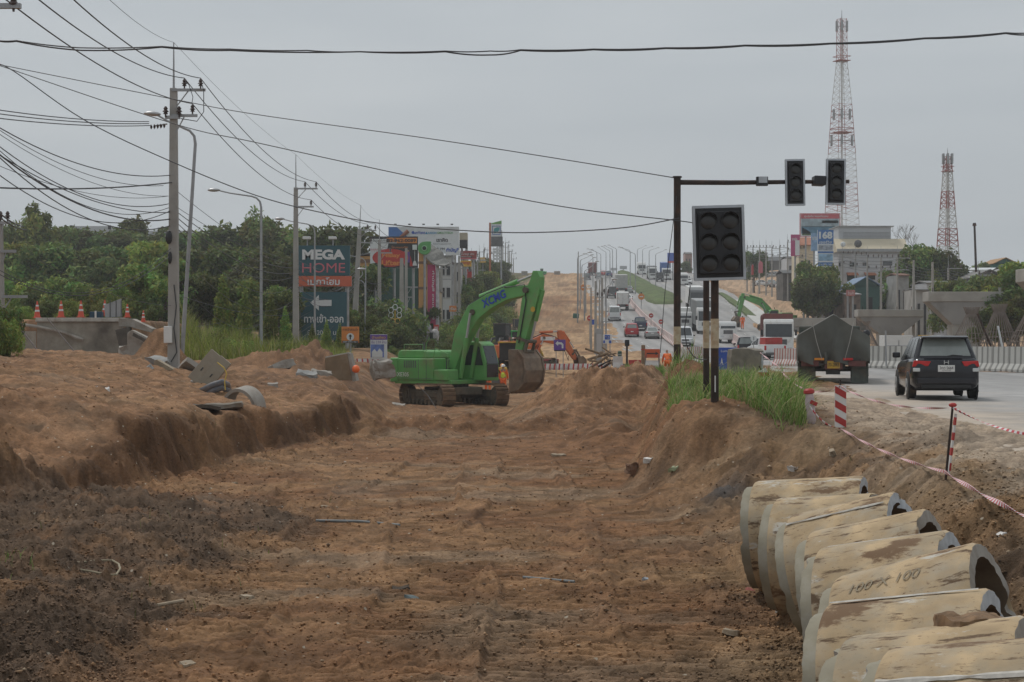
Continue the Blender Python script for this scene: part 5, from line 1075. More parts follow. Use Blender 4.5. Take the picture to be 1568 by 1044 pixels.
# small roadside boards
t,L,B,W_,H_,zc=board('orange roadside sign with black arrow in a white disc',523,500,550,525,100,org,name='roadside_sign',cat='sign',posts=(.5,),depth=.04,pr=.05)
MB().lathe([(.001,0),(.22,0),(.22,.012),(.001,.012)],(0,-.045,zc-.12),24,'y').build('white_disc',wht,t); MB().prism([(0,zc+.04),(.11,zc-.1),(.04,zc-.1),(.04,zc-.28),(-.04,zc-.28),(-.04,zc-.1),(-.11,zc-.1)],-.066,-.05,'xz').build('arrow',blk,t); L('ทางเข้าสวนน้ำ',.5,.17,.85,.17,blk)
B(.5,.93,.9,.13,blk,'phone_strip'); L('089-8901461',.5,.93,.8,.08,wht)
t,L,B,W_,H_,zc=board('purple topped house advert board standing in front of the black billboard pole',567,512,593,550,105,wht,name='roadside_sign',cat='sign',posts=(.15,.85),depth=.05,pr=.03)
B(.5,.11,1,.2,spur,'purple_header'); L('บ้านเดี่ยว',.5,.11,.8,.12,syel,.01); B(.42,.66,.78,.52,mat('advert_blue',(.12,.18,.42),.5,var=.4,scale=3),'picture'); B(0,0,0,0,wht,'pictured_houses',poly=[(.1,.92),(.1,.7),(.25,.58),(.4,.7),(.55,.56),(.72,.7),(.72,.92)],th=.04); L('เริ่ม 2.59 ล้าน',.5,.30,.9,.12,spur)
# neon flower decoration
g=G(605,140); t=thing('neon_flower_decoration','white and yellow wire flower decoration on a thin stem','decoration',g); z_=(CY-484)*140/F-g.z
def ring(par,cx,cz,r,m): MB().tube([(cx+r*math.cos(a),0,cz+r*math.sin(a)*1.1) for a in [2*math.pi*i/12 for i in range(13)]],.03,5).build('petal',m,par)
for i,(x,z) in enumerate([(0,.75),(-.34,.5),(.34,.5),(-.34,.08),(.34,.08),(-.22,-.4),(.2,-.4)]): ring(t,x,z_+z,.2,wht if i<5 else syel)
MB().cyl((0,0,0),(0,0,z_+.5),.035,n=5).build('stem',syel,t)
# purple arrow sign, orange small boards
t,L,B,W_,H_,zc=board('purple sign with a white left turn arrow in front of the orange digger arm',848,520,866,536,109,spur,name='detour_sign',cat='sign',posts=(.2,.8),depth=.04,pr=.025)
MB().prism([(-.28,zc+.1),(-.1,zc+.27),(-.1,zc+.17),(.12,zc+.17),(.24,zc+.05),(.24,zc-.22),(.13,zc-.22),(.13,zc),(.06,zc+.04),(-.1,zc+.04),(-.1,zc-.07)],-.035,-.02,'xz').build('arrow',wht,t); B(.5,1.05,.95,.1,blk,'text_strip')
for px0,py0,px1,py1,d_,la in [(734,449,742,456,300,'tiny orange topped white sign at the foot of the far poles'),(728,452+0,737,462,255,'small orange and white sign in the hillside bushes'),(747,442,755,449,330,'tiny white sign with a dark car picture on the verge')]:
    t,L,B,W_,H_,zc=board(la,px0,py0,px1,py1,d_,wht,name='roadside_sign',cat='sign',posts=(.5,),depth=.05,pr=.04); B(.5,.2,1,.35,org if 'orange' in la else m_bluesign,'orange_header'); B(.5,.7,.6,.2,m_bluesign,'picture')
for px0,py0,px1,py1,d_,la in [(923,512,937,526,120,'blue roadside sign with white symbols beside the steel cabinet'),(905,489,912,497,190,'small plain blue sign at the corridor edge')]:
    t,L,B,W_,H_,zc=board(la,px0,py0,px1,py1,d_,m_bluesign if d_>150 else wht,name='blue_sign',cat='sign',posts=(.2,.8),depth=.04,pr=.03)
    if d_<150: B(.5,.3,.55,.5,m_bluesign,'blue_field'); L('↰ 25',.5,.3,.4,.3,wht); B(.15,.8,.2,.3,m_bluesign,'blue_square'); B(.8,.8,.25,.3,m_bluesign,'blue_square')
t,L,B,W_,H_,zc=board('large blue notice with white letters and arrow head behind the signal pole',1096,532,1128,566,62,m_bluesign,name='blue_notice',cat='sign',posts=(.2,.8),depth=.04,pr=.03)
L('Lumsang',.55,.17,.62,.14,wht,.01); L('A',.28,.62,.13,.3,wht,.03)
# orange arrow board on A frame
g=G(999,94); t=thing('arrow_board','orange board with black right arrow on an A frame','sign',(g.x,94,-1.55)); z_=(CY-541)*94/F+1.55; w_=23*94/F; h_=13.5*94/F
MB().box((0,0,z_),(w_,.04,h_)).build('panel',mat('board_red_orange',(.55,.10,.03),.5,var=.1),t,bevel=.01); MB().prism([(-w_*.38,z_+.03),(w_*.2,z_+.03),(w_*.2,z_+.1),(w_*.4,z_),(w_*.2,z_-.1),(w_*.2,z_-.03),(-w_*.38,z_-.03)],-.04,-.022,'xz').build('arrow',blk,t)
for s in (-1,1): MB().cyl((s*w_*.4,-.0,z_),(s*w_*.55,-.2,0),.02,n=5).build('leg',m_gdark,t); MB().cyl((s*w_*.4,.05,z_),(s*w_*.5,.4,0),.02,n=5).build('leg',m_gdark,t)
# round red signs
for px_,py_,d_,la in [(997,483,235,'small round red sign on a post left of its twin on the closed lane'),(1012,492.5,225,'small round red sign on a post, nearer of the pair on the closed lane'),(982,454,290,'orange brown round sign at the upper end of the barrier line'),(893.5,440,300,'orange and red diamond marker beside the corridor edge'),(903,487,195,'round red and white sign left of the plain blue sign')]:
    g=G(px_,d_); t=thing('round_sign',la,'sign',g); z_=(CY-py_)*d_/F-g.z; r=.32 if d_<240 else .55
    MB().cyl((0,.03,0),(0,.03,z_),.04,n=5).build('post',m_galv,t); MB().lathe([(.001,-.02),(r,-.02),(r,.02),(.001,.02)],(0,-.02,z_),18,'y').build('disc',sred if d_<240 else org,t); MB().box((0,-.05,z_),(r*1.1,.02,r*.3)).build('bar',wht,t)
g=G(1154,120); g.z=-1.55; t=thing('round_sign','white rimmed round sign with an upward mark in front of the red container','sign',g); z_=(CY-518)*120/F+1.55
MB().cyl((0,.03,0),(0,.03,z_),.03,n=5).build('post',m_galv,t); MB().lathe([(.001,-.02),(.22,-.02),(.22,.02),(.001,.02)],(0,-.02,z_),18,'y').build('disc',wht,t); MB().box((0,-.05,z_),(.04,.02,.26)).build('mark',m_gdark,t)
# steel cabinet
t=thing('roadside_cabinet','tall grey steel cabinet beside the blue roadside sign','cabinet',G(917,118)); zt=(CY-503)*118/F-t.location.z
MB().box((0,0,zt/2),(.42,.5,zt)).build('body',m_galv,t,bevel=.02); MB().box((0,-.255,zt*.55),(.34,.02,zt*.6)).build('door',m_silver,t)
# concrete and plastic barriers
rw_r=m_red; rw_w=m_retro
def jersey(b,x0,L,h=.85,w=.5): b.prism([(-w/2,0),(-w/2,.12),(-w*.2,.4),(-w*.16,h),(w*.16,h),(w*.2,.4),(w/2,.12),(w/2,0)],x0,x0+L,'yz') if 0 else b.add([(x0 if k<8 else x0+L,y,z) for k,(y,z) in enumerate([(-w/2,0),(-w/2,.12),(-w*.2,.4),(-w*.16,h),(w*.16,h),(w*.2,.4),(w/2,.12),(w/2,0)]*2)],[tuple(range(8)),tuple(range(15,7,-1))]+[(i,(i+1)%8,8+(i+1)%8,8+i) for i in range(8)])
def barrier(label,p0,p1,striped=True,h=.85,mA=None,mB=None,group=None,w=.5,n=6,name='concrete_barrier',cat='barrier'):
    p0=Vector(p0); p1=Vector(p1); L_=(p1-p0).length; dx,dy=p1.x-p0.x,p1.y-p0.y; rz=math.atan2(dy,dx); ry=-math.atan2(p1.z-p0.z,math.hypot(dx,dy))
    t=thing(name,label,cat,p0,0,group); t.rotation_euler=(0,ry,rz)
    b=MB(); jersey(b,0.02,L_-.04,h,w); b.build('block',mA or m_conc2,t)
    if striped:
        for i in range(n):
            if i%2==0: c=MB(); jersey(c,L_*(i+.2)/n,L_*.62/n,h+.006,w+.012); c.build('red_stripe' if mB is None else 'dark_stripe',mB or m_red,t)
    return t
def chain(lab,pix,h,nseg,mA,mB=None,striped=True,group='',name='concrete_barrier',n=4,w=.5,road=True,ordn=True):
    pts=[Vector(((x-CX)*d/F,d,(float(RZ(d)) if road else gz((x-CX)*d/F,d)))) for x,d in pix]
    # resample
    seg=[(pts[i+1]-pts[i]).length for i in range(len(pts)-1)]; tot=sum(seg)
    def at(s):
        for i,l in enumerate(seg):
            if s<=l or i==len(seg)-1: return pts[i].lerp(pts[i+1],min(1,s/l))
            s-=l
    for k in range(nseg): barrier(lab.format(ords[k] if k<len(ords) else 'next'),at(tot*k/nseg),at(tot*(k+1)/nseg),striped,h,mA,mB,group,w,n,name)
m_pinkw=mat('faded_white_block',(.60,.57,.54),.7,var=.08,dirt=.25,dirtcol=(.35,.25,.2)); m_fred=mat('faded_red_stripe',(.42,.12,.10),.7,var=.12,dirt=.25,dirtcol=(.3,.2,.16))
chain('{} block from the near end of the curved striped barrier',[(1045,142),(1040,185),(1012,222),(985,262),(968,300),(964,330)],.95,24,m_pinkw,m_fred,group='red and white barrier line between the carriageways',n=6)
chain('{} striped block right of the tall signal pole',[(1050,140),(1078,148)],.95,3,m_pinkw,m_fred,group='short striped barrier between the signal poles',n=6)
chain('{} zigzag striped block behind the light truck, from the near right end',[(1150,150),(1122,205)],1.1,6,m_pinkw,m_fred,group='zigzag striped barriers right of the light truck',n=6)
chain('{} red and white block from the left, just left of the tarpaulin truck',[(1187,103),(1224,101)],1.05,3,m_pinkw,m_fred,group='red and white blocks left of the tarpaulin truck',n=6)
m_greystr=mat('grey_paint_stripe',(.22,.215,.20),.8,var=.1)
chain('{} pale concrete block from the left in the long barrier right of the tarpaulin truck',[(1320,96),(1395,92),(1480,87),(1600,80)],1.22,11,mat('pale_barrier_concrete',(.46,.45,.42),.85,var=.1,scale=1,dirt=.25,dirtcol=(.28,.25,.2)),m_greystr,group='long pale concrete barrier right of the truck',n=6,w=.55)
for x0,x1,la in [(827,856,'dark red plastic water barrier behind the striped kerb rail'),]:
    barrier(la,G(x0,116),G(x1,116),False,.55,mat('faded_red_plastic',(.28,.05,.06),.6,var=.15,dirt=.3,dirtcol=(.3,.2,.15)),name='plastic_barrier',w=.4)
def rail(label,x0,x1,d0,d1,k,group):
    for i in range(k):
        xa=x0+(x1-x0)*i/k; xb=x0+(x1-x0)*(i+1)/k; da=d0+(d1-d0)*i/k; db=d0+(d1-d0)*(i+1)/k
        a=G(xa,da); b_=G(xb,db); a.z=(CY-566)*da/F if d0>104 and x0>700 else (CY-559)*da/F; b_.z=a.z
        barrier(label.format(ords[i]),a,b_,True,.3,m_pinkw,m_red,group,.3,6,name='striped_kerb_block')
rail('{} striped kerb block from the left, right of the big bucket',827,935,111,109,5,'low striped kerb right of the big bucket')
rail('{} striped kerb block from the left, behind the green digger tail',544,640,105,107,4,'low striped kerb behind the green digger')
for x0,x1,d_,c_,la,h_ in [(938,954,97,m_pinkw,'pale concrete barrier end by the rubble heap',.75),(962,982,96,m_red,'bright red plastic barrier left of the arrow board',.55),(988,1010,98,m_pinkw,'pale barrier under the arrow board',.5),(950,1000,84,mat('pink_plastic',(.45,.16,.18),.6,var=.3,scale=2),'pink and white barrier behind the right grass strip',.42)]:
    a=Vector(((x0-CX)*d_/F,d_,-1.62)); b_=Vector(((x1-CX)*d_/F,d_,-1.62)); barrier(la,a,b_,False,h_,c_,name='plastic_barrier' if c_!=m_pinkw else 'concrete_barrier',w=.4)
for px_,d_,h_,m_,la in [(985,99,1.35,m_wood,'brown wooden stump post beside the red barrier'),(949,97.5,1.0,mat('green_drum',(.03,.09,.06),.6),'small dark green drum on the pale barrier end')]:
    t=thing('post_stump' if 'post' in la else 'drum',la,'post' if 'post' in la else 'drum',((px_-CX)*d_/F,d_,-1.6)); MB().lathe([(.12,0),(.13,.3),(.11,h_*.6),(.12,h_),(.05,h_+.03)],(0,0,0),10).build('shaft',m_,t); MB().lathe([(.14,0),(.14,.06)],(0,0,h_*.8),10).build('band',m_red if 'post' in la else m_galv,t)

# shops filling the row between the curved eave and the far poles
m_shopw=mat('shop_white_wall',(.5,.5,.49),.8,var=.12,scale=.6,dirt=.3); m_shopb=mat('shop_beige_wall',(.42,.36,.26),.85,var=.15,scale=.6,dirt=.3)
for la,px0,px1,yt,d_,wm_,rows_,sg in [('white rendered shop tower right under the small blue lettered board',674,692,393,200,m_shopw,4,None),('pale grey shop house right of the white tower',692,706,404,218,MATS['pale_metal_sheet'] if 'pale_metal_sheet' in MATS else m_silver,3,None),
  ('narrow pinkish shop with a bright fascia beside the white column sign',706,723,414,236,mat('shop_pink_wall',(.42,.20,.22),.8,var=.4,scale=1.2),2,sred),('beige shop below the magenta banner',657,673,446,182,m_shopb,2,m_bluesign),('blue fronted shop among the far poles',727,741,424,285,mat('shop_blue_wall',(.14,.22,.34),.8,var=.2,scale=.7),2,syel),('white stall front behind the verge bushes',744,757,432,325,m_shopw,1,org),('orange fronted shop under the fuel pylon',758,768,420,345,mat('shop_orange_wall',(.45,.22,.10),.8,var=.3),2,wht)]:
    q_=d_/F; x0=(px0-CX)*q_; x1=(px1-CX)*q_; xm=(x0+x1)/2; zg=gz(xm,d_)-.4; h=(CY-yt)*q_-zg; w_=x1-x0
    t=thing('shop_house',la,'shop',(xm,d_,zg)); MB().span((-w_/2,0,0),(w_/2,6,h)).build('wall',wm_,t); MB().span((-w_/2-.15,-.25,h-.02),(w_/2+.15,6.2,h+.16)).build('roof',m_slate,t)
    for r_ in range(rows_):
        z=h-1.6-r_*2.6
        for u in (-.27,.2):
            if z>1: o=MB().box((u*w_,-.02,z),(w_*.3,.08,1.1)).build('window',m_glass,t); MB().box((u*w_,-.05,z-.6),(w_*.34,.12,.08)).build('sill',m_galv,o)
    if sg: MB().box((0,-.2,h-.65),(w_*.95,.15,.9)).build('fascia',sg,t)
for la,px_,py_,d_,m_ in [('grey tarpaulin heap by the shop front behind the digger',648,512,150,mat('grey_tarp',(.22,.21,.22),.8,var=.5,scale=3)),('pale tarpaulin bundle under the magenta banner',660,520,152,mat('pale_tarp',(.34,.32,.31),.8,var=.4,scale=3))]:
    o=MB().sphere((0,0,0),1,14,10,(.75,.6,1.0)).build('tarpaulin_heap',m_,smooth='all'); o.location=P(px_,py_,d_); tag(o,la,'tarpaulin')
    for v in o.data.vertices: v.co*=1+.25*math.sin(v.co.x*7+v.co.z*5)*math.cos(v.co.y*6)

for px0,py0,px1,py1,d_,m_,tx,la in [(708,411,717,423,233,sred,'ลด','small square red board under the yellow shop sign'),(735,394,744,402,300,syel,'ยาง','small yellow board among the far poles'),(688,468,699,477,190,org,'รับ','small orange board above the verge bushes'),(664,497,672,509,160,sred,'ขาย','small red board at the foot of the magenta banner')]:
    t,L,B,W_,H_,zc=board(la,px0,py0,px1,py1,d_,m_,name='shop_sign',cat='shop sign',posts=(.5,),depth=.1,pr=.06); L(tx,.5,.5,.7,.5,wht,.02)
# dashed lane paint on the left carriageway
def dashes(name,f,y0,y1,L_,gap,w_):
    b=MB(); y=y0
    while y<y1:
        for k in range(2):
            ya=y+L_*k/2; yb=y+L_*(k+1)/2; xa,xb=f(ya),f(yb); za,zb=float(RZ(ya))+.03,float(RZ(yb))+.03
            b.add([(xa-w_/2,ya,za),(xa+w_/2,ya,za),(xb+w_/2,yb,zb),(xb-w_/2,yb,zb)],[(0,1,2,3)])
        y+=L_+gap
    tag(b.build(name,mat('worn_lane_paint',(.55,.54,.51),.8,var=.25,scale=2)),kind='structure')
dashes('lane_marking',lambda y:float(XRoadL(y))+3.3,128,500,3,6,.13); dashes('lane_marking',lambda y:float(XRoadL(y))+6.7,128,500,3,6,.13); dashes('edge_line',lambda y:float(XRoadL(y))+.5,150,480,6,.05,.12)
dashes('lane_marking',lambda y:float(XRoadR(y))-3.4,150,500,3,6,.13)
# ---------------------------------------------------------------- concrete drain pipes
m_pipe=mat('stained_pipe_concrete',(.43,.315,.185),.92,var=.30,scale=3.2,bump=.02,bscale=11,dirt=.40,dirtcol=(.36,.33,.27),detail=9)
m_pipeb=mat('grey_pipe_concrete',(.30,.27,.20),.92,var=.25,scale=3,bump=.015,bscale=11,dirt=.4,dirtcol=(.42,.40,.36),detail=9)
def pipe_mat(m):
    n=m.node_tree; b=n.nodes['Principled BSDF']; L=n.links; old=b.inputs['Base Color'].links[0].from_socket; tc=n.nodes.new('ShaderNodeTexCoord'); oi=n.nodes.new('ShaderNodeObjectInfo')
    vm=n.nodes.new('ShaderNodeVectorMath'); vm.operation='MULTIPLY_ADD'; vm.inputs[1].default_value=(1,1,1); L.new(tc.outputs['Object'],vm.inputs[0]); L.new(oi.outputs['Location'],vm.inputs[2])
    def layer(src,scale,xyz,lo,hi,col,det=9,rough=.7):
        mp=n.nodes.new('ShaderNodeMapping'); mp.inputs['Scale'].default_value=xyz; L.new(vm.outputs[0],mp.inputs[0]); ns=n.nodes.new('ShaderNodeTexNoise'); ns.inputs['Scale'].default_value=scale; ns.inputs['Detail'].default_value=det; ns.inputs['Roughness'].default_value=rough; L.new(mp.outputs[0],ns.inputs[0])
        rp=n.nodes.new('ShaderNodeValToRGB'); rp.color_ramp.elements[0].position=lo; rp.color_ramp.elements[1].position=hi; L.new(ns.outputs[0],rp.inputs[0]); mx=n.nodes.new('ShaderNodeMix'); mx.data_type='RGBA'; L.new(rp.outputs[0],mx.inputs[0]); L.new(src,mx.inputs[6]); mx.inputs[7].default_value=col+(1,); return mx.outputs[2]
    s=layer(old,1.1,(1,1,1),.5,.66,(.30,.25,.175)); s=layer(s,2.6,(.5,1,1),.58,.63,(.50,.47,.41)); s=layer(s,1.9,(.6,1,1),.57,.62,(.16,.095,.05)); s=layer(s,9,(.25,1,1),.56,.62,(.12,.075,.042)); s=layer(s,38,(.6,1,1),.60,.66,(.20,.13,.075)); s=layer(s,14,(.3,1,1),.70,.72,(.55,.53,.49))
    L.new(s,b.inputs['Base Color'])
pipe_mat(m_pipe)
m_pin=mat('pipe_mud_inside',(.19,.145,.10),.95,var=.3,scale=3,dirt=.4,dirtcol=(.09,.06,.04))
m_chip=mat('fresh_chipped_concrete',(.42,.43,.44),.95,var=.2,scale=8,bump=.02)
PIPES=[(1143,737,1322,728,18.4,'farthest concrete drain pipe of the row, cracked at its left end'),(1176,764,1336,756,17.1,'second farthest concrete drain pipe, mostly hidden behind the third'),
 (1197,792,1352,756,15.7,'third farthest concrete drain pipe with a broken grey right rim'),(1226,818,1406,782,14.4,'fourth farthest concrete drain pipe, orange tan with a mud streak on top'),
 (1238,842,1436,815,13.1,'middle concrete drain pipe in the row with white scratches'),(1263,888,1468,836,11.8,'concrete drain pipe with faded 100 X 100 marking and open right end'),
 (1246,925,1490,902,10.7,'third nearest concrete drain pipe, pale with chipped left rim'),(1272,980,1520,950,9.6,'second nearest concrete drain pipe with soil heaped on its right end'),
 (1332,996,1600,978,8.6,'nearest concrete drain pipe, cut by the bottom right corner')]
prr=random.Random(11)
for k,(x0,y0,x1,y1,d,la) in enumerate(PIPES):
    a=P(x0,y0,d); b_=P(x1,y1,d-.42); ax=(b_-a); Ln=max(ax.length,1.08); ax.normalize()
    rad=.605; dn=Vector((0,0,-1)); dn=(dn-ax*dn.dot(ax)).normalized(); c0=a+dn*rad
    t=thing('drain_pipe',la,'concrete pipe',c0,0,'concrete drain pipes lying side by side'); t.rotation_mode='QUATERNION'; t.rotation_quaternion=ax.to_track_quat('X','Z')
    n=96; rr_=random.Random(k); 
    st=[(0,.545),(.10,.55),(.105,.598),(.13,.605)]+[(.13+(Ln-.16)*q/12,.606) for q in range(1,13)]+[(Ln,.592)]
    vs=[];fs=[]; ph=rr_.uniform(0,6)
    def jag(i,s): return .003*math.sin(i*1.7+ph)+.003*math.sin(i*.29+ph*2)+.004*rr_.random()+(.07*max(0,math.sin(i*.131+ph)-.86)*7*(.6+.4*math.sin(i*1.3)) if s else .03*max(0,math.sin(i*.21+ph)-.9)*10)
    for j,(x,r) in enumerate(st):
        for i in range(n):
            t_=2*math.pi*i/n; q_=r+.004*math.sin(3*t_+ph)+(.004*(rr_.random()-.5) if j>2 else 0)+(.002*math.sin(5*t_+x*6+ph) if j>3 else 0)
            xx=x+(jag(i,k%2) if j==0 else 0)-(jag(i+9,1) if j==len(st)-1 else 0)
            vs.append((xx,q_*math.sin(t_),q_*math.cos(t_)))
    m_=len(st)
    for j in range(m_-1):
        for i in range(n): fs.append((j*n+i,j*n+(i+1)%n,(j+1)*n+(i+1)%n,(j+1)*n+i))
    base=len(vs)
    inn=[(0,.49),(Ln*.5,.5),(Ln,.5)]
    for j,(x,r) in enumerate(inn):
        for i in range(n):
            t_=2*math.pi*i/n; xx=x+(jag(i,k%2) if j==0 else 0)-(jag(i+9,1) if j==2 else 0); vs.append((xx,r*math.sin(t_),r*math.cos(t_)))
    rim=[(i,(i+1)%n,base+(i+1)%n,base+i) for i in range(n)]+[((m_-1)*n+i,base+2*n+i,base+2*n+(i+1)%n,(m_-1)*n+(i+1)%n) for i in range(n)]
    inner=[(base+j*n+i,base+(j+1)*n+i,base+(j+1)*n+(i+1)%n,base+j*n+(i+1)%n) for j in range(2) for i in range(n)]
    def sub(F_,nm_,mm,par,sm=True):
        us=sorted({i for f in F_ for i in f}); mp={i:j for j,i in enumerate(us)}; b=MB(); b.v=[vs[i] for i in us]; b.f=[tuple(mp[i] for i in f) for f in F_]; return b.build(nm_,mm,par,smooth=sm,fix=False)
    sub(fs[2*n:],'wall',m_pipe,t); sub(fs[:2*n],'spigot',m_pipeb,t); sub(rim,'rim',m_chip if k%2==0 else m_conc,t,False); sub(inner,'bore',m_pin,t)
    # patches of spalled skin at the left end
    if k in (2,4,6,8):
        b=MB(); an=R([-28,12,-5,-35][k//2-1]); q2=[]
        for i in range(13):
            x=.12+(Ln-.16)*i/12; hw=.012+.022*rr_.random(); q2+=[(x,.612*math.sin(an-hw),.612*math.cos(an-hw)),(x,.618*math.sin(an),.618*math.cos(an)),(x,.612*math.sin(an+hw),.612*math.cos(an+hw))]
        b.add(q2,[(3*i+j,3*i+j+1,3*i+j+4,3*i+j+3) for i in range(12) for j in (0,1)]).build('mould_seam',mat('pale_seam',(.50,.47,.42),.95,var=.25,scale=14),t,fix=False)
    if False:
        b=MB(); 
        a0=R([-40,-75][[2,6].index(k)])
        pts=[]; 
        for i in range(7):
            an=a0-R(9)*i; wd=.03+.10*rr_.random(); pts+=[(.0,.609*math.sin(an),.609*math.cos(an)),(wd+.10,.612*math.sin(an),.612*math.cos(an))]
        b.add(pts,[(2*i,2*i+1,2*i+3,2*i+2) for i in range(6)]).build('spalled_patch',m_chip,t,fix=False)
    if k==5: 
        o=txt('100 X 100',.5,.09,mat('faded_stencil',(.26,.215,.15),.9,var=.3),t,(.5,-.3265,.5225),(R(32),0,0),ext=.0,shear=.3)
# ---------------------------------------------------------------- barricade tape, plates and posts by the road
mst=bpy.data.materials.new('red_white_tape'); mst.use_nodes=True; n_=mst.node_tree; bs=n_.nodes['Principled BSDF']; bs.inputs['Roughness'].default_value=.5
at=n_.nodes.new('ShaderNodeAttribute'); at.attribute_name='Col'; n_.links.new(at.outputs['Color'],bs.inputs['Base Color'])
def tape(label,pts,sag,w_=.026,step=.07):
    P_=[Vector(p) for p in pts]; out=[]
    for i in range(len(P_)-1):
        L=(P_[i+1]-P_[i]).length; m=max(4,int(L/step))
        for k in range(m+(1 if i==len(P_)-2 else 0)):
            u=k/m; out.append(P_[i].lerp(P_[i+1],u)-Vector((0,0,4*sag[i]*u*(1-u))))
    vs=[];fs=[];cs=[]
    for i in range(len(out)-1):
        a,b_=out[i],out[i+1]; tw=i*.35; sd_=(b_-a).normalized().cross(Vector((0,0,1))).normalized(); up=Vector((0,0,1))
        o1=(up*math.cos(tw*.3)+sd_*math.sin(tw*.3))*w_; o2=sd_*.006
        k=len(vs); vs+=[a-o1/2-o2,b_-o1/2-o2,b_+o1/2-o2,a+o1/2-o2,a-o1/2+o2,b_-o1/2+o2,b_+o1/2+o2,a+o1/2+o2]; fs+=[(k,k+1,k+2,k+3),(k+7,k+6,k+5,k+4),(k,k+4,k+5,k+1),(k+3,k+2,k+6,k+7)]
        c=(.5,.05,.06,1) if i%2 else (.68,.64,.64,1); cs+=[c]*8
    me=bpy.data.meshes.new('barricade_tape'); me.from_pydata([tuple(v) for v in vs],[],fs); me.materials.append(mst)
    at_=me.color_attributes.new('Col','FLOAT_COLOR','POINT'); at_.data.foreach_set('color',np.array(cs,'f').ravel())
    o=bpy.data.objects.new('barricade_tape',me); COL.objects.link(o); return tag(o,label,'barricade tape',group='red and white barricade tapes')
dPl=(1287,590,652,29.5)
def plate(label,px,y0,y1,d,w_=.20,lean=0,depth=.02,yaw=0,post=True):
    zb=(CY-y1)*d/F; h=(y1-y0)*d/F; x=(px-CX)*d/F; g=gz(x,d)
    t=thing('hazard_plate',label,'hazard marker',(x,d,min(zb,g+.3)),yaw); t.rotation_euler=(0,lean,yaw)
    if post: MB().box((0,.03,h/2-.15),(.03,.03,h+.5)).build('post',m_rust,t)
    MB().box((0,0,h/2),(w_,depth,h)).build('plate',m_retro,t,bevel=.003)
    k=max(3,int(h/.27)); s=h/k
    for i in range(k):
        z0=i*s; poly=[(-w_/2+.003,z0+s*.48),(-w_/2+.003,z0+s*.98),(w_/2-.003,z0+s*.52),(w_/2-.003,z0+s*.02)]
        MB().prism(poly,-depth/2-.004,-depth/2-.001,'xz').build('red_stripe',m_red,t)
    return t
plate('upright red and white hazard plate at the road edge, left end of the tape',1287,590,655,29.5,.20)
plate('leaning red and white hazard plate by the broken concrete block',1190,560,612,38,.22,lean=R(-28))
# wrapped bollard
z=gz((1238-CX)*30/F,30); x=(1238-CX)*30/F
t=thing('wrapped_bollard','white wrapped post with red cap strips, leaning, left of the hazard plate','bollard',(x+.06,30,min(z,(CY-650)*30/F)+.02),0); t.rotation_euler=(0,R(-5),0); h=.62
MB().lathe([(.045,0),(.085,.06),(.075,.2),(.09,.4),(.07,.52),(.06,h)],(0,0,0),12).build('wrapping',mat('pale_wrap',(.50,.42,.42),.6,var=.2,scale=9,bump=.01),t,smooth=True)
MB().lathe([(.065,0),(.10,.02),(.095,.07),(.06,.1)],(0,0,h-.08),12).build('cap',m_red,t,smooth=True); MB().box((.05,-.08,.38),(.13,.02,.07),(0,.5,0)).build('red_patch',m_red,t); MB().cyl((0,0,-.06),(0,0,.03),.05).build('foot',m_black,t)
# leaning stake
dk_=19.6; a=P(1447,726,dk_); b_=P(1459,620,dk_)
st_=MB().cyl((0,0,-.15),(b_-a),.016,.014,8).build('post',m_rust); t=thing('leaning_stake','rusty leaning stake with a red knot and striped plate edge, right of the dug sand','stake',a); st_.parent=t
MB().box((b_-a)*.5+Vector((.05,.05,-.06)),(.018,.06,.72),(0,R(7),0)).build('striped_edge',m_retro,t)
for i in range(4): MB().box((b_-a)*(.18+.22*i)+Vector((.05,.045,-.06)),(.021,.063,.09),(0,R(7),0)).build('red_stripe',m_red,t)
MB().sphere(b_-a,.035,8,6,(1.4,1,.8)).build('knot',m_red,t)
kn=b_-Vector((0,0,.03)); pl_=P(1287,590,29.4)
tape('upper tape hanging from the hazard plate to the leaning stake',[P(1288,592,29.4),kn],[.12])
tape('upper tape running from the leaning stake out of the right edge',[kn,P(1600,668,17)],[.06])
tape('upper tape from the broken block down to the top of the hazard plate',[P(1164,540,42),P(1190,560,37.8),P(1286,592,29.4)],[.0,.28])
lo=P(1446,722,19.5); tape('lower tape dipping between the hazard plate foot and the stake foot',[P(1240,622,29.8),P(1288,656,29.3),lo],[.10,.07],.032)
tape('lower tape from the stake foot down to the bottom right edge',[lo,P(1600,804,13.3)],[.02],.04)
# ---------------------------------------------------------------- rubble blocks
def rough_block(name,label,cat,loc,size,rot=(0,0,0),m=m_conc,seed=0,cuts=5,amp=.06,group=None,par=None):
    bm=bmesh.new(); bmesh.ops.create_cube(bm,size=1); bmesh.ops.subdivide_edges(bm,edges=bm.edges[:],cuts=cuts,use_grid_fill=True)
    r=random.Random(seed); off=Vector((r.uniform(-9,9),r.uniform(-9,9),r.uniform(-9,9)))
    from mathutils import noise
    for v in bm.verts:
        p=Vector((v.co.x*size[0],v.co.y*size[1],v.co.z*size[2])); k=noise.noise_vector(p*2.2/max(.3,max(size))+off)*amp*2+noise.noise_vector(p*8/max(.3,max(size))+off)*amp*.6; v.co=p+k
    me=bpy.data.meshes.new(name); bm.to_mesh(me); bm.free(); me.materials.append(m); o=bpy.data.objects.new(name,me); COL.objects.link(o); o.location=loc; o.rotation_euler=rot
    if par: o.parent=par
    else: tag(o,label,cat,group)
    return o
bk=rough_block('broken_concrete_block','big broken concrete block with a ragged top sitting in the grass by the road','concrete block',P(1141,560,46)+Vector((0,0,-.02)),(.88,.5,.95),(0,R(2),R(8)),mat('mottled_block',(.22,.195,.16),.95,var=.25,scale=4,bump=.01,dirt=.4,dirtcol=(.32,.28,.22)),3,3,.035)
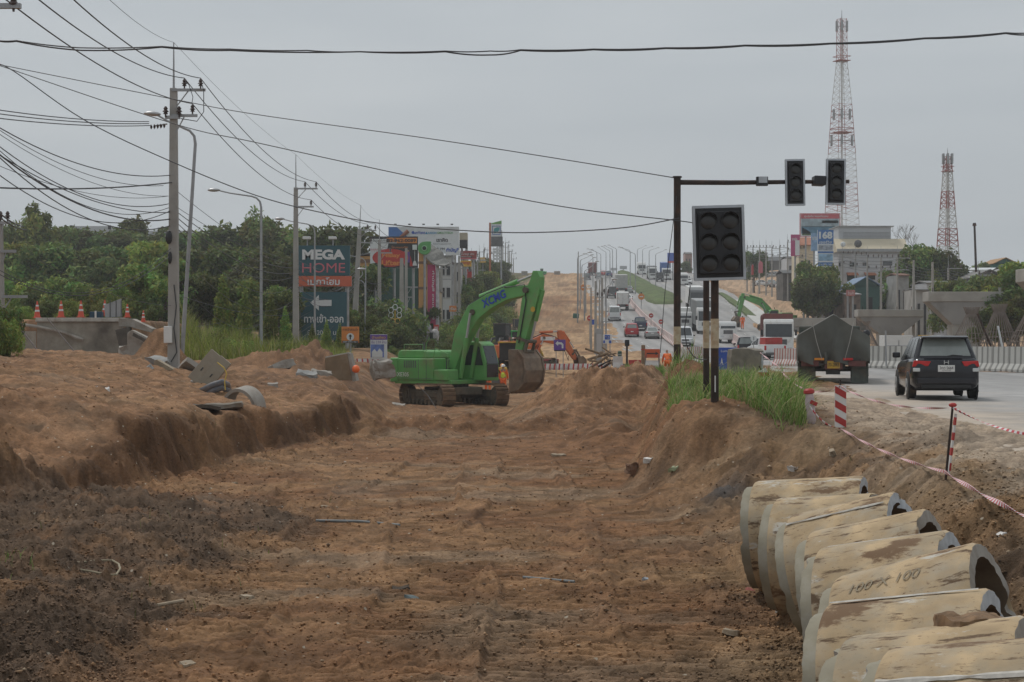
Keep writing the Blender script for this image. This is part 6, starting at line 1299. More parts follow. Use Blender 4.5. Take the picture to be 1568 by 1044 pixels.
o=MB().box((-.02,-.0,0),(.05,.42,.86)).build('broken_edge',m_chip,bk); o.location=(.42,-.05,-.02)
b=MB().tube([(0,0,0),(.18,-.1,-.04),(.3,-.1,-.05)],.035,8).build('black_pipe_stub',m_black); b.location=P(1166,572,44); tag(b,'short black pipe stub at the foot of the broken concrete block','pipe')
# culvert pieces on the left bank
def thick_plate(parent,poly,th,m,name='slab',loc=(0,0,0),rot=(0,0,0)):
    o=MB().prism(poly,-th/2,th/2,'xz').build(name,m,parent,bevel=.02); o.location=loc; o.rotation_euler=rot; return o
d=68; q_=d/F; base=P(515,572,d); t=thing('broken_box_culvert','large brown broken box culvert piece tilted on the dirt, left of the green digger','culvert',(base.x,d,base.z))
mbk=mat('brown_muddy_concrete',(.215,.145,.085),.95,var=.25,scale=1.5,bump=.01,dirt=.4,dirtcol=(.30,.24,.17))
def LP(px,py,d0=68,o=base): return ((px-515)*q_,(572-py)*q_)
thick_plate(t,[LP(499,548),LP(533,541),LP(541,582),LP(512,582),LP(511,606),LP(501,606)],.25,mbk,'front_slab',(0,-.2,0),(0,0,R(-6)))
thick_plate(t,[LP(499,546),LP(535,539),LP(536,542),LP(499,550)],.9,m_conc,'top_edge',(0,.2,0)); MB().prism([LP(533,541),LP(537,541),LP(547,583),LP(541,584)],-.3,.9,'xz').build('side_slab',m_conc,t)
rough_block('broken_concrete_lump','grey broken culvert lump with a dark hollow beside the brown culvert piece','concrete block',P(491,582,67)-Vector((0,0,.05)),(.75,.6,.85),(0,R(6),0),m_conc,5)
rough_block('broken_concrete_lump','pale broken concrete lump between the culvert piece and the green digger','concrete block',P(585,566,78),(1.0,.7,.8),(0,R(-6),R(12)),m_conc,9,5,.09)
o=MB().sphere((0,0,0),.16,10,8).build('orange_ball_light',mat('orange_beacon',(.9,.16,.03),.4)); o.location=P(545,565,67.5); tag(o,'bright orange beacon poking out beside the culvert piece','beacon')
# tilted twin panels, pipes, rope
d=52; base=P(322,568,d); t=thing('concrete_drain_cover','two weathered concrete panels side by side, tilted steeply on the dirt','concrete panel',base); q_=d/F
for k,(a,c) in enumerate([((-24,16),(-3,31)),((-13,5),(7,22))]):
    L_,w_=56*q_,21*q_; o=MB().box((0,0,0),(L_,.12,w_)).build('panel',mat('grey_tan_panel',(.30,.26,.20),.9,var=.15,scale=2,dirt=.3),t,bevel=.015); o.rotation_euler=(R(-12),R(-50),R(4)); o.location=((-8+15*k)*q_*1,-.1*k,(6-10*k)*q_)
    MB().box((-.1,-.07,.02),(.12,.02,.03)).build('lifting_hook',m_black,o)
cp=mat('grey_corrugated_pipe',(.105,.11,.125),.6,var=.2,dirt=.4,dirtcol=(.25,.17,.11))
for k,la in enumerate(['upper of two grey corrugated pipes curving into the soil below the tilted panels','lower of two grey corrugated pipes curving into the soil']):
    pts=[P(306+4*k,600+8*k,50),P(325+2*k,590+8*k,50),P(340,585+8*k,50),P(348+1*k,589+9*k,50.1),P(351,602+9*k,50.4)]
    o=MB().tube([p-pts[0] for p in pts],.10,10).build('corrugated_pipe',cp,smooth='all',fix=False); o.location=pts[0]; tag(o,la,'pipe')
o=MB().tube([P(333,555,49.8),P(343,563,49.5),P(347,572,49.4),P(344,584,49.3),P(345,597,49.2)],.018,5).build('yellow_rope',mat('yellow_rope',(.45,.30,.04),.8)); tag(o,'yellow rope draped over the tilted concrete panels','rope')
# half buried ring
d=46.5; g=P(374,630,d)+Vector((0,0,.12)); ring_=MB(); n=26; vs=[]
for i in range(n+1):
    a=R(-12)+R(204)*i/n
    for r,y in ((.56,-.24),(.47,-.24),(.47,.24),(.56,.24)): vs.append((r*math.cos(a),y,r*math.sin(a)))
ring_.add(vs,[(i*4+j,i*4+(j+1)%4,(i+1)*4+(j+1)%4,(i+1)*4+j) for i in range(n) for j in range(4)]+[(0,1,2,3),(n*4+3,n*4+2,n*4+1,n*4)])
o=ring_.build('concrete_ring',m_conc); o.location=g; o.rotation_euler=(R(10),R(18),R(-25)); tag(o,'half buried concrete pipe ring sticking out of the slope','concrete ring')
o=rough_block('asphalt_slab','broken grey slab lying along the lip of the dug bank','slab',G(338,44.2,.0),(1.1,1.1,.10),(0,R(-3),R(6)),mat('old_slab',(.20,.18,.15),.95,var=.35,scale=4,dirt=.5),4,6,.05)
o=rough_block('asphalt_slab','darker broken slab edge left of the grey one on the bank lip','slab',G(285,41.5,.0),(1.6,1.2,.09),(0,R(4),R(12)),mat('dark_slab',(.085,.07,.055),.95,var=.3),14,6,.05)
# retaining wall and channel
d=84.4; q_=d/F
wl_=mat('stained_wall_concrete',(.34,.305,.25),.95,var=.25,scale=.8,bump=.01,dirt=.5,dirtcol=(.12,.10,.08))
x0,x1=(58-CX)*q_,(188-CX)*q_; t=thing('retaining_wall','stained curved concrete retaining wall with traffic cones on top','retaining wall',(x0,d,0)); 
b=MB(); b.prism([(0,-1.2),(0,(CY-493)*q_),(x1-x0,(CY-491)*q_),(x1-x0,-1.2)],-.15,.15,'xz'); b.build('wall',wl_,t)
b=MB(); b.span((-.05,-.28,(CY-492.5)*q_),(x1-x0+.1,.2,(CY-486.5)*q_)); b.build('coping',mat('coping_concrete',(.42,.40,.36),.9,var=.2,dirt=.35),t,bevel=.02)
b=MB(); pts=[((p-58)*q_,-.32,(CY-y)*q_) for p,y in ((0,494),(30,496),(60,500),(95,508),(130,520))]; b.tube(pts,.09,6); b.build('drain_ledge',m_conc,t)
t=thing('retaining_wall','short low concrete wall stub at the far left, below the cones','retaining wall',P(20,520,80)); MB().box((.3,0,-.35),(1.5,.3,1.5)).build('wall',wl_,t)
for k,(a,c,la) in enumerate([((185,488),(236,500),'upper broken gutter section sloping down right of the cones'),((190,500),(222,545),'dark gaping drain box at the end of the retaining wall')]):
    o=MB().prism([((px_-185)*q_,(488-py_)*q_) for px_,py_ in ([(185,487),(205,488),(236,503),(234,509),(200,500),(185,500)] if k==0 else [(180,505),(198,500),(202,545),(188,540)])],-.5,.5,'xz').build('broken_gutter',m_conc if k==0 else mat('dark_drain',(.10,.085,.07),.95,var=.3),bevel=.02); o.location=P(185,488,83.6-k*.6); tag(o,la,'gutter')
o=MB().prism([((px_-200)*75/F,(510-py_)*75/F) for px_,py_ in [(197,510),(204,505),(246,526),(249,532),(236,560),(230,556),(203,545),(197,530)]],-.3,.3,'xz').build('gutter_segment',m_conc,bevel=.03); o.location=P(200,510,75); tag(o,'big angular broken gutter segment tipping down the slope','gutter')
o=MB().prism([((px_-200)*74.6/F,(510-py_)*74.6/F) for px_,py_ in [(206,509),(243,528),(240,532),(205,514)]],-.28,.0,'xz').build('hollow_shade_strip',mat('dark_drain',(.1,.085,.07))); o.location=P(200,510,74.5); o.parent=None; tag(o,'dark strip painted as shade along the hollow top of the broken gutter segment','gutter')  # solid strip, coloured dark in place of the shade inside the gutter
o=MB().prism([((px_-240)*62/F,(550-py_)*62/F) for px_,py_ in [(238,553),(242,550),(270,566),(300,588),(306,600),(298,598),(268,580),(238,562)]],-.3,.25,'xz').build('gutter_channel',mat('tan_gutter',(.33,.27,.19),.9,var=.2,dirt=.4),bevel=.02); o.location=P(240,550,60.5); tag(o,'long tan gutter channel running down to the tilted panels','gutter')
t=thing('grey_notice_back','grey metal notice board seen from behind, standing among the cones','sign',P(172,486,85)); MB().prism([(-.35,.0),(-.4,.62),(.45,.95),(.48,.05)],-.04,.04,'xz').build('panel',m_galv,t); 
for x in (-.1,.2,.46): MB().box((x,-.06,.42),(.04,.04,.85)).build('stiffener',m_gdark,t)
t=thing('dark_blue_bin','dark blue bin with a white post in front, behind the cone wall','bin',P(148,488,86)); MB().box((0,0,.18),(.62,.4,.36)).build('body',mat('bin_blue',(.01,.05,.09),.6),t,bevel=.03); MB().box((0,-.22,.2),(.09,.04,.4)).build('white_post',m_white,t)
cone_m=mat('cone_orange_red',(.60,.085,.04),.6,var=.1,dirt=.2,dirtcol=(.3,.12,.08))
def cone(label,px,d,ytop,yb):
    b0=P(px,yb,d); h=(yb-ytop)*d/F; k=h/.9; t=thing('traffic_cone',label,'traffic cone',b0,rnd.uniform(0,1),'traffic cones on the retaining wall',scale=(k,k,k))
    MB().box((0,0,.02),(.42,.42,.04)).build('base',cone_m,t,bevel=.01)
    MB().lathe([(.17,.04),(.035,.88),(.03,.9)],(0,0,0),20).build('body',cone_m,t,smooth=True)
    for z0,z1 in ((.34,.44),(.62,.70)):
        r=lambda z:.17-(z-.04)*.135/.84+.004
        MB().lathe([(r(z0),z0),(r(z1),z1)],(0,0,0),20).build('white_band',wht,t,smooth=True)
for px_,d_,yt,yb,la in [(57,84.6,461,487,'leftmost traffic cone, half hidden by a leafy shrub'),(93.5,84.4,460,486,'traffic cone second from left on the wall'),(124,84.4,460,486,'traffic cone third from left, left of the blue bin'),(160.5,86.5,459,484,'traffic cone almost hidden behind the grey board'),(195,84,465,486,'traffic cone just right of the grey board'),(219.5,84,475,493,'rightmost and lowest traffic cone')]: cone(la,px_,d_,yt,yb)
# ---------------------------------------------------------------- litter and debris
def lay(px,py,off=0.0): d=hit(px,py,9); return G(px,d,off)
def litter(label,px,py,sz,m,rot=0,name='litter',cat='litter',seed=0,amp=.3,off=0):
    p=lay(px,py,off); o=rough_block(name,label,cat,p,sz,(rnd.uniform(-.2,.2),rnd.uniform(-.2,.2),rot),m,seed,3,min(sz)*amp); return o
m_bag=mat('white_bag',(.62,.6,.57),.5,var=.15); m_stone=mat('pale_stone',(.34,.27,.19),.9,var=.25,scale=8); m_dstone=mat('dark_clod',(.07,.05,.035),.95,var=.3)
L_=[('crumpled white bag on the left dirt slope',155,599,(.34,.2,.16),m_bag,'plastic_bag','bag'),('pale blue white bag stuck in the left cut bank',48,797,(.13,.08,.2),mat('blue_white_bag',(.42,.47,.58),.5),'plastic_bag','bag'),
 ('flat white foam dish on the right side of the pit',996,705,(.26,.14,.07),m_bag,'foam_dish','litter'),('small green and white wrapper right of the foam dish',1032,718,(.14,.12,.08),mat('greenish_wrapper',(.30,.34,.2),.6),'wrapper','litter'),
 ('whitish scrap right of the pit near the pipes',1213,719,(.17,.1,.09),m_bag,'paper_scrap','litter'),('white scrap at the bend of the dug bank',339,719,(.14,.08,.05),m_bag,'paper_scrap','litter'),
 ('light angular stone upright in the right dug sand',1275,700,(.13,.07,.2),m_stone,'stone','stone'),('tan stone half way up the left of the pit',361,742,(.13,.1,.1),m_stone,'stone','stone'),
 ('long pale stone near the dark spoil heap',325,753,(.06,.08,.13),m_stone,'stone','stone'),('white rounded chip near the pit middle left',242,752,(.12,.07,.05),m_stone,'stone','stone'),
 ('pale stone near the lower frame edge',287,1020,(.12,.08,.05),m_stone,'stone','stone'),('blue grey rag in the lower middle of the pit',630,918,(.12,.08,.05),mat('grey_rag',(.12,.15,.15),.8),'rag','litter'),
 ('light blue scrap on the pit floor left of the pipes',991,888,(.12,.09,.04),mat('pale_blue_scrap',(.35,.4,.45),.6),'paper_scrap','litter'),('dull red brick fragment beside the farthest drain pipe',1152,912,(.17,.12,.09),mat('brick_red',(.32,.10,.08),.9,var=.2),'brick_fragment','brick'),
 ('dark wet lump left of the drain pipes',1104,897,(.11,.07,.05),m_dstone,'mud_clod','clod'),('brown round clod above the grey rag',613,908,(.13,.12,.10),m_dstone,'mud_clod','clod'),('large brown clod in the right half of the pit',970,718,(.26,.2,.14),mat('brown_clod',(.16,.085,.05),.95,var=.3),'mud_clod','clod'),
 ('flat tan stone at the lower right near the pipes',1120,970,(.28,.14,.05),m_stone,'stone','stone'),('small white chip below the nearest track ribs',256,968,(.07,.05,.03),m_bag,'paper_scrap','litter'),('tan crumpled paper beside the left ruts',375,917,(.3,.12,.05),m_stone,'paper_scrap','litter'),
 ('scrap of torn paper on the pit floor centre',855,697,(.35,.16,.05),m_stone,'paper_scrap','litter'),('blue white shred hanging in the left bank grass roots',54,715,(.16,.08,.2),mat('blue_shred',(.2,.24,.32),.6),'wrapper','litter'),('pale stone on the sand right of the pipes',1533,822,(.10,.07,.05),m_bag,'stone','stone')]
for i,(la,px_,py_,sz,m_,nm_,ct_) in enumerate(L_): litter(la,px_,py_,sz,m_,rnd.uniform(0,3),nm_,ct_,i+20)
def stick(label,a,b_,r,m,name='pipe_offcut',cat='pipe',mid=None):
    pa=lay(*a,off=r*.8); pb=lay(*b_,off=r*.8); pts=[pa,pb] if not mid else [pa]+[lay(*q,off=r) for q in mid]+[pb]
    o=MB().tube([p-pa for p in pts],r,8).build(name,m,smooth=True); o.location=pa; tag(o,label,cat)
m_pvc=mat('grey_plastic_pipe',(.16,.17,.17),.6,var=.2)
stick('long grey plastic pipe lying across the pit left of centre',(484,799),(612,806),.022,m_pvc,mid=[(550,801)])
stick('shorter grey plastic pipe lying across the pit right of centre',(801,886),(880,893),.016,m_pvc)
stick('thin pale stick in the lower left ruts',(240,930),(280,922),.02,m_stone,'stick','stick'); stick('pale scrap of lath left of the long plastic pipe',(492,777),(517,779),.02,m_stone,'stick','stick')
c_=lay(178,880,.02); pts=[lay(100,862,.08)]+[lay(x,y,.03) for x,y in [(120,866),(150,862),(172,862),(182,868),(184,876),(178,884),(165,885),(140,880),(118,876),(100,868)]]
o=MB().tube([p-c_ for p in pts],.012,6).build('cable_loop',mat('beige_cable',(.32,.27,.18),.8)); o.location=c_; tag(o,'pale beige cable loop lying on the dark spoil','cable')
litter('white knotted bundle at the end of the beige cable loop',98,862,(.1,.08,.16),m_bag,0,'knotted_bundle','litter',71)
# dark rods and twigs on the left slope, branch beside the digger
for la,pts,r in [('thin dark pole lying from the wall down the left dirt slope',[P(30,500,78),P(72,556,62),P(100,575,56)],.03),('thin dark bent rod leaning on the left slope',[P(72,487,84),P(120,545,70),P(165,580,58)],.022),('tangle of dark rebar ends in the left slope',[P(140,587,55),P(152,563,55.1),P(146,580,55),P(168,585,55)],.025),
   ('broken dark wire loop under the green digger track',[P(640,590,78),P(655,605,77),P(668,625,75)],.015),('drooping dark tarp edge hanging from the left bush base',[P(68,556,60),P(85,565,60),P(108,578,60)],.06)]:
    o=MB().tube([p-pts[0] for p in pts],r,6).build('scrap_rod' if r<.05 else 'torn_netting',m_rust if r>.02 else m_black); o.location=pts[0]; tag(o,la,'scrap')
# rubble and timber heap by the corridor edge
rr_=random.Random(5)
for i in range(16):
    px_=912+rr_.random()*38; py_=538+rr_.random()*22; la=f'{pos[i]} log or pipe in the tangled heap left of the pale barrier end' if i<16 else ''
    a=rr_.uniform(-.6,.9); L2=rr_.uniform(.25,.7); p=P(px_,py_,104-(py_-538)*.2)
    o=MB().cyl((-L2*math.cos(a),0,-L2*math.sin(a)),(L2*math.cos(a),rr_.uniform(-.5,.3),L2*math.sin(a)),.035+.05*rr_.random(),n=8).build('log',m_wood if i%3 else m_rust); o.location=p; tag(o,la,'log','tangled heap of logs and pipes')
# gravel: thousands of small stones
def gravel(name='gravel',label='small stones and clods scattered over the pit floor',N=15000,seed=4,clod=False):
    rg=np.random.default_rng(seed)
    d=1/(1/62+(1/11-1/62)*rg.random(N)); px_=rg.uniform(-60,1640,N); X=(px_-CX)*d/F
    keep=(X<XRoadL(d)-.2)&(rg.random(N)<np.clip(.25+1.6*fbm(X,d,.6,3,555),.04,1)); 
    if clod:
        xl=XLlip(d); w_=.22+1.0*sst(-2.6,-3.8,X)*sst(32,26,d)*(X>xl-.4)+.9*np.exp(-((X-xl-1.1)/.9)**2)+.55*sst(1.6,3.0,X)*sst(30,12,d)+.6*np.exp(-((X-3.4)/3)**4-((d-58)/6)**4)+.6*np.exp(-((X+1.7)/3.6)**4-((d-51)/2.)**2)
        keep=(X<XRoadL(d)-.4)&(rg.random(N)<np.clip(w_*(1+1.5*fbm(X,d,.8,3,556)),0,1))
    X=X[keep]; d=d[keep]; Z=Tz(X,d,True)
    ico=[(0,0,1),(.9,0,.3),(.28,.85,.35),(-.72,.52,.3),(-.72,-.52,.3),(.28,-.85,.35),(0,0,-.6)]; fc=[(0,1,2),(0,2,3),(0,3,4),(0,4,5),(0,5,1),(6,2,1),(6,3,2),(6,4,3),(6,5,4),(6,1,5)]
    ic=np.array(ico); n=len(X); s=(.004+.020*rg.random(n)**5)*(1+d/40) if not clod else (.004+.015*rg.random(n)**3.5)*(1+d/40); a=rg.random(n)*6.28
    V=ic[None]*np.array([1,1,.75])*s[:,None,None]*rg.uniform(.5,1.4,(n,7,3)); c,s2=np.cos(a)[:,None],np.sin(a)[:,None]
    x=V[...,0]*c-V[...,1]*s2; y=V[...,0]*s2+V[...,1]*c; V=np.stack([x+X[:,None],y+d[:,None],V[...,2]+Z[:,None]+s[:,None]*.25],-1).reshape(-1,3)
    Fc=(np.array(fc)[None]+np.arange(n)[:,None,None]*7).reshape(-1,3)
    me=bpy.data.meshes.new(name); me.vertices.add(len(V)); me.vertices.foreach_set('co',V.astype('f').ravel()); me.loops.add(len(Fc)*3); me.loops.foreach_set('vertex_index',Fc.astype('i').ravel()); me.polygons.add(len(Fc)); me.polygons.foreach_set('loop_start',np.arange(0,len(Fc)*3,3,dtype='i')); me.polygons.foreach_set('loop_total',np.full(len(Fc),3,'i')); me.update(calc_edges=True)
    base=np.array([[.42,.32,.22],[.26,.15,.08],[.16,.11,.075],[.34,.22,.13],[.55,.5,.44]])[rg.choice(5,n,p=[.09,.40,.25,.245,.015])]*rg.uniform(.7,1.2,(n,1))
    if clod: base=ground_colors(X,d,Z)[:,:3]*rg.uniform(1.0,1.6,(n,1))  # crumbs coloured paler than their soil, offsetting the shade on their near sides
    col=np.concatenate([np.repeat(base,7,0),np.ones((n*7,1))],1); at=me.color_attributes.new('Col','FLOAT_COLOR','POINT'); at.data.foreach_set('color',col.astype('f').ravel())
    me.materials.append(soil_mat('gravel_stone',fine=30,bump=.005,pebble=False)); o=bpy.data.objects.new(name,me); COL.objects.link(o); tag(o,label,'gravel',kind='stuff')
gravel()
gravel('soil_crumbs','crumbled soil lumps over the spoil, scarp feet and mounds',160000,9,True)

# soil heaped on the second nearest pipe and more broken concrete on the left bank
o=rough_block('soil_heap','brown soil heaped on the right end of the second nearest drain pipe','soil heap',P(1492,948,9.35)+Vector((0,0,-.03)),(.36,.26,.09),(0,R(4),.3),mat('heaped_soil',(.19,.115,.062),.95,var=.35,scale=14,bump=.02,bscale=30),31,9,.022)
for i,(px_,py_,d_,sz,rx,la) in enumerate([(470,577,66,(.8,.45,.45),.2,'small grey concrete shard left of the dark hollow lump'),(432,560,70,(1.1,.5,.35),-.4,'brown concrete shard half buried below the reeds'),(556,583,70,(.7,.4,.25),.3,'flat broken concrete piece at the foot of the brown culvert slab'),(284,546,62,(1.5,.5,.2),.5,'pale concrete strip lying right of the tallest pole base'),(246,560,63,(.9,.5,.5),-.3,'mottled concrete chip beside the tan gutter channel'),(196,530,76,(.8,.5,.8),.1,'dark cracked block at the end of the retaining wall'),(226,575,58,(.35,.25,.18),.6,'small tan concrete chip on the sandy slope'),(418,598,57,(.4,.3,.2),.1,'grey stone on the slope right of the concrete ring'),(300,585,54,(.3,.2,.14),.4,'grey chip just left of the corrugated pipes'),(610,600,80,(.6,.4,.2),.2,'pale slab fragment in front of the digger tail')]):
    G_=G(px_,d_,.04); rough_block('concrete_fragment',la,'concrete fragment',G_,sz,(rx,rx*.6,i*.7),m_conc if i%2 else m_conc2,40+i,3,min(sz)*.14,'broken concrete on the left bank')
# ---------------------------------------------------------------- bridge piers and works on the right
def pier(label,px0,px1,ytop,yface,ybot,d,pc=.55,xr0=None,face=.25):
    q_=d/F; xm=(px0+px1)/2; zt=(CY-ytop)*q_; w_=(px1-px0)*q_; t=thing('bridge_pier',label,'bridge pier',((xm-CX)*q_,d,-1.7),0,'unfinished hammerhead bridge piers'); zt+=1.7
    zf=(CY-yface)*q_+1.7; zb=(CY-ybot)*q_+1.7; cw=w_*.17
    MB().span((-w_/2,-1.1,zf),(w_/2,1.1,zt)).build('cap_beam',mat('pier_concrete',(.33,.32,.295),.9,var=.15,scale=.5,bump=.008,dirt=.3,dirtcol=(.2,.18,.15)),t,bevel=.04)
    MB().prism([(-w_/2+.02,zf-.004),(w_/2-.02,zf-.004),(cw,zb),(-cw,zb)],-1.0,1.0,'xz').build('tapered_head',mat('pier_concrete_dark',(.25,.245,.235),.9,var=.15,scale=.5,bump=.008,dirt=.3,dirtcol=(.15,.14,.12)),t)
    MB().span((-cw,-.9,-1),(cw,.9,zb)).build('column',MATS['pier_concrete'],t)
    for s in (-.8,-.3,.25,.7): MB().cyl((s*w_/2,0,zt),(s*w_/2,0,zt+.35),.04,n=5).build('starter_bar',m_rust,t)
pier('large unfinished concrete bridge pier with flared head above the black car',1417,1531,447,462,497,150)
pier('lower concrete bridge pier head, left of the large one',1311,1411,474,485,511,190)
pier('nearest bridge pier head cut by the right edge',1562,1690,412,432,470,118)
pier('farthest concrete pier head peeping over the tarpaulin truck',1200,1308,487,500,512,205)
o=MB().span((-.35,-1.12,-.5),(.0,-1.1,.35)).build('pale_end',m_conc2); bpy.data.objects.remove(o)
mesh_m=mat('rebar_steel',(.20,.17,.15),.8,.2,var=.25,scale=2)
def cage(label,px,d,ytop,r=1.7):
    g=G(px,d); g.z=-1.6; zt=(CY-ytop)*d/F+1.6; t=thing('rebar_cage',label,'rebar cage',g,0,'cone shaped rebar cages behind the barrier'); b=MB(); n=30
    for i in range(n):
        a=2*math.pi*i/n; b.tube([(r*math.cos(a),r*math.sin(a),0),(r*.8*math.cos(a+.05),r*.8*math.sin(a+.05),zt*.3),(.35*math.cos(a+.1),.35*math.sin(a+.1),zt*.96),(.33*math.cos(a+.1)*1.6,.33*math.sin(a+.1)*1.6,zt*1.1)],.022,4)
    b.build('upright_bars',mesh_m,t); b=MB()
    for k in range(7):
        z=zt*(.06+.09*k); rr=r*(1-.2*min(1,z/(zt*.3))) if z<zt*.3 else r*.8-(r*.8-.35)*(z-zt*.3)/(zt*.66)
        b.tube([(rr*math.cos(a),rr*math.sin(a),z) for a in [2*math.pi*i/20 for i in range(21)]],.02,4)
    b.build('hoop_bars',mesh_m,t)
cage('rebar cage with rusty leaning bars, left of three',1488,112,478,1.9); cage('middle rebar cage, widely splayed',1530,110,474,1.7); cage('rebar cage cut by the right edge',1582,108,470,2.1)
cage('rebar cone half hidden right behind the tarpaulin truck roof',1322,125,497,1.6)
for la,a,b_,r,m_ in [('leaning rusty red bar bundle inside the left rebar cage',P(1497,480,109),P(1518,532,109),.07,m_rust),('white pole leaning against the barrier, right of the black car',P(1528,499,84),P(1540,555,84),.05,wht),('thin pole standing before the barrier left of the black car',P(1356,506,88),P(1357,560,88),.04,m_galv)]:
    o=MB().cyl((0,0,0),b_-a,r,n=8).build('leaning_pole',m_); o.location=a; tag(o,la,'pole')
# site cabin, yellow machine
t=thing('site_cabin','low white site cabin behind the barrier left of the black car','cabin',((1372-CX)*105/F,105,-1.6)); MB().box((0,0,1.0),(1.75,1.5,1.9)).build('wall',wht,t,bevel=.02); MB().box((0,-.78,1.3),(1.7,.03,.04)).build('rail',m_galv,t); MB().box((0,-.78,.9),(.04,.03,1.5)).build('seam',m_galv,t)
def loader(label,loc,rz,paint,scale=1,cab=True,cat='wheel loader',tool=None):
    t=thing('wheel_loader',label,cat,loc,rz,scale=(scale,)*3)
    MB().prism([(-2.6,.7),(-2.6,1.7),(-1.2,1.85),(-.2,1.85),(-.1,1.0),(1.2,.9),(1.2,.65),(-1,.55)],-.75,.75,'xz').build('engine_body',paint,t,bevel=.06)
    if cab:
        c=MB().span((-.9,-.65,1.85),(.5,.65,3.0)).build('cab',m_glass,t,bevel=.04); MB().span((-1.05,-.75,3.0),(.65,.75,3.14)).build('cab_roof',paint,c,bevel=.03)
        for x in (-.9,.5):
            for y in (-.65,.65): MB().box((x,y,2.4),(.09,.09,1.2)).build('cab_pillar',paint,c)
    for x in (-1.6,1.3):
        for s in (-1,1): wheel(t,x,s*.95,.68,.45,rim=paint)
    for s in (-.45,.45): MB().prism(ribbon([(.6,1.6),(1.6,1.5),(2.5,.6)],[.2,.28,.2]),s-.06,s+.06,'xz').build('lift_arm',paint,t)
    b=MB().prism(ribbon([(2.5,1.1),(2.45,.4),(2.8,.1),(3.4,.12)],[.06]*4),-1.25,1.25,'xz'); o=b.build('bucket',mat('dark_bucket_steel',(.06,.05,.045),.7,.2,var=.3),t)
    for s in (-1.22,1.22): MB().prism([(2.5,1.1),(2.45,.4),(2.8,.1),(3.4,.12)],s-.03,s+.03,'xz').build('side_plate',m_yellow,o)
    return t
loader('yellow loader with teal canopy between the two bridge piers',G(1417,128)+Vector((0,0,.0)),R(150),m_yellow,.62)
loader('bright green roller tractor parked behind the digger boom',G(797,150),R(-60),mat('bright_green',(.05,.42,.10),.5,var=.1,dirt=.2),.75)
loader('dark tractor with big tyres above the green roller tractor',G(768,168),R(-110),mat('dark_machine',(.045,.045,.045),.6,var=.2,dirt=.3),.95)
loader('grey tractor farther up the corridor, just right of the green boom',G(793,215),R(-80),mat('tan_machine',(.20,.16,.10),.6,var=.2),.8)
loader('tiny green roller standing on the crest of the corridor',G(829,505),R(180),mat('bright_green',(.05,.42,.1)),.6)
d=112; t=thing('dark_hopper','dark open loader bucket with a yellow rim behind the green cab','bucket',G(783,106)); t.location.z=(CY-552)*106/F
MB().prism([(-.75,0),(-.75,1.1),(.75,1.1),(.75,0)],-.5,.5,'xz').build('shell',mat('hopper_dark',(.03,.025,.022),.7,var=.3),t,bevel=.03); MB().span((-.85,-.62,1.1),(.85,.6,1.2)).build('yellow_rim',m_yellow,t)
t=thing('small_yellow_machine','small yellow compactor with bars behind the standing worker','compactor',(0,0,0)); t.location=P(768,590,103); 
MB().span((-.3,-.3,.35),(.35,.3,1.1)).build('body',m_yellow,t,bevel=.08); MB().cyl((-.3,-.35,.3),(-.3,.35,.3),.3,n=14).build('drum',m_gdark,t); MB().sphere((.05,0,1.2),.14,8,6).build('beacon',m_amber,t)
b=MB(); [b.cyl((-.62+.1*i,0,.2),(-.6+.09*i,0,1.7),.02,n=5) for i in range(5)]; [b.cyl((-.65,0,.4+.3*i),(-.2,0,.45+.3*i),.02,n=5) for i in range(4)]; b.build('side_bars',m_yellow,t)
o=MB().box((0,0,0),(.95,.9,.75),(0,.1,0)).build('green_bin',mat('bin_green',(.02,.12,.08),.6,var=.3),bevel=.05); o.location=G(882,262,.4); tag(o,'small green bin on the corridor edge, tilted','bin')
for px_,la in [(803,'left of two low concrete stacks on the corridor crest'),(853,'right of two low concrete stacks on the corridor crest')]:
    o=rough_block('concrete_stack',la,'concrete stack',G(px_,505,.5),(1.8,1.5,1.3),(0,0,0),m_conc,2,3,.05)
# poured concrete strip and gutter bank right of the hill road
def strip(name,pl,pr_,m,h=.15,kind='structure',off=.05):
    # lists of (px,d) left and right edges
    vs=[]; n=24
    for i in range(n):
        u=i/(n-1)*(len(pl)-1); a=int(min(u,len(pl)-2)); f=u-a
        L0=(pl[a][0]*(1-f)+pl[a+1][0]*f, pl[a][1]*(1-f)+pl[a+1][1]*f); R0=(pr_[a][0]*(1-f)+pr_[a+1][0]*f, pr_[a][1]*(1-f)+pr_[a+1][1]*f)
        for px_,d_ in (L0,R0):
            x=(px_-CX)*d_/F; z=max(float(RZ(d_)),gz(x,d_))+off; vs.append((x,d_,z+h))
    m0=len(vs); vs+=[(x,y,z-h-1.0) for x,y,z in vs]
    fs=[(2*i,2*i+1,2*i+3,2*i+2) for i in range(n-1)]+[(2*i,2*i+2,m0+2*i+2,m0+2*i) for i in range(n-1)]+[(2*i+1,m0+2*i+1,m0+2*i+3,2*i+3) for i in range(n-1)]+[(0,m0,m0+1,1),(m0-2,m0-1,2*m0-1,2*m0-2)]
    o=MB().add(vs,fs).build(name,m); return tag(o,kind=kind)
strip('concrete_slab',[(1185,212),(1150,255),(1118,320)],[(1232,208),(1185,255),(1140,320)],mat('fresh_concrete',(.50,.49,.46),.85,var=.1,scale=.4),.25)
mg_=mat('median_grass',(.085,.12,.032),.95,var=.45,scale=.5,bump=.15,bscale=3,dirt=.25,dirtcol=(.14,.115,.055),detail=8)
strip('verge',[(1143,268),(1118,310),(1100,360)],[(1158,264),(1130,310),(1106,360)],mg_,.3)
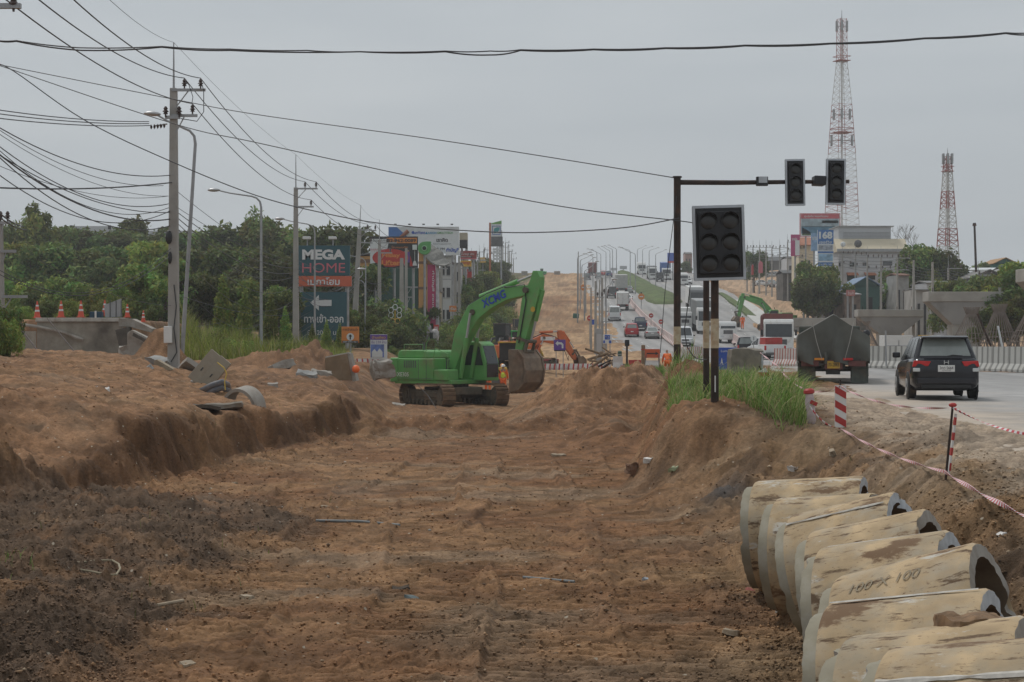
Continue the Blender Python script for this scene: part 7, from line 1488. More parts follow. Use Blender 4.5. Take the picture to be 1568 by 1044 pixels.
def median():
    ds=[520,470,430,380,340,318,306]; pl=[945,951,960,972,982,990,1003]; pr_=[962,985,1003,1022,1038,1047,1040]
    dd=np.linspace(306,520,90); nx=16; a=np.interp(dd,ds[::-1],pl[::-1]); b_=np.interp(dd,ds[::-1],pr_[::-1]); u=np.linspace(0,1,nx)
    PXm=a[:,None]+(b_-a)[:,None]*u[None]; D=np.repeat(dd[:,None],nx,1); X=(PXm-CX)*D/F
    edge_=np.minimum(u,1-u)[None]*2; e2=np.minimum(1,(dd-306)/8)[:,None]; Z=RZ(D)+.12+.9*np.sqrt(np.clip(edge_*e2,0,1))+fbm(X,D,.4,3,9)*.35; Z[:,0]-=.5; Z[:,-1]-=.5; Z[0]-=.5
    o=grid_mesh('grass_median',np.stack([X,D,Z],-1),90,nx,mg_); tag(o,kind='structure')
median()
# ---------------------------------------------------------------- lattice masts
def mast(label,px,d,bands,prof,lean=0,r=.075,plat=()):
    q_=d/F; zg=gz((px-CX)*q_,d); t=thing('lattice_mast',label,'telecom mast',((px-CX)*q_,d,zg),R(20)); wm=mat('mast_white',(.6,.58,.56),.6,var=.1,dirt=.2); rm=mat('mast_red',(.33,.07,.05),.6,var=.15)
    def wd(y): return np.interp(y,[p[0] for p in prof],[p[1] for p in prof])*q_/2
    def zc(y): return (CY-y)*q_-zg
    for k in range(len(bands)-1):
        y0,y1=bands[k],bands[k+1]; b=MB(); nn=max(2,int(round((y1-y0)/9.))); 
        for i in range(nn):
            a,c=y0+(y1-y0)*i/nn,y0+(y1-y0)*(i+1)/nn; wa,wc=wd(a),wd(c); A_=[Vector((sx*wa,sy*wa,zc(a))) for sx,sy in ((-1,-1),(1,-1),(1,1),(-1,1))]; C_=[Vector((sx*wc,sy*wc,zc(c))) for sx,sy in ((-1,-1),(1,-1),(1,1),(-1,1))]
            for j in range(4):
                b.cyl(A_[j],C_[j],r,n=4,caps=False); b.cyl(A_[j],C_[(j+1)%4],r*.5,n=3,caps=False); b.cyl(A_[(j+1)%4],C_[j],r*.5,n=3,caps=False); b.cyl(A_[j],A_[(j+1)%4],r*.5,n=3,caps=False)
        b.build('lattice_section',(rm if k%2==0 else wm),t)
    yt=bands[0]; MB().cyl((0,0,zc(yt)),(0,0,zc(yt-14)),.12,.04,5).build('lightning_rod',m_galv,t)
    MB().cyl((0,0,zc(bands[-1])),(0,0,zc(yt)),.22,n=5).build('cable_ladder',wm,t)
    for y,w_,kind in plat:
        b=MB(); z=zc(y); W_=w_*q_/2
        if kind=='ant':
            for j in range(6):
                a=j*math.pi/3; b.box((W_*math.cos(a),W_*math.sin(a),z),(.45,.35,2.4))
                b.cyl((0,0,z),(W_*math.cos(a),W_*math.sin(a),z),.06,n=4)
            b.build('panel_antennas',m_galv,t)
        else:
            b.box((0,0,z),(2*W_,2*W_,.15)); b.tube([(-W_,-W_,z+1.1),(W_,-W_,z+1.1),(W_,W_,z+1.1),(-W_,W_,z+1.1),(-W_,-W_,z+1.1)],.07,4); b.build('platform',rm if kind=='r' else wm,t)
    return t
mast('tall red and white lattice telecom mast rising above the pale hall',1289,430,[29,95,160,235,280,325,400],[(29,11),(95,12),(160,22),(235,30),(345,38),(400,44)],plat=((40,18,'ant'),(93,20,'r'),(203,26,'r'),(215,36,'ant'),(175,28,'ant')))
mast('shorter red and white lattice telecom mast over the right hand trees',1451,400,[240,264,293,320,350,377,420],[(240,8),(264,10),(293,13),(320,16),(350,20),(420,27)],r=.13,plat=((243,15,'ant'),(262,14,'r')))
# ---------------------------------------------------------------- right-hand buildings and boards
def bld(name,label,px0,px1,ytop,d,depth=10,base=None,cat='building',m=None,rz=0):
    q_=d/F; xm=((px0+px1)/2-CX)*q_; zg=gz(xm,d)-.3; t=thing(name,label,cat,(xm,d,zg),rz); w_=(px1-px0)*q_; h=(CY-ytop)*q_-zg
    return t,w_,h,(lambda px_:(px_-(px0+px1)/2)*q_),(lambda py_:(CY-py_)*q_-zg)
sheet=mat('pale_metal_sheet',(.48,.49,.51),.5,.2,var=.08,scale=.3,dirt=.15); cream=mat('cream_render',(.60,.52,.38),.85,var=.1,scale=.3,dirt=.2); greyw=mat('grey_render',(.47,.475,.49),.8,var=.1,scale=.3,dirt=.25)
d=262
t,w_,h,fx,fz=bld('industrial_hall','big pale two tier hall with cream sloping roof and small dark windows',1283,1389,382,d)
MB().span((fx(1284),0,0),(fx(1389),12,fz(383))).build('wall',greyw,t)
MB().prism([(-.4,fz(384)),(2.5,fz(364)),(9.5,fz(364)),(12.4,fz(384)),(12.4,fz(385)),(-.4,fz(385.5))],fx(1281),fx(1391),'yz').build('sloping_roof',cream,t)
MB().span((fx(1281),-.55,fz(385.6)),(fx(1391.5),-.35,fz(381))).build('eave_gutter',m_galv,t)
u=MB().span((fx(1289),2.6,fz(367)),(fx(1370),9.4,fz(345))).build('upper_storey',sheet,t)
b=MB(); [b.box(((fx(1296)+fx(1369))/2,2.56,fz(365-2.2*i)),((fx(1369)-fx(1296)),.05,.08)) for i in range(6)]; b.build('ribbing',m_galv,u)
MB().span((fx(1287),2.2,fz(345.3)),(fx(1374),9.8,fz(344))).build('flat_roof',m_galv,t)
for x0,x1,y0,y1 in [(1301,1308,402,408),(1321,1328,402,407),(1352,1366,400,406.5),(1282.5+2,1287,402,408),(1297,1312,420,430),(1325,1340,420,428)]:
    o=MB().span((fx(x0),-.08,fz(y1)),(fx(x1),.05,fz(y0))).build('window',m_glass,t); MB().span((fx(x0)-.1,-.12,fz(y0)),(fx(x1)+.1,.0,fz(y0)+.1)).build('frame',m_galv,o)
b=MB(); [b.span((fx(1284),-.05,fz(y)),(fx(1389),-.01,fz(y)+.06)) for y in (388,394,400,410)]; b.build('cladding_joints',m_galv,t)
for x0,x1 in [(1296,1313),(1323,1340),(1350,1370)]: MB().prism([(-1.2,fz(421)),(0,fz(417)),(0,fz(418)),(-1.2,fz(422))],fx(x0),fx(x1),'yz').build('orange_awning',mat('orange_tiles',(.36,.13,.06),.8,var=.2),t)
o=MB().lathe([(.1,0),(.4,.1),(.6,.25)],(0,0,0),14,'y').build('satellite_dish',m_gdark,t); o.location=(fx(1314),-.2,fz(373)); o=MB().lathe([(.05,0),(.3,.06),(.42,.2)],(0,0,0),14,'y').build('satellite_dish',wht,t); o.location=(fx(1291),-.2,fz(374))
pkf=mat('pink_frame',(.48,.10,.12),.5)
t,L,B,W_,H_,zc=board('tall pink framed billboard with a pool photograph above the shops',1225,327,1286,362,290,wht,name='billboard',posts=(.15,.85),frame=pkf)
B(.5,.12,.96,.2,pkf,'pink_header'); L('ศูนย์เด่น จอดเดียวจบ',.4,.12,.6,.12,wht,.01); B(.5,.40,.94,.36,mat('picture_sky_city',(.28,.36,.40),.6,var=.35,scale=1.2),'picture_buildings'); B(.5,.72,.94,.32,mat('picture_pool',(.08,.20,.30),.5,var=.3,scale=.5),'picture_pool'); B(0,0,0,0,mat('picture_leaves',(.07,.12,.06),.7),'picture_plants',poly=[(.05,.95),(.05,.6),(.25,.8),(.28,.95)]); B(.75,.36,.4,.12,pnk,'pink_lettering')
t,L,B,W_,H_,zc=board('white and blue number board reading 168 with smaller lines under it',1252,352,1276,409,255,wht,name='number_board',cat='billboard',posts=(.2,.8))
B(.5,.19,1,.38,mat('board_blue',(.04,.15,.40),.5),'blue_field'); L('168',.5,.14,.86,.2,wht,.05); L('เซอร์วิส',.5,.33,.8,.08,wht,.02); B(.5,.48,.9,.14,mat('products',(.3,.33,.38),.6,var=.6,scale=2),'product_row'); B(.5,.6,1,.05,MATS['board_blue'],'blue_bar'); B(.5,.74,.9,.18,mat('sky_print',(.25,.42,.58),.6,var=.4,scale=1.5),'pale_print'); B(.5,.92,.96,.1,MATS['board_blue'],'blue_bar'); L('โทร 0891 1681',.5,.92,.8,.06,wht)
t,L,B,W_,H_,zc=board('magenta shop board left of the orange roofed house',1211,359,1224.5,392,285,mat('sign_magenta',(.42,.06,.18),.5,var=.1),name='shop_sign',cat='shop sign',posts=(.5,)); B(.72,.62,.5,.7,wht,'white_panel'); L('ขายส่ง',.4,.2,.6,.15,wht,.02)
t,L,B,W_,H_,zc=board('blue white price board peeping left of the 168 board',1242,357,1252,384,262,mat('pale_blue_board',(.22,.36,.55),.5,var=.3,scale=1),name='shop_sign',cat='shop sign',posts=(.5,)); L('ยาง',.5,.3,.7,.2,wht,.02)
for a,c,y0,y1,d_,la in [(1150,1154,404,421,330,'red feather flag beside the parked cars'),(1161,1168,399,418,335,'faded pink banner beside the parked cars')]:
    t=thing('feather_flag',la,'flag',G((a+c)/2,d_)); q_=d_/F; z0_=t.location.z; MB().prism([((a-c)*q_/2,(CY-y1)*q_-z0_),((c-a)*q_/2,(CY-y1)*q_-z0_),((c-a)*q_/2,(CY-y0)*q_-z0_-.4),(0,(CY-y0)*q_-z0_),((a-c)*q_/2,(CY-y0)*q_-z0_-.6)],-.03,.03,'xz').build('cloth',m_red if c-a<5 else pnk,t); MB().cyl((-(c-a)*q_/2,0,0),(-(c-a)*q_/2,0,(CY-y0)*q_-z0_),.05,n=5).build('pole',m_galv,t)
def shed(label,px0,px1,yridge,yeave,ybase,d,roof,wall,name='shed',ridge='x',depth=8,cat='shed'):
    t,w_,h,fx,fz=bld(name,label,px0,px1,yeave,d,cat=cat)
    MB().span((-w_/2*.96,0,0),(w_/2*.96,depth,fz(yeave))).build('wall',wall,t)
    ze,zr=fz(yeave),fz(yridge)
    if ridge=='x': MB().prism([(-.6,ze),(depth/2,zr),(depth+.6,ze),(depth+.6,ze-.12),(depth/2,zr-.12),(-.6,ze-.12)],-w_/2,w_/2,'yz').build('roof',roof,t)
    else:
        MB().prism([(-w_/2,ze),(0,zr),(w_/2,ze),(w_/2,ze-.12),(0,zr-.12),(-w_/2,ze-.12)],-.6,depth+.6,'xz').build('roof',roof,t); MB().prism([(-w_/2*.95,ze-.13),(0,zr-.14),(w_/2*.95,ze-.13)],0,.1,'xz').build('gable',wall,t)
    for u in (-.28,.15): MB().box((u*w_,-.03,ze*.45),(w_*.16,.08,ze*.6)).build('opening',m_black,t)
    return t
rt=mat('orange_roof',(.33,.13,.07),.8,var=.2,scale=.8); dkr=mat('dark_roof',(.09,.09,.09),.8,var=.3,scale=.5); blr=mat('blue_roof',(.16,.24,.36),.5,var=.15); grr=mat('grey_roof',(.17,.17,.165),.7,var=.2,scale=.4,dirt=.3)
shed('cream house with an orange roof behind the magenta board',1223,1247,361,375,420,300,rt,cream,ridge='x',name='house',cat='house')
shed('grey walled workshop below the orange roofed house',1204,1236,391,395,415,400,dkr,greyw)
shed('dark cluttered shop shed below the grey workshop, left of the leafy tree',1198,1246,412,418,440,320,dkr,mat('dark_clutter',(.09,.08,.07),.9,var=.6,scale=1.2))
shed('long dark shed with rusty roof behind the parked cars',1128,1205,392,399,415,545,dkr,mat('dark_wall',(.12,.11,.10),.9,var=.3,scale=.4))
shed('low dark shop row with a sagging roof right of the leafy tree',1262,1318,440,446,470,235,mat('dark_blue_roof',(.08,.09,.13),.7,var=.2),mat('dark_wall',(.12,.11,.1)))
shed('blue roofed shed with a green gable in front of the pale hall',1303,1348,423,437,460,232,blr,mat('green_gable',(.05,.13,.11),.7),ridge='y')
shed('small market stall roof with a pink sign, under the blue roof',1293,1318,446,450,462,225,mat('pale_canvas',(.35,.35,.36),.7),mat('stall_wall',(.2,.15,.12),.8,var=.4,scale=1),name='market_stall',cat='stall')
t,L,B,W_,H_,zc=board('small pinkish shop sign in front of the market stall',1296,444,1309,453,222,mat('sign_dull_pink',(.38,.15,.14),.5,var=.2),name='shop_sign',cat='shop sign',posts=(.2,.8)); L('ร้านค้า',.5,.5,.7,.5,wht)
t,L,B,W_,H_,zc=board('grey blank hoarding left of the leafy tree',1229,444,1240,451,240,greyw,name='hoarding',cat='hoarding',posts=(.2,.8))
shed('grey warehouse with curved white roof beyond the large pier',1430,1500,413,420,440,235,sheet,greyw)
shed('dark grey gabled warehouse behind the large pier',1484,1545,412,425,445,225,grr,mat('warehouse_wall',(.17,.17,.17),.8,var=.2),ridge='y')
shed('long low white roof right behind the second mast',1466,1560,408,413,425,260,wht,greyw)
shed('pale low workshop roof left of the large pier',1418,1475,428,433,445,215,grr,sheet)
shed('teal house with an orange gable roof on the skyline',1520,1558,394,403,415,290,mat('orange_roof2',(.38,.22,.10),.8,var=.2),mat('teal_wall',(.04,.14,.12),.8),ridge='y',name='house',cat='house')
shed('white roofed building at the foot of the second mast',1466,1492,405,410,420,300,wht,greyw)
# far backdrop around the median end
shed('pinkish block of flats far right of the gantry pole',1049,1060,385,388,425,520,grr,mat('brick_pink',(.32,.2,.17),.9,var=.3,scale=.4),name='apartment_block',cat='building',depth=6)
t,L,B,W_,H_,zc=board('far blue board left of the gantry pole over a red strip',1022,387,1034,401,470,m_bluesign,name='shop_sign',cat='shop sign',posts=(.3,.7)); B(.5,1.0,1,.2,sred,'red_strip')
for x0,x1,y0,y1,d_,la in [(949,960,407,412,520,'small grey overhead road sign over the hill, right one'),(935,945,410,414,525,'small grey overhead road sign over the hill, left one')]: board(la,x0,y0,x1,y1,d_,greyw,name='road_sign',cat='road sign',posts=(.5,),pr=.12)
o=thing('factory_roof','flat grey factory roof showing above the left trees, longer right one','building',G(210,330)); q_=330/F; z0_=o.location.z; MB().span((-9,0,0),(11,8,(CY-353)*q_-z0_)).build('roof',sheet,o)
o=thing('factory_roof','dark edged grey roof above the left trees, left one','building',G(139,310)); q_=310/F; z0_=o.location.z; MB().span((-3.7,0,0),(3.7,6,(CY-346)*q_-z0_)).build('roof',sheet,o); [MB().box((s*3.5,-.2,(CY-348)*q_-z0_),(.5,.5,.7)).build('end_cap',m_black,o) for s in (-1,1)]

for la,a,b_,yr,ye,d_,rf,wl2 in [('small grey shed left of the large pier, lower',1402,1424,440,443,200,grr,m_conc2),('rusty roofed hut between the pale hall and the tree mass',1372,1392,417,421,228,mat('rusty_roof',(.20,.10,.07),.8,var=.3),m_conc2),('white walled cottage above the nearest right hand pier',1540,1566,405,410,245,dkr,wht),('dark roofed bungalow behind the rebar cages',1508,1532,428,433,205,dkr,greyw)]:
    shed(la,a,b_,yr,ye,0,d_,rf,wl2,name='house',cat='house',depth=6)
for px_,d_,la in [(1452,150,'left heap of light formwork boards on the bridge deck line'),(1392,165,'right heap of formwork boards behind the site cabin'),(1345,150,'stack of boards left of the site cabin')]:
    o=MB(); [o.box((.1*math.sin(i*3),0,.12*i),(2.2-.1*i,.8,.09),(0,0,.1*math.sin(i*5))) for i in range(7)]; o=o.build('board_stack',m_wood); g_=G(px_,d_); g_.z=-1.55; o.location=g_; tag(o,la,'board stack')
# ---------------------------------------------------------------- vegetation
def leaf_mat(name,rough=.7):
    m=bpy.data.materials.new(name); m.use_nodes=True; n=m.node_tree; b=n.nodes['Principled BSDF']; b.inputs['Roughness'].default_value=rough; b.inputs['Specular IOR Level'].default_value=.25
    at=n.nodes.new('ShaderNodeAttribute'); at.attribute_name='Col'; oi=n.nodes.new('ShaderNodeObjectInfo'); hs=n.nodes.new('ShaderNodeHueSaturation')
    mr=n.nodes.new('ShaderNodeMapRange'); mr.inputs[3].default_value=.465; mr.inputs[4].default_value=.525; n.links.new(oi.outputs['Random'],mr.inputs[0]); n.links.new(mr.outputs[0],hs.inputs['Hue'])
    mr2=n.nodes.new('ShaderNodeMapRange'); mr2.inputs[3].default_value=.62; mr2.inputs[4].default_value=1.55; n.links.new(oi.outputs['Random'],mr2.inputs[0]); n.links.new(mr2.outputs[0],hs.inputs['Value'])
    n.links.new(at.outputs['Color'],hs.inputs['Color']); n.links.new(hs.outputs[0],b.inputs['Base Color'])
    tr=n.nodes.new('ShaderNodeBsdfTranslucent'); n.links.new(hs.outputs[0],tr.inputs[0]); mx=n.nodes.new('ShaderNodeMixShader'); mx.inputs[0].default_value=.3
    n.links.new(b.outputs[0],mx.inputs[1]); n.links.new(tr.outputs[0],mx.inputs[2]); n.links.new(mx.outputs[0],n.nodes['Material Output'].inputs[0]); return m
M_leaf=leaf_mat('foliage'); M_blade=leaf_mat('grass_blades'); m_bark=mat('bark',(.11,.085,.06),.95,var=.3,scale=4)
def mesh_np(name,V,Fq,C=None,m=None):
    k=Fq.shape[1]; n=len(Fq); me=bpy.data.meshes.new(name); me.vertices.add(len(V)); me.vertices.foreach_set('co',V.astype('f').ravel()); me.loops.add(n*k); me.loops.foreach_set('vertex_index',Fq.astype('i').ravel()); me.polygons.add(n); me.polygons.foreach_set('loop_start',np.arange(0,n*k,k,dtype='i')); me.polygons.foreach_set('loop_total',np.full(n,k,'i')); me.update(calc_edges=True)
    if C is not None: at=me.color_attributes.new('Col','FLOAT_COLOR','POINT'); at.data.foreach_set('color',np.concatenate([C,np.ones((len(C),1))],1).astype('f').ravel())
    if m: me.materials.append(m)
    return me
def leaves(rg,cen,rad,n,size,col,shell=.55,cvar=.35,up=.3):
    """leaf clumps through the volume of ellipsoids; cen (B,3) rad (B,3)"""
    B=len(cen); w=(rad.prod(1))**(2/3); bi=rg.choice(B,n,p=w/w.sum()); v=rg.normal(size=(n,3)); v/=np.linalg.norm(v,axis=1)[:,None]; rr=(shell+(1-shell)*rg.random(n)**.6)*rg.uniform(.82,1.12,n)
    p=cen[bi]+v*rr[:,None]*rad[bi]
    nrm=v*.7+rg.normal(size=(n,3))*.6; nrm[:,2]+=up; nrm/=np.linalg.norm(nrm,axis=1)[:,None]
    a=np.cross(nrm,rg.normal(size=(n,3))); a/=np.linalg.norm(a,axis=1)[:,None]; b=np.cross(nrm,a); s=size*rg.uniform(.5,1.4,n)[:,None]
    dr=nrm*s*.25
    V=np.stack([p-a*s-dr,p-b*s*.45,p+a*s-dr,p+b*s*.45],1).reshape(-1,3)
    bc=rg.uniform(1-cvar,1+cvar,(B,1))*(1+rg.normal(size=(B,3))*.06); c=np.array(col)[None]*bc[bi]*rg.uniform(.7,1.35,(n,1)); c[:,0]*=rg.uniform(.8,1.35,n)
    return V,np.repeat(c,4,0)
def proto(kind,seed,col,n,size):
    rg=np.random.default_rng(seed)
    if kind=='broad': 
        B=26; a=rg.random(B)*6.28; r=.33*np.sqrt(rg.random(B)); cen=np.stack([r*np.cos(a),r*np.sin(a),.36+.5*rg.random(B)],1); cen[:,:2]*=(1.15-np.abs(cen[:,2:3]-.55)*1.1); rad=rg.uniform(.09,.19,(B,1))*np.array([[1,1,.8]])
    elif kind=='low':
        B=22; a=rg.random(B)*6.28; r=.45*np.sqrt(rg.random(B)); cen=np.stack([r*np.cos(a),r*np.sin(a),.15+.6*rg.random(B)*(1-r)],1); rad=rg.uniform(.12,.22,(B,1))*np.array([[1,1,.9]])
    elif kind=='column':
        B=14; z=np.linspace(.1,.9,B); r=.13*np.sin(np.clip((1.02-z)*2.2,0,1.57)); cen=np.stack([rg.normal(size=B)*.012,rg.normal(size=B)*.012,z],1); rad=np.stack([r,r,np.full(B,.09)],1)
    elif kind=='tall':
        B=20; cen=np.stack([rg.normal(size=B)*.11,rg.normal(size=B)*.11,.3+.62*rg.random(B)],1); rad=rg.uniform(.06,.12,(B,1))*np.array([[1,1,1.1]])
    V,C=leaves(rg,cen,rad,n,size,col,shell=.5 if kind!='column' else .8)
    Fq=np.arange(len(V)).reshape(-1,4); cm=mesh_np('crown',V,Fq,C,M_leaf)
    t=MB(); rn=random.Random(seed); top=.55 if kind in('broad','tall') else .3
    t.tube([(0,0,-.05),(.01,0,.2),(-.01,.01,top)],[.022,.016,.008],7)
    if kind in ('broad','tall','low'):
        for i in range(min(9,len(cen))): t.tube([(0,0,.18+.03*i if kind!='low' else .05),tuple(cen[i]*.6+np.array([0,0,.1])),tuple(cen[i])],[.010,.006,.003],5)
    tm_=t.build('trunk_tmp',m_bark); tmm=tm_.data; bpy.data.objects.remove(tm_); return cm,tmm
def inst(name,label,pr_,loc,h,wf=1,group=None,cat='tree',rz=None,):
    t=thing(name,label,cat,loc,rz if rz is not None else rnd.uniform(0,6),group,scale=(h*wf,h*wf,h))
    for nm_,me in (('crown' if cat=='tree' else 'foliage',pr_[0]),('trunk' if cat=='tree' else 'stem',pr_[1])):
        o=bpy.data.objects.new(nm_,me); COL.objects.link(o); o.parent=t
    return t
DK=(.095,.13,.04); MD=(.14,.19,.05); LT=(.20,.265,.06); YL=(.17,.20,.04); BL=(.035,.055,.025)
pb=[proto('broad',1,DK,5200,.030),proto('broad',2,MD,5200,.028),proto('broad',3,DK,5200,.032),proto('broad',4,LT,4200,.028)]
pl=[proto('low',5,MD,3600,.035),proto('low',6,LT,3600,.032),proto('low',7,DK,3600,.035)]
pcn=proto('column',8,(.17,.25,.055),3000,.022); ptl=[proto('tall',9,MD,2600,.024),proto('tall',10,LT,2600,.026)]
def tree_at(label,px,d,ytop,pr_,wf=1,group=None,name='tree',cat='tree',sink=.0):
    X=(px-CX)*d/F; z=gz(X,d)-sink; h=(CY-ytop)*d/F-z; return inst(name,label,pr_,(X,d,z),h/.93,wf,group,cat)
gl='wooded slope left of the power poles'
def where(px):
    return 'far left' if px<60 else 'left of the cones' if px<90 else 'above the cones' if px<200 else 'left of the tallest pole' if px<262 else 'right of the tallest pole' if px<330 else 'left of the tall street lamp' if px<395 else 'between street lamp and second pole' if px<450 else 'behind the teal sign'
kd={0:'dark dense',1:'mid green dense',2:'broad dark',3:'pale green'}
back=[(-15,240,352,0),(12,240,349,1),(40,235,334,4),(62,230,320,5),(78,232,338,4),(100,240,352,2),(125,245,350,0),(150,240,352,2),(176,242,354,1),(200,238,360,0),(222,250,338,1),(240,240,362,2),(265,235,362,1),(290,235,360,0),(315,235,358,2),(340,230,356,1),(362,225,344,0),(382,222,325,4),(396,225,338,0),(418,220,355,1),(440,215,352,2),(462,215,350,1),(490,210,360,0),(512,205,346,0),(535,200,372,2)]
ct_=0
def addt(lst,rowname,grp):
    for i,(px,d,y,k) in enumerate(lst):
        pr_=pb[k] if k<4 else ptl[k-4]; kind=kd.get(k,'tall airy')
        tree_at(f'{kind} tree, {ords[i%24]} from the left, {rowname} row of the left wood',px,d,y,pr_,1.0 if k<4 else .8,grp)
addt(back[:24],'skyline',gl)
mid=[(-10,190,392,2),(22,185,372,3),(50,180,378,1),(78,182,372,0),(105,185,380,3),(135,180,385,1),(165,178,388,2),(192,182,378,0),(222,178,385,1),(250,172,370,3),(285,175,392,0),(318,172,385,2),(350,170,378,0),(380,168,385,1),(410,165,392,0),(436,160,388,2),(470,165,395,0),(505,160,400,2),(548,165,405,0)]
addt(mid,'middle',gl)
front=[(5,135,425,0),(38,130,430,3),(75,128,432,2),(110,125,425,1),(145,122,440,3),(180,125,430,0),(212,120,435,3),(243,118,395,1),(275,122,430,2),(305,120,425,0),(335,125,420,2),(365,122,440,0),(398,120,430,1),(428,118,445,0),(460,125,450,2),(500,128,455,2),(530,125,470,1)]
addt(front,'front',gl)
for i,(px,d,y) in enumerate([(342,100,426),(374,102,446),(414,104,452),(437,104,472),(478,104,498),(500,103,492),(520,102,498)]): tree_at(f'{ords[i]} trimmed cone shaped tree from the left above the tall grass bank',px,d,y,pcn,1.0,'trimmed cone shaped trees')
# verge shrubs and trees climbing behind the shops
sh=[(566,125,480,0),(590,132,462,2),(607,135,500,1),(636,138,500,2),(560,140,440,2),(600,145,425,3),(628,150,520,1),(652,140,530,1),(664,150,505,2),(678,160,500,0),(690,165,480,1),(700,175,478,2),(712,185,470,0),(722,195,462,1),(733,205,468,2),(742,215,478,1),(716,150,500,0),(700,135,520,1),(735,170,498,1),(748,260,445,0),(740,280,432,2),(752,300,428,1),(760,330,420,0),(768,360,414,1),(775,390,411,2),(781,430,413,1),(757,240,452,1),(766,290,436,2),(728,255,440,0),(708,250,430,2),(695,240,440,0),(684,225,450,2),(778,470,414,0)]
for i,(px,d,y,k) in enumerate(sh):
    tree_at(f'{["mid green","pale green","dark green"][min(k,2)]} bush, {ords[i]} along the verge behind the green digger',px,d,y,pl[min(k,2)],1.0 if y>430 else .8,'bushes on the verge left of the corridor','bush','bush',.3)
for i,(px,d,y,k) in enumerate([(655,120,528,1),(668,122,520,2),(684,126,524,0),(704,130,530,1),(720,140,520,0),(733,150,520,2),(727,185,490,1),(748,200,480,0),(755,230,465,2),(768,250,458,1),(772,300,440,0),(640,128,515,2),(620,125,530,1),(600,122,528,0)]):
    tree_at(f'{["mid green","pale green","dark green"][k]} low shrub at the foot of the verge, {ords[i]} of the lower line',px,d,y,pl[k],1.1,'low shrubs at the foot of the verge','bush','bush',.2)
for i,(px,d,y,k) in enumerate([(645,230,425,0),(662,240,418,1),(680,250,412,2),(698,260,405,0),(714,290,400,1),(728,310,398,2),(742,330,396,0),(752,350,398,1),(762,380,400,2),(772,420,402,0),(735,260,418,0),(750,280,415,3),(718,230,425,2),(700,220,430,1),(768,330,412,0),(640,180,450,2),(655,175,470,0)]):
    tree_at(f'{kd[k]} tree, {ords[i]} from the far row behind the left-hand power poles',px,d,y,pb[k],.8,'trees behind the far left power poles')
for i,(px,d,y) in enumerate([(290,84,492),(305,86,498),(322,88,496),(345,88,505),(372,87,510),(430,90,512),(455,90,518),(492,92,528),(508,93,532)]):
    tree_at(f'{ords[i]} bright leafy clump from the left in the reed bank',px,d,y,pl[1],.9,'leafy clumps in the reed bank','bush','bush',.1)
# right hand vegetation
rt_=[(1236,262,422,0),(1252,232,402,2),(1268,228,408,1),(1244,226,425,2),(1155,370,384,0),(1395,235,382,1),(1412,238,376,0),(1432,236,384,2),(1450,236,395,0),(1380,245,440,1),(1398,245,428,2),(1352,240,446,0),(1364,238,450,1),(1410,235,434,0),(1340,240,452,2),(1476,185,428,0),(1500,182,425,2),(1460,180,430,1),(1545,160,412,1),(1560,155,398,3),(1575,150,405,0),(1535,150,440,2),(1556,140,455,1),(1050,480,400,0),(1504,290,402,1),(1563,300,402,0),(1512,140,468,2)]
for i,(px,d,y,k) in enumerate(rt_):
    w_='behind the market stalls' if px<1300 else 'right of the pale hall' if px<1460 else 'above the large bridge pier' if px<1520 else 'at the right edge'
    tree_at(f'{kd[k]} tree {w_}, {ords[i]} of the right hand greenery',px,d,y,pb[k],.85,'trees on the right beyond the piers')
# bare tree
t=thing('bare_tree','leafless pale tree between the pale hall and the second mast','tree',G(1387,300)); zz=t.location.z; h=(CY-354)*300/F-zz; b=MB(); rb=random.Random(2)
def br(p,dv,l,r,k):
    e=p+dv*l; b.cyl(p,e,r,r*.6,4,False)
    if k: 
        for _ in range(3): br(e,(dv+Vector((rb.uniform(-.8,.8),rb.uniform(-.5,.5),rb.uniform(-.1,.5)))).normalized(),l*.68,r*.6,k-1)
br(Vector((0,0,0)),Vector((0,0,1)),h*.42,.16,4); b.build('branches',m_bark,t)
# near left bush and low shrubs beside the wall
for i,(px,d,y,k,wf) in enumerate([(0,58,440,2,.75),(14,57,470,1,.5),(-12,55,450,0,.8),(6,56,520,2,.7)]): tree_at(['big dark bush cut by the left edge','pale leaved shoots on the front of the left edge bush','hindmost bush mass at the left edge','lowest dark foliage of the left edge'][i],px,d,y,pl[k],wf,'bushes at the left edge','bush','bush')
for i,(px,d,y,k) in enumerate([(38,88,462,1),(50,90,472,1),(22,92,455,0),(70,92,450,2),(108,95,448,1),(138,96,455,1),(172,98,445,0),(235,98,455,2)]): tree_at(f'{"yellow green" if k==1 else "dark"} shrub behind the cones, {ords[i]} from the left edge',px,d,y,pl[k],.9,'shrubs behind the traffic cones','bush','bush')
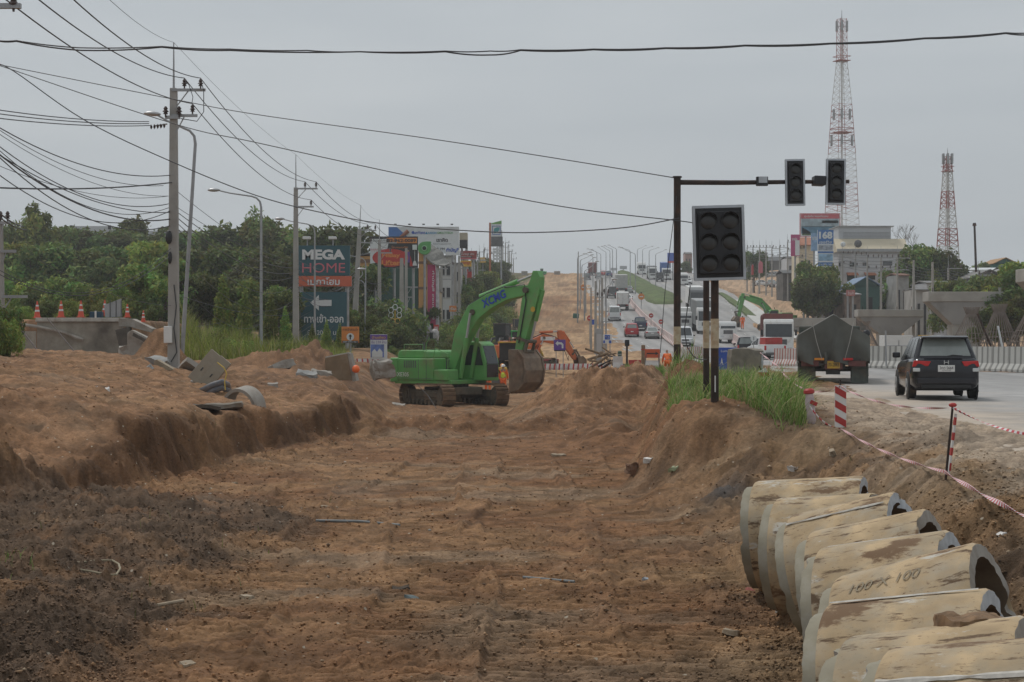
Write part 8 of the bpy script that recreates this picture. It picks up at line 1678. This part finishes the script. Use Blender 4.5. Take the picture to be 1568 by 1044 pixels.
# grass: bent blades
def grass(name,label,X,Y,Z,H,W_,cols,seed,lean=.35,wind=0):
    rg=np.random.default_rng(seed); n=len(X); a=rg.random(n)*6.283; l=rg.uniform(.1,1,n)*lean*H; dx,dy=np.cos(a)*l+wind*H,np.sin(a)*l; sx,sy=-np.sin(a),np.cos(a)
    V=[]; 
    for t_,wf in ((0,1),(.4,.9),(.75,.55),(1,.05)):
        cx,cy,cz=X+dx*t_**1.8,Y+dy*t_**1.8,Z+H*(t_-.25*t_**3*np.clip(l/H,0,1))
        for s in (-1,1): V.append(np.stack([cx+s*sx*W_*wf/2,cy+s*sy*W_*wf/2,cz],1))
    V=np.stack(V,1); F_=np.array([[0,1,3,2],[2,3,5,4],[4,5,7,6]])[None]+np.arange(n)[:,None,None]*8; c=np.array(cols)[rg.integers(0,len(cols),n)]*rg.uniform(.7,1.3,(n,1)); C=np.repeat(c,8,0)
    me=mesh_np(name,V.reshape(-1,3),F_.reshape(-1,4),C,M_blade); o=bpy.data.objects.new(name,me); COL.objects.link(o); tag(o,label,'grass',kind='stuff')
GC=[(.15,.25,.045),(.11,.19,.035),(.20,.28,.07),(.25,.28,.10),(.08,.14,.03)]
rg=np.random.default_rng(12)
# right bank
n=60000; Y=rg.uniform(29.4,50,n); X=rg.uniform(2.6,9.5,n); px_=CX+X*F/Y
fr=np.interp(X,[3.0,3.6,4.2,4.7,5.3,6.2],[34.5,33.4,32.4,30.8,29.6,29.4])
ok=((Y>fr+.6*fbm(X,Y,1.2,2,302))|((Y>fr-.8)&(rg.random(n)<.10)))&(X>np.interp(Y,[31,34,40,48],[3.2,3.1,3.7,4.4]))&(X<XRoadL(Y)-.35)&(px_>1005)&(fbm(X,Y,.8,3,300)>-.22)&~((np.abs(X-4.6)<1.2)&(np.abs(Y-45.5)<1.3)&(rg.random(n)<.8))&(px_<1236)&~((np.abs(px_-1118)<16)&(Y<36)&(rg.random(n)<.7))
X,Y=X[ok],Y[ok]; Z=Tz(X,Y,True); k_=rg.random(len(X))
H=(.12+.50*k_**2)*(1+.9*fbm(X,Y,.6,2,301))*np.interp(X-fr[ok]*0,[3,4.4,5.2,7],[.7,1.0,1.15,.9]); grass('grass','tall green grass on the bank around the signal poles',X,Y,Z,H,np.full(len(X),.012)*rg.uniform(.6,1.8,len(X)),GC+[(.34,.30,.15),(.17,.27,.07),(.28,.27,.12)],13,1.3,wind=.15)
n=9000; Y=rg.uniform(63,76,n); px_=rg.uniform(932,1016,n); X=(px_-CX)*Y/F; Z=Tz(X,Y,True); ok=(Z>-2.0)&(fbm(X,Y,.5,2,310)>-.3); X,Y,Z=X[ok],Y[ok],Z[ok]; H=rg.uniform(.15,.6,len(X)); grass('grass','bright grass strip behind the dirt mound',X,Y,Z,H,np.full(len(X),.022),GC,14,.8)
# left bank reeds
n=30000; Y=rg.uniform(76,104,n); px_=rg.uniform(280,530,n); X=(px_-CX)*Y/F; ok=(fbm(X,Y,.5,3,320)>-.28)&(X<XLlip(Y)-.5-np.interp(Y,[76,90,104],[3.2,1.0,.5])*0-1.2)&(rg.random(n)<np.interp(Y,[76,84,104],[.25,1,1])); X,Y=X[ok],Y[ok]; Z=Tz(X,Y,True); H=rg.uniform(.3,1.35,len(X))*(1+1.3*fbm(X,Y,.45,3,321))*np.interp(X,[-18,-12,-8],[1.15,1,.75]); grass('reed_grass','tall yellow green reed grass on the left bank under the teal sign',X,Y,Z,H,np.full(len(X),.032),[(.25,.36,.055),(.19,.29,.045),(.32,.40,.09),(.15,.23,.04),(.36,.36,.14)],15,1.0,wind=-.1)
# sparse weeds
n=1500; Y=rg.uniform(12,60,n); X=rg.uniform(-8,6.4,n); ok=(fbm(X,Y,.35,2,330)>.28)&(X<XRoadL(Y)-.3)&((X<-3)|(X>3))&~((X>2)&(Y<22)); X,Y=X[ok],Y[ok]; Z=Tz(X,Y,True); grass('weeds','sparse weeds on the pit banks',X,Y,Z,rg.uniform(.06,.2,len(X)),np.full(len(X),.01),[(.13,.18,.04),(.2,.2,.08)],16,.8)
for cx_,cy_,nn,hh,la in [(3.82,18.9,260,.18,'green weed tuft right behind the farthest drain pipe'),(3.1,10.3,90,.25,'thin weeds at the right of the drain pipes'),(-5.55,18.2,60,.2,'small weeds in the lower left')]:
    X=cx_+rg.normal(size=nn)*.22; Y=cy_+rg.normal(size=nn)*.25; grass('weed_tuft',la,X,Y,Tz(X,Y,True),rg.uniform(.4,1,nn)*hh,np.full(nn,.008),GC,17,.8)
# ---------------------------------------------------------------- air
def haze():
    b=MB().span((-1400,-100,-30),(1400,1650,120)); m=bpy.data.materials.new('haze_air'); m.use_nodes=True; n=m.node_tree; n.nodes.remove(n.nodes['Principled BSDF']); v=n.nodes.new('ShaderNodeVolumePrincipled'); v.inputs['Color'].default_value=(.96,.975,.99,1); v.inputs['Density'].default_value=HAZE; v.inputs['Anisotropy'].default_value=.2; n.links.new(v.outputs[0],n.nodes['Material Output'].inputs['Volume'])
    o=b.build('haze',m); tag(o,kind='stuff')
HAZE=.00042
haze()
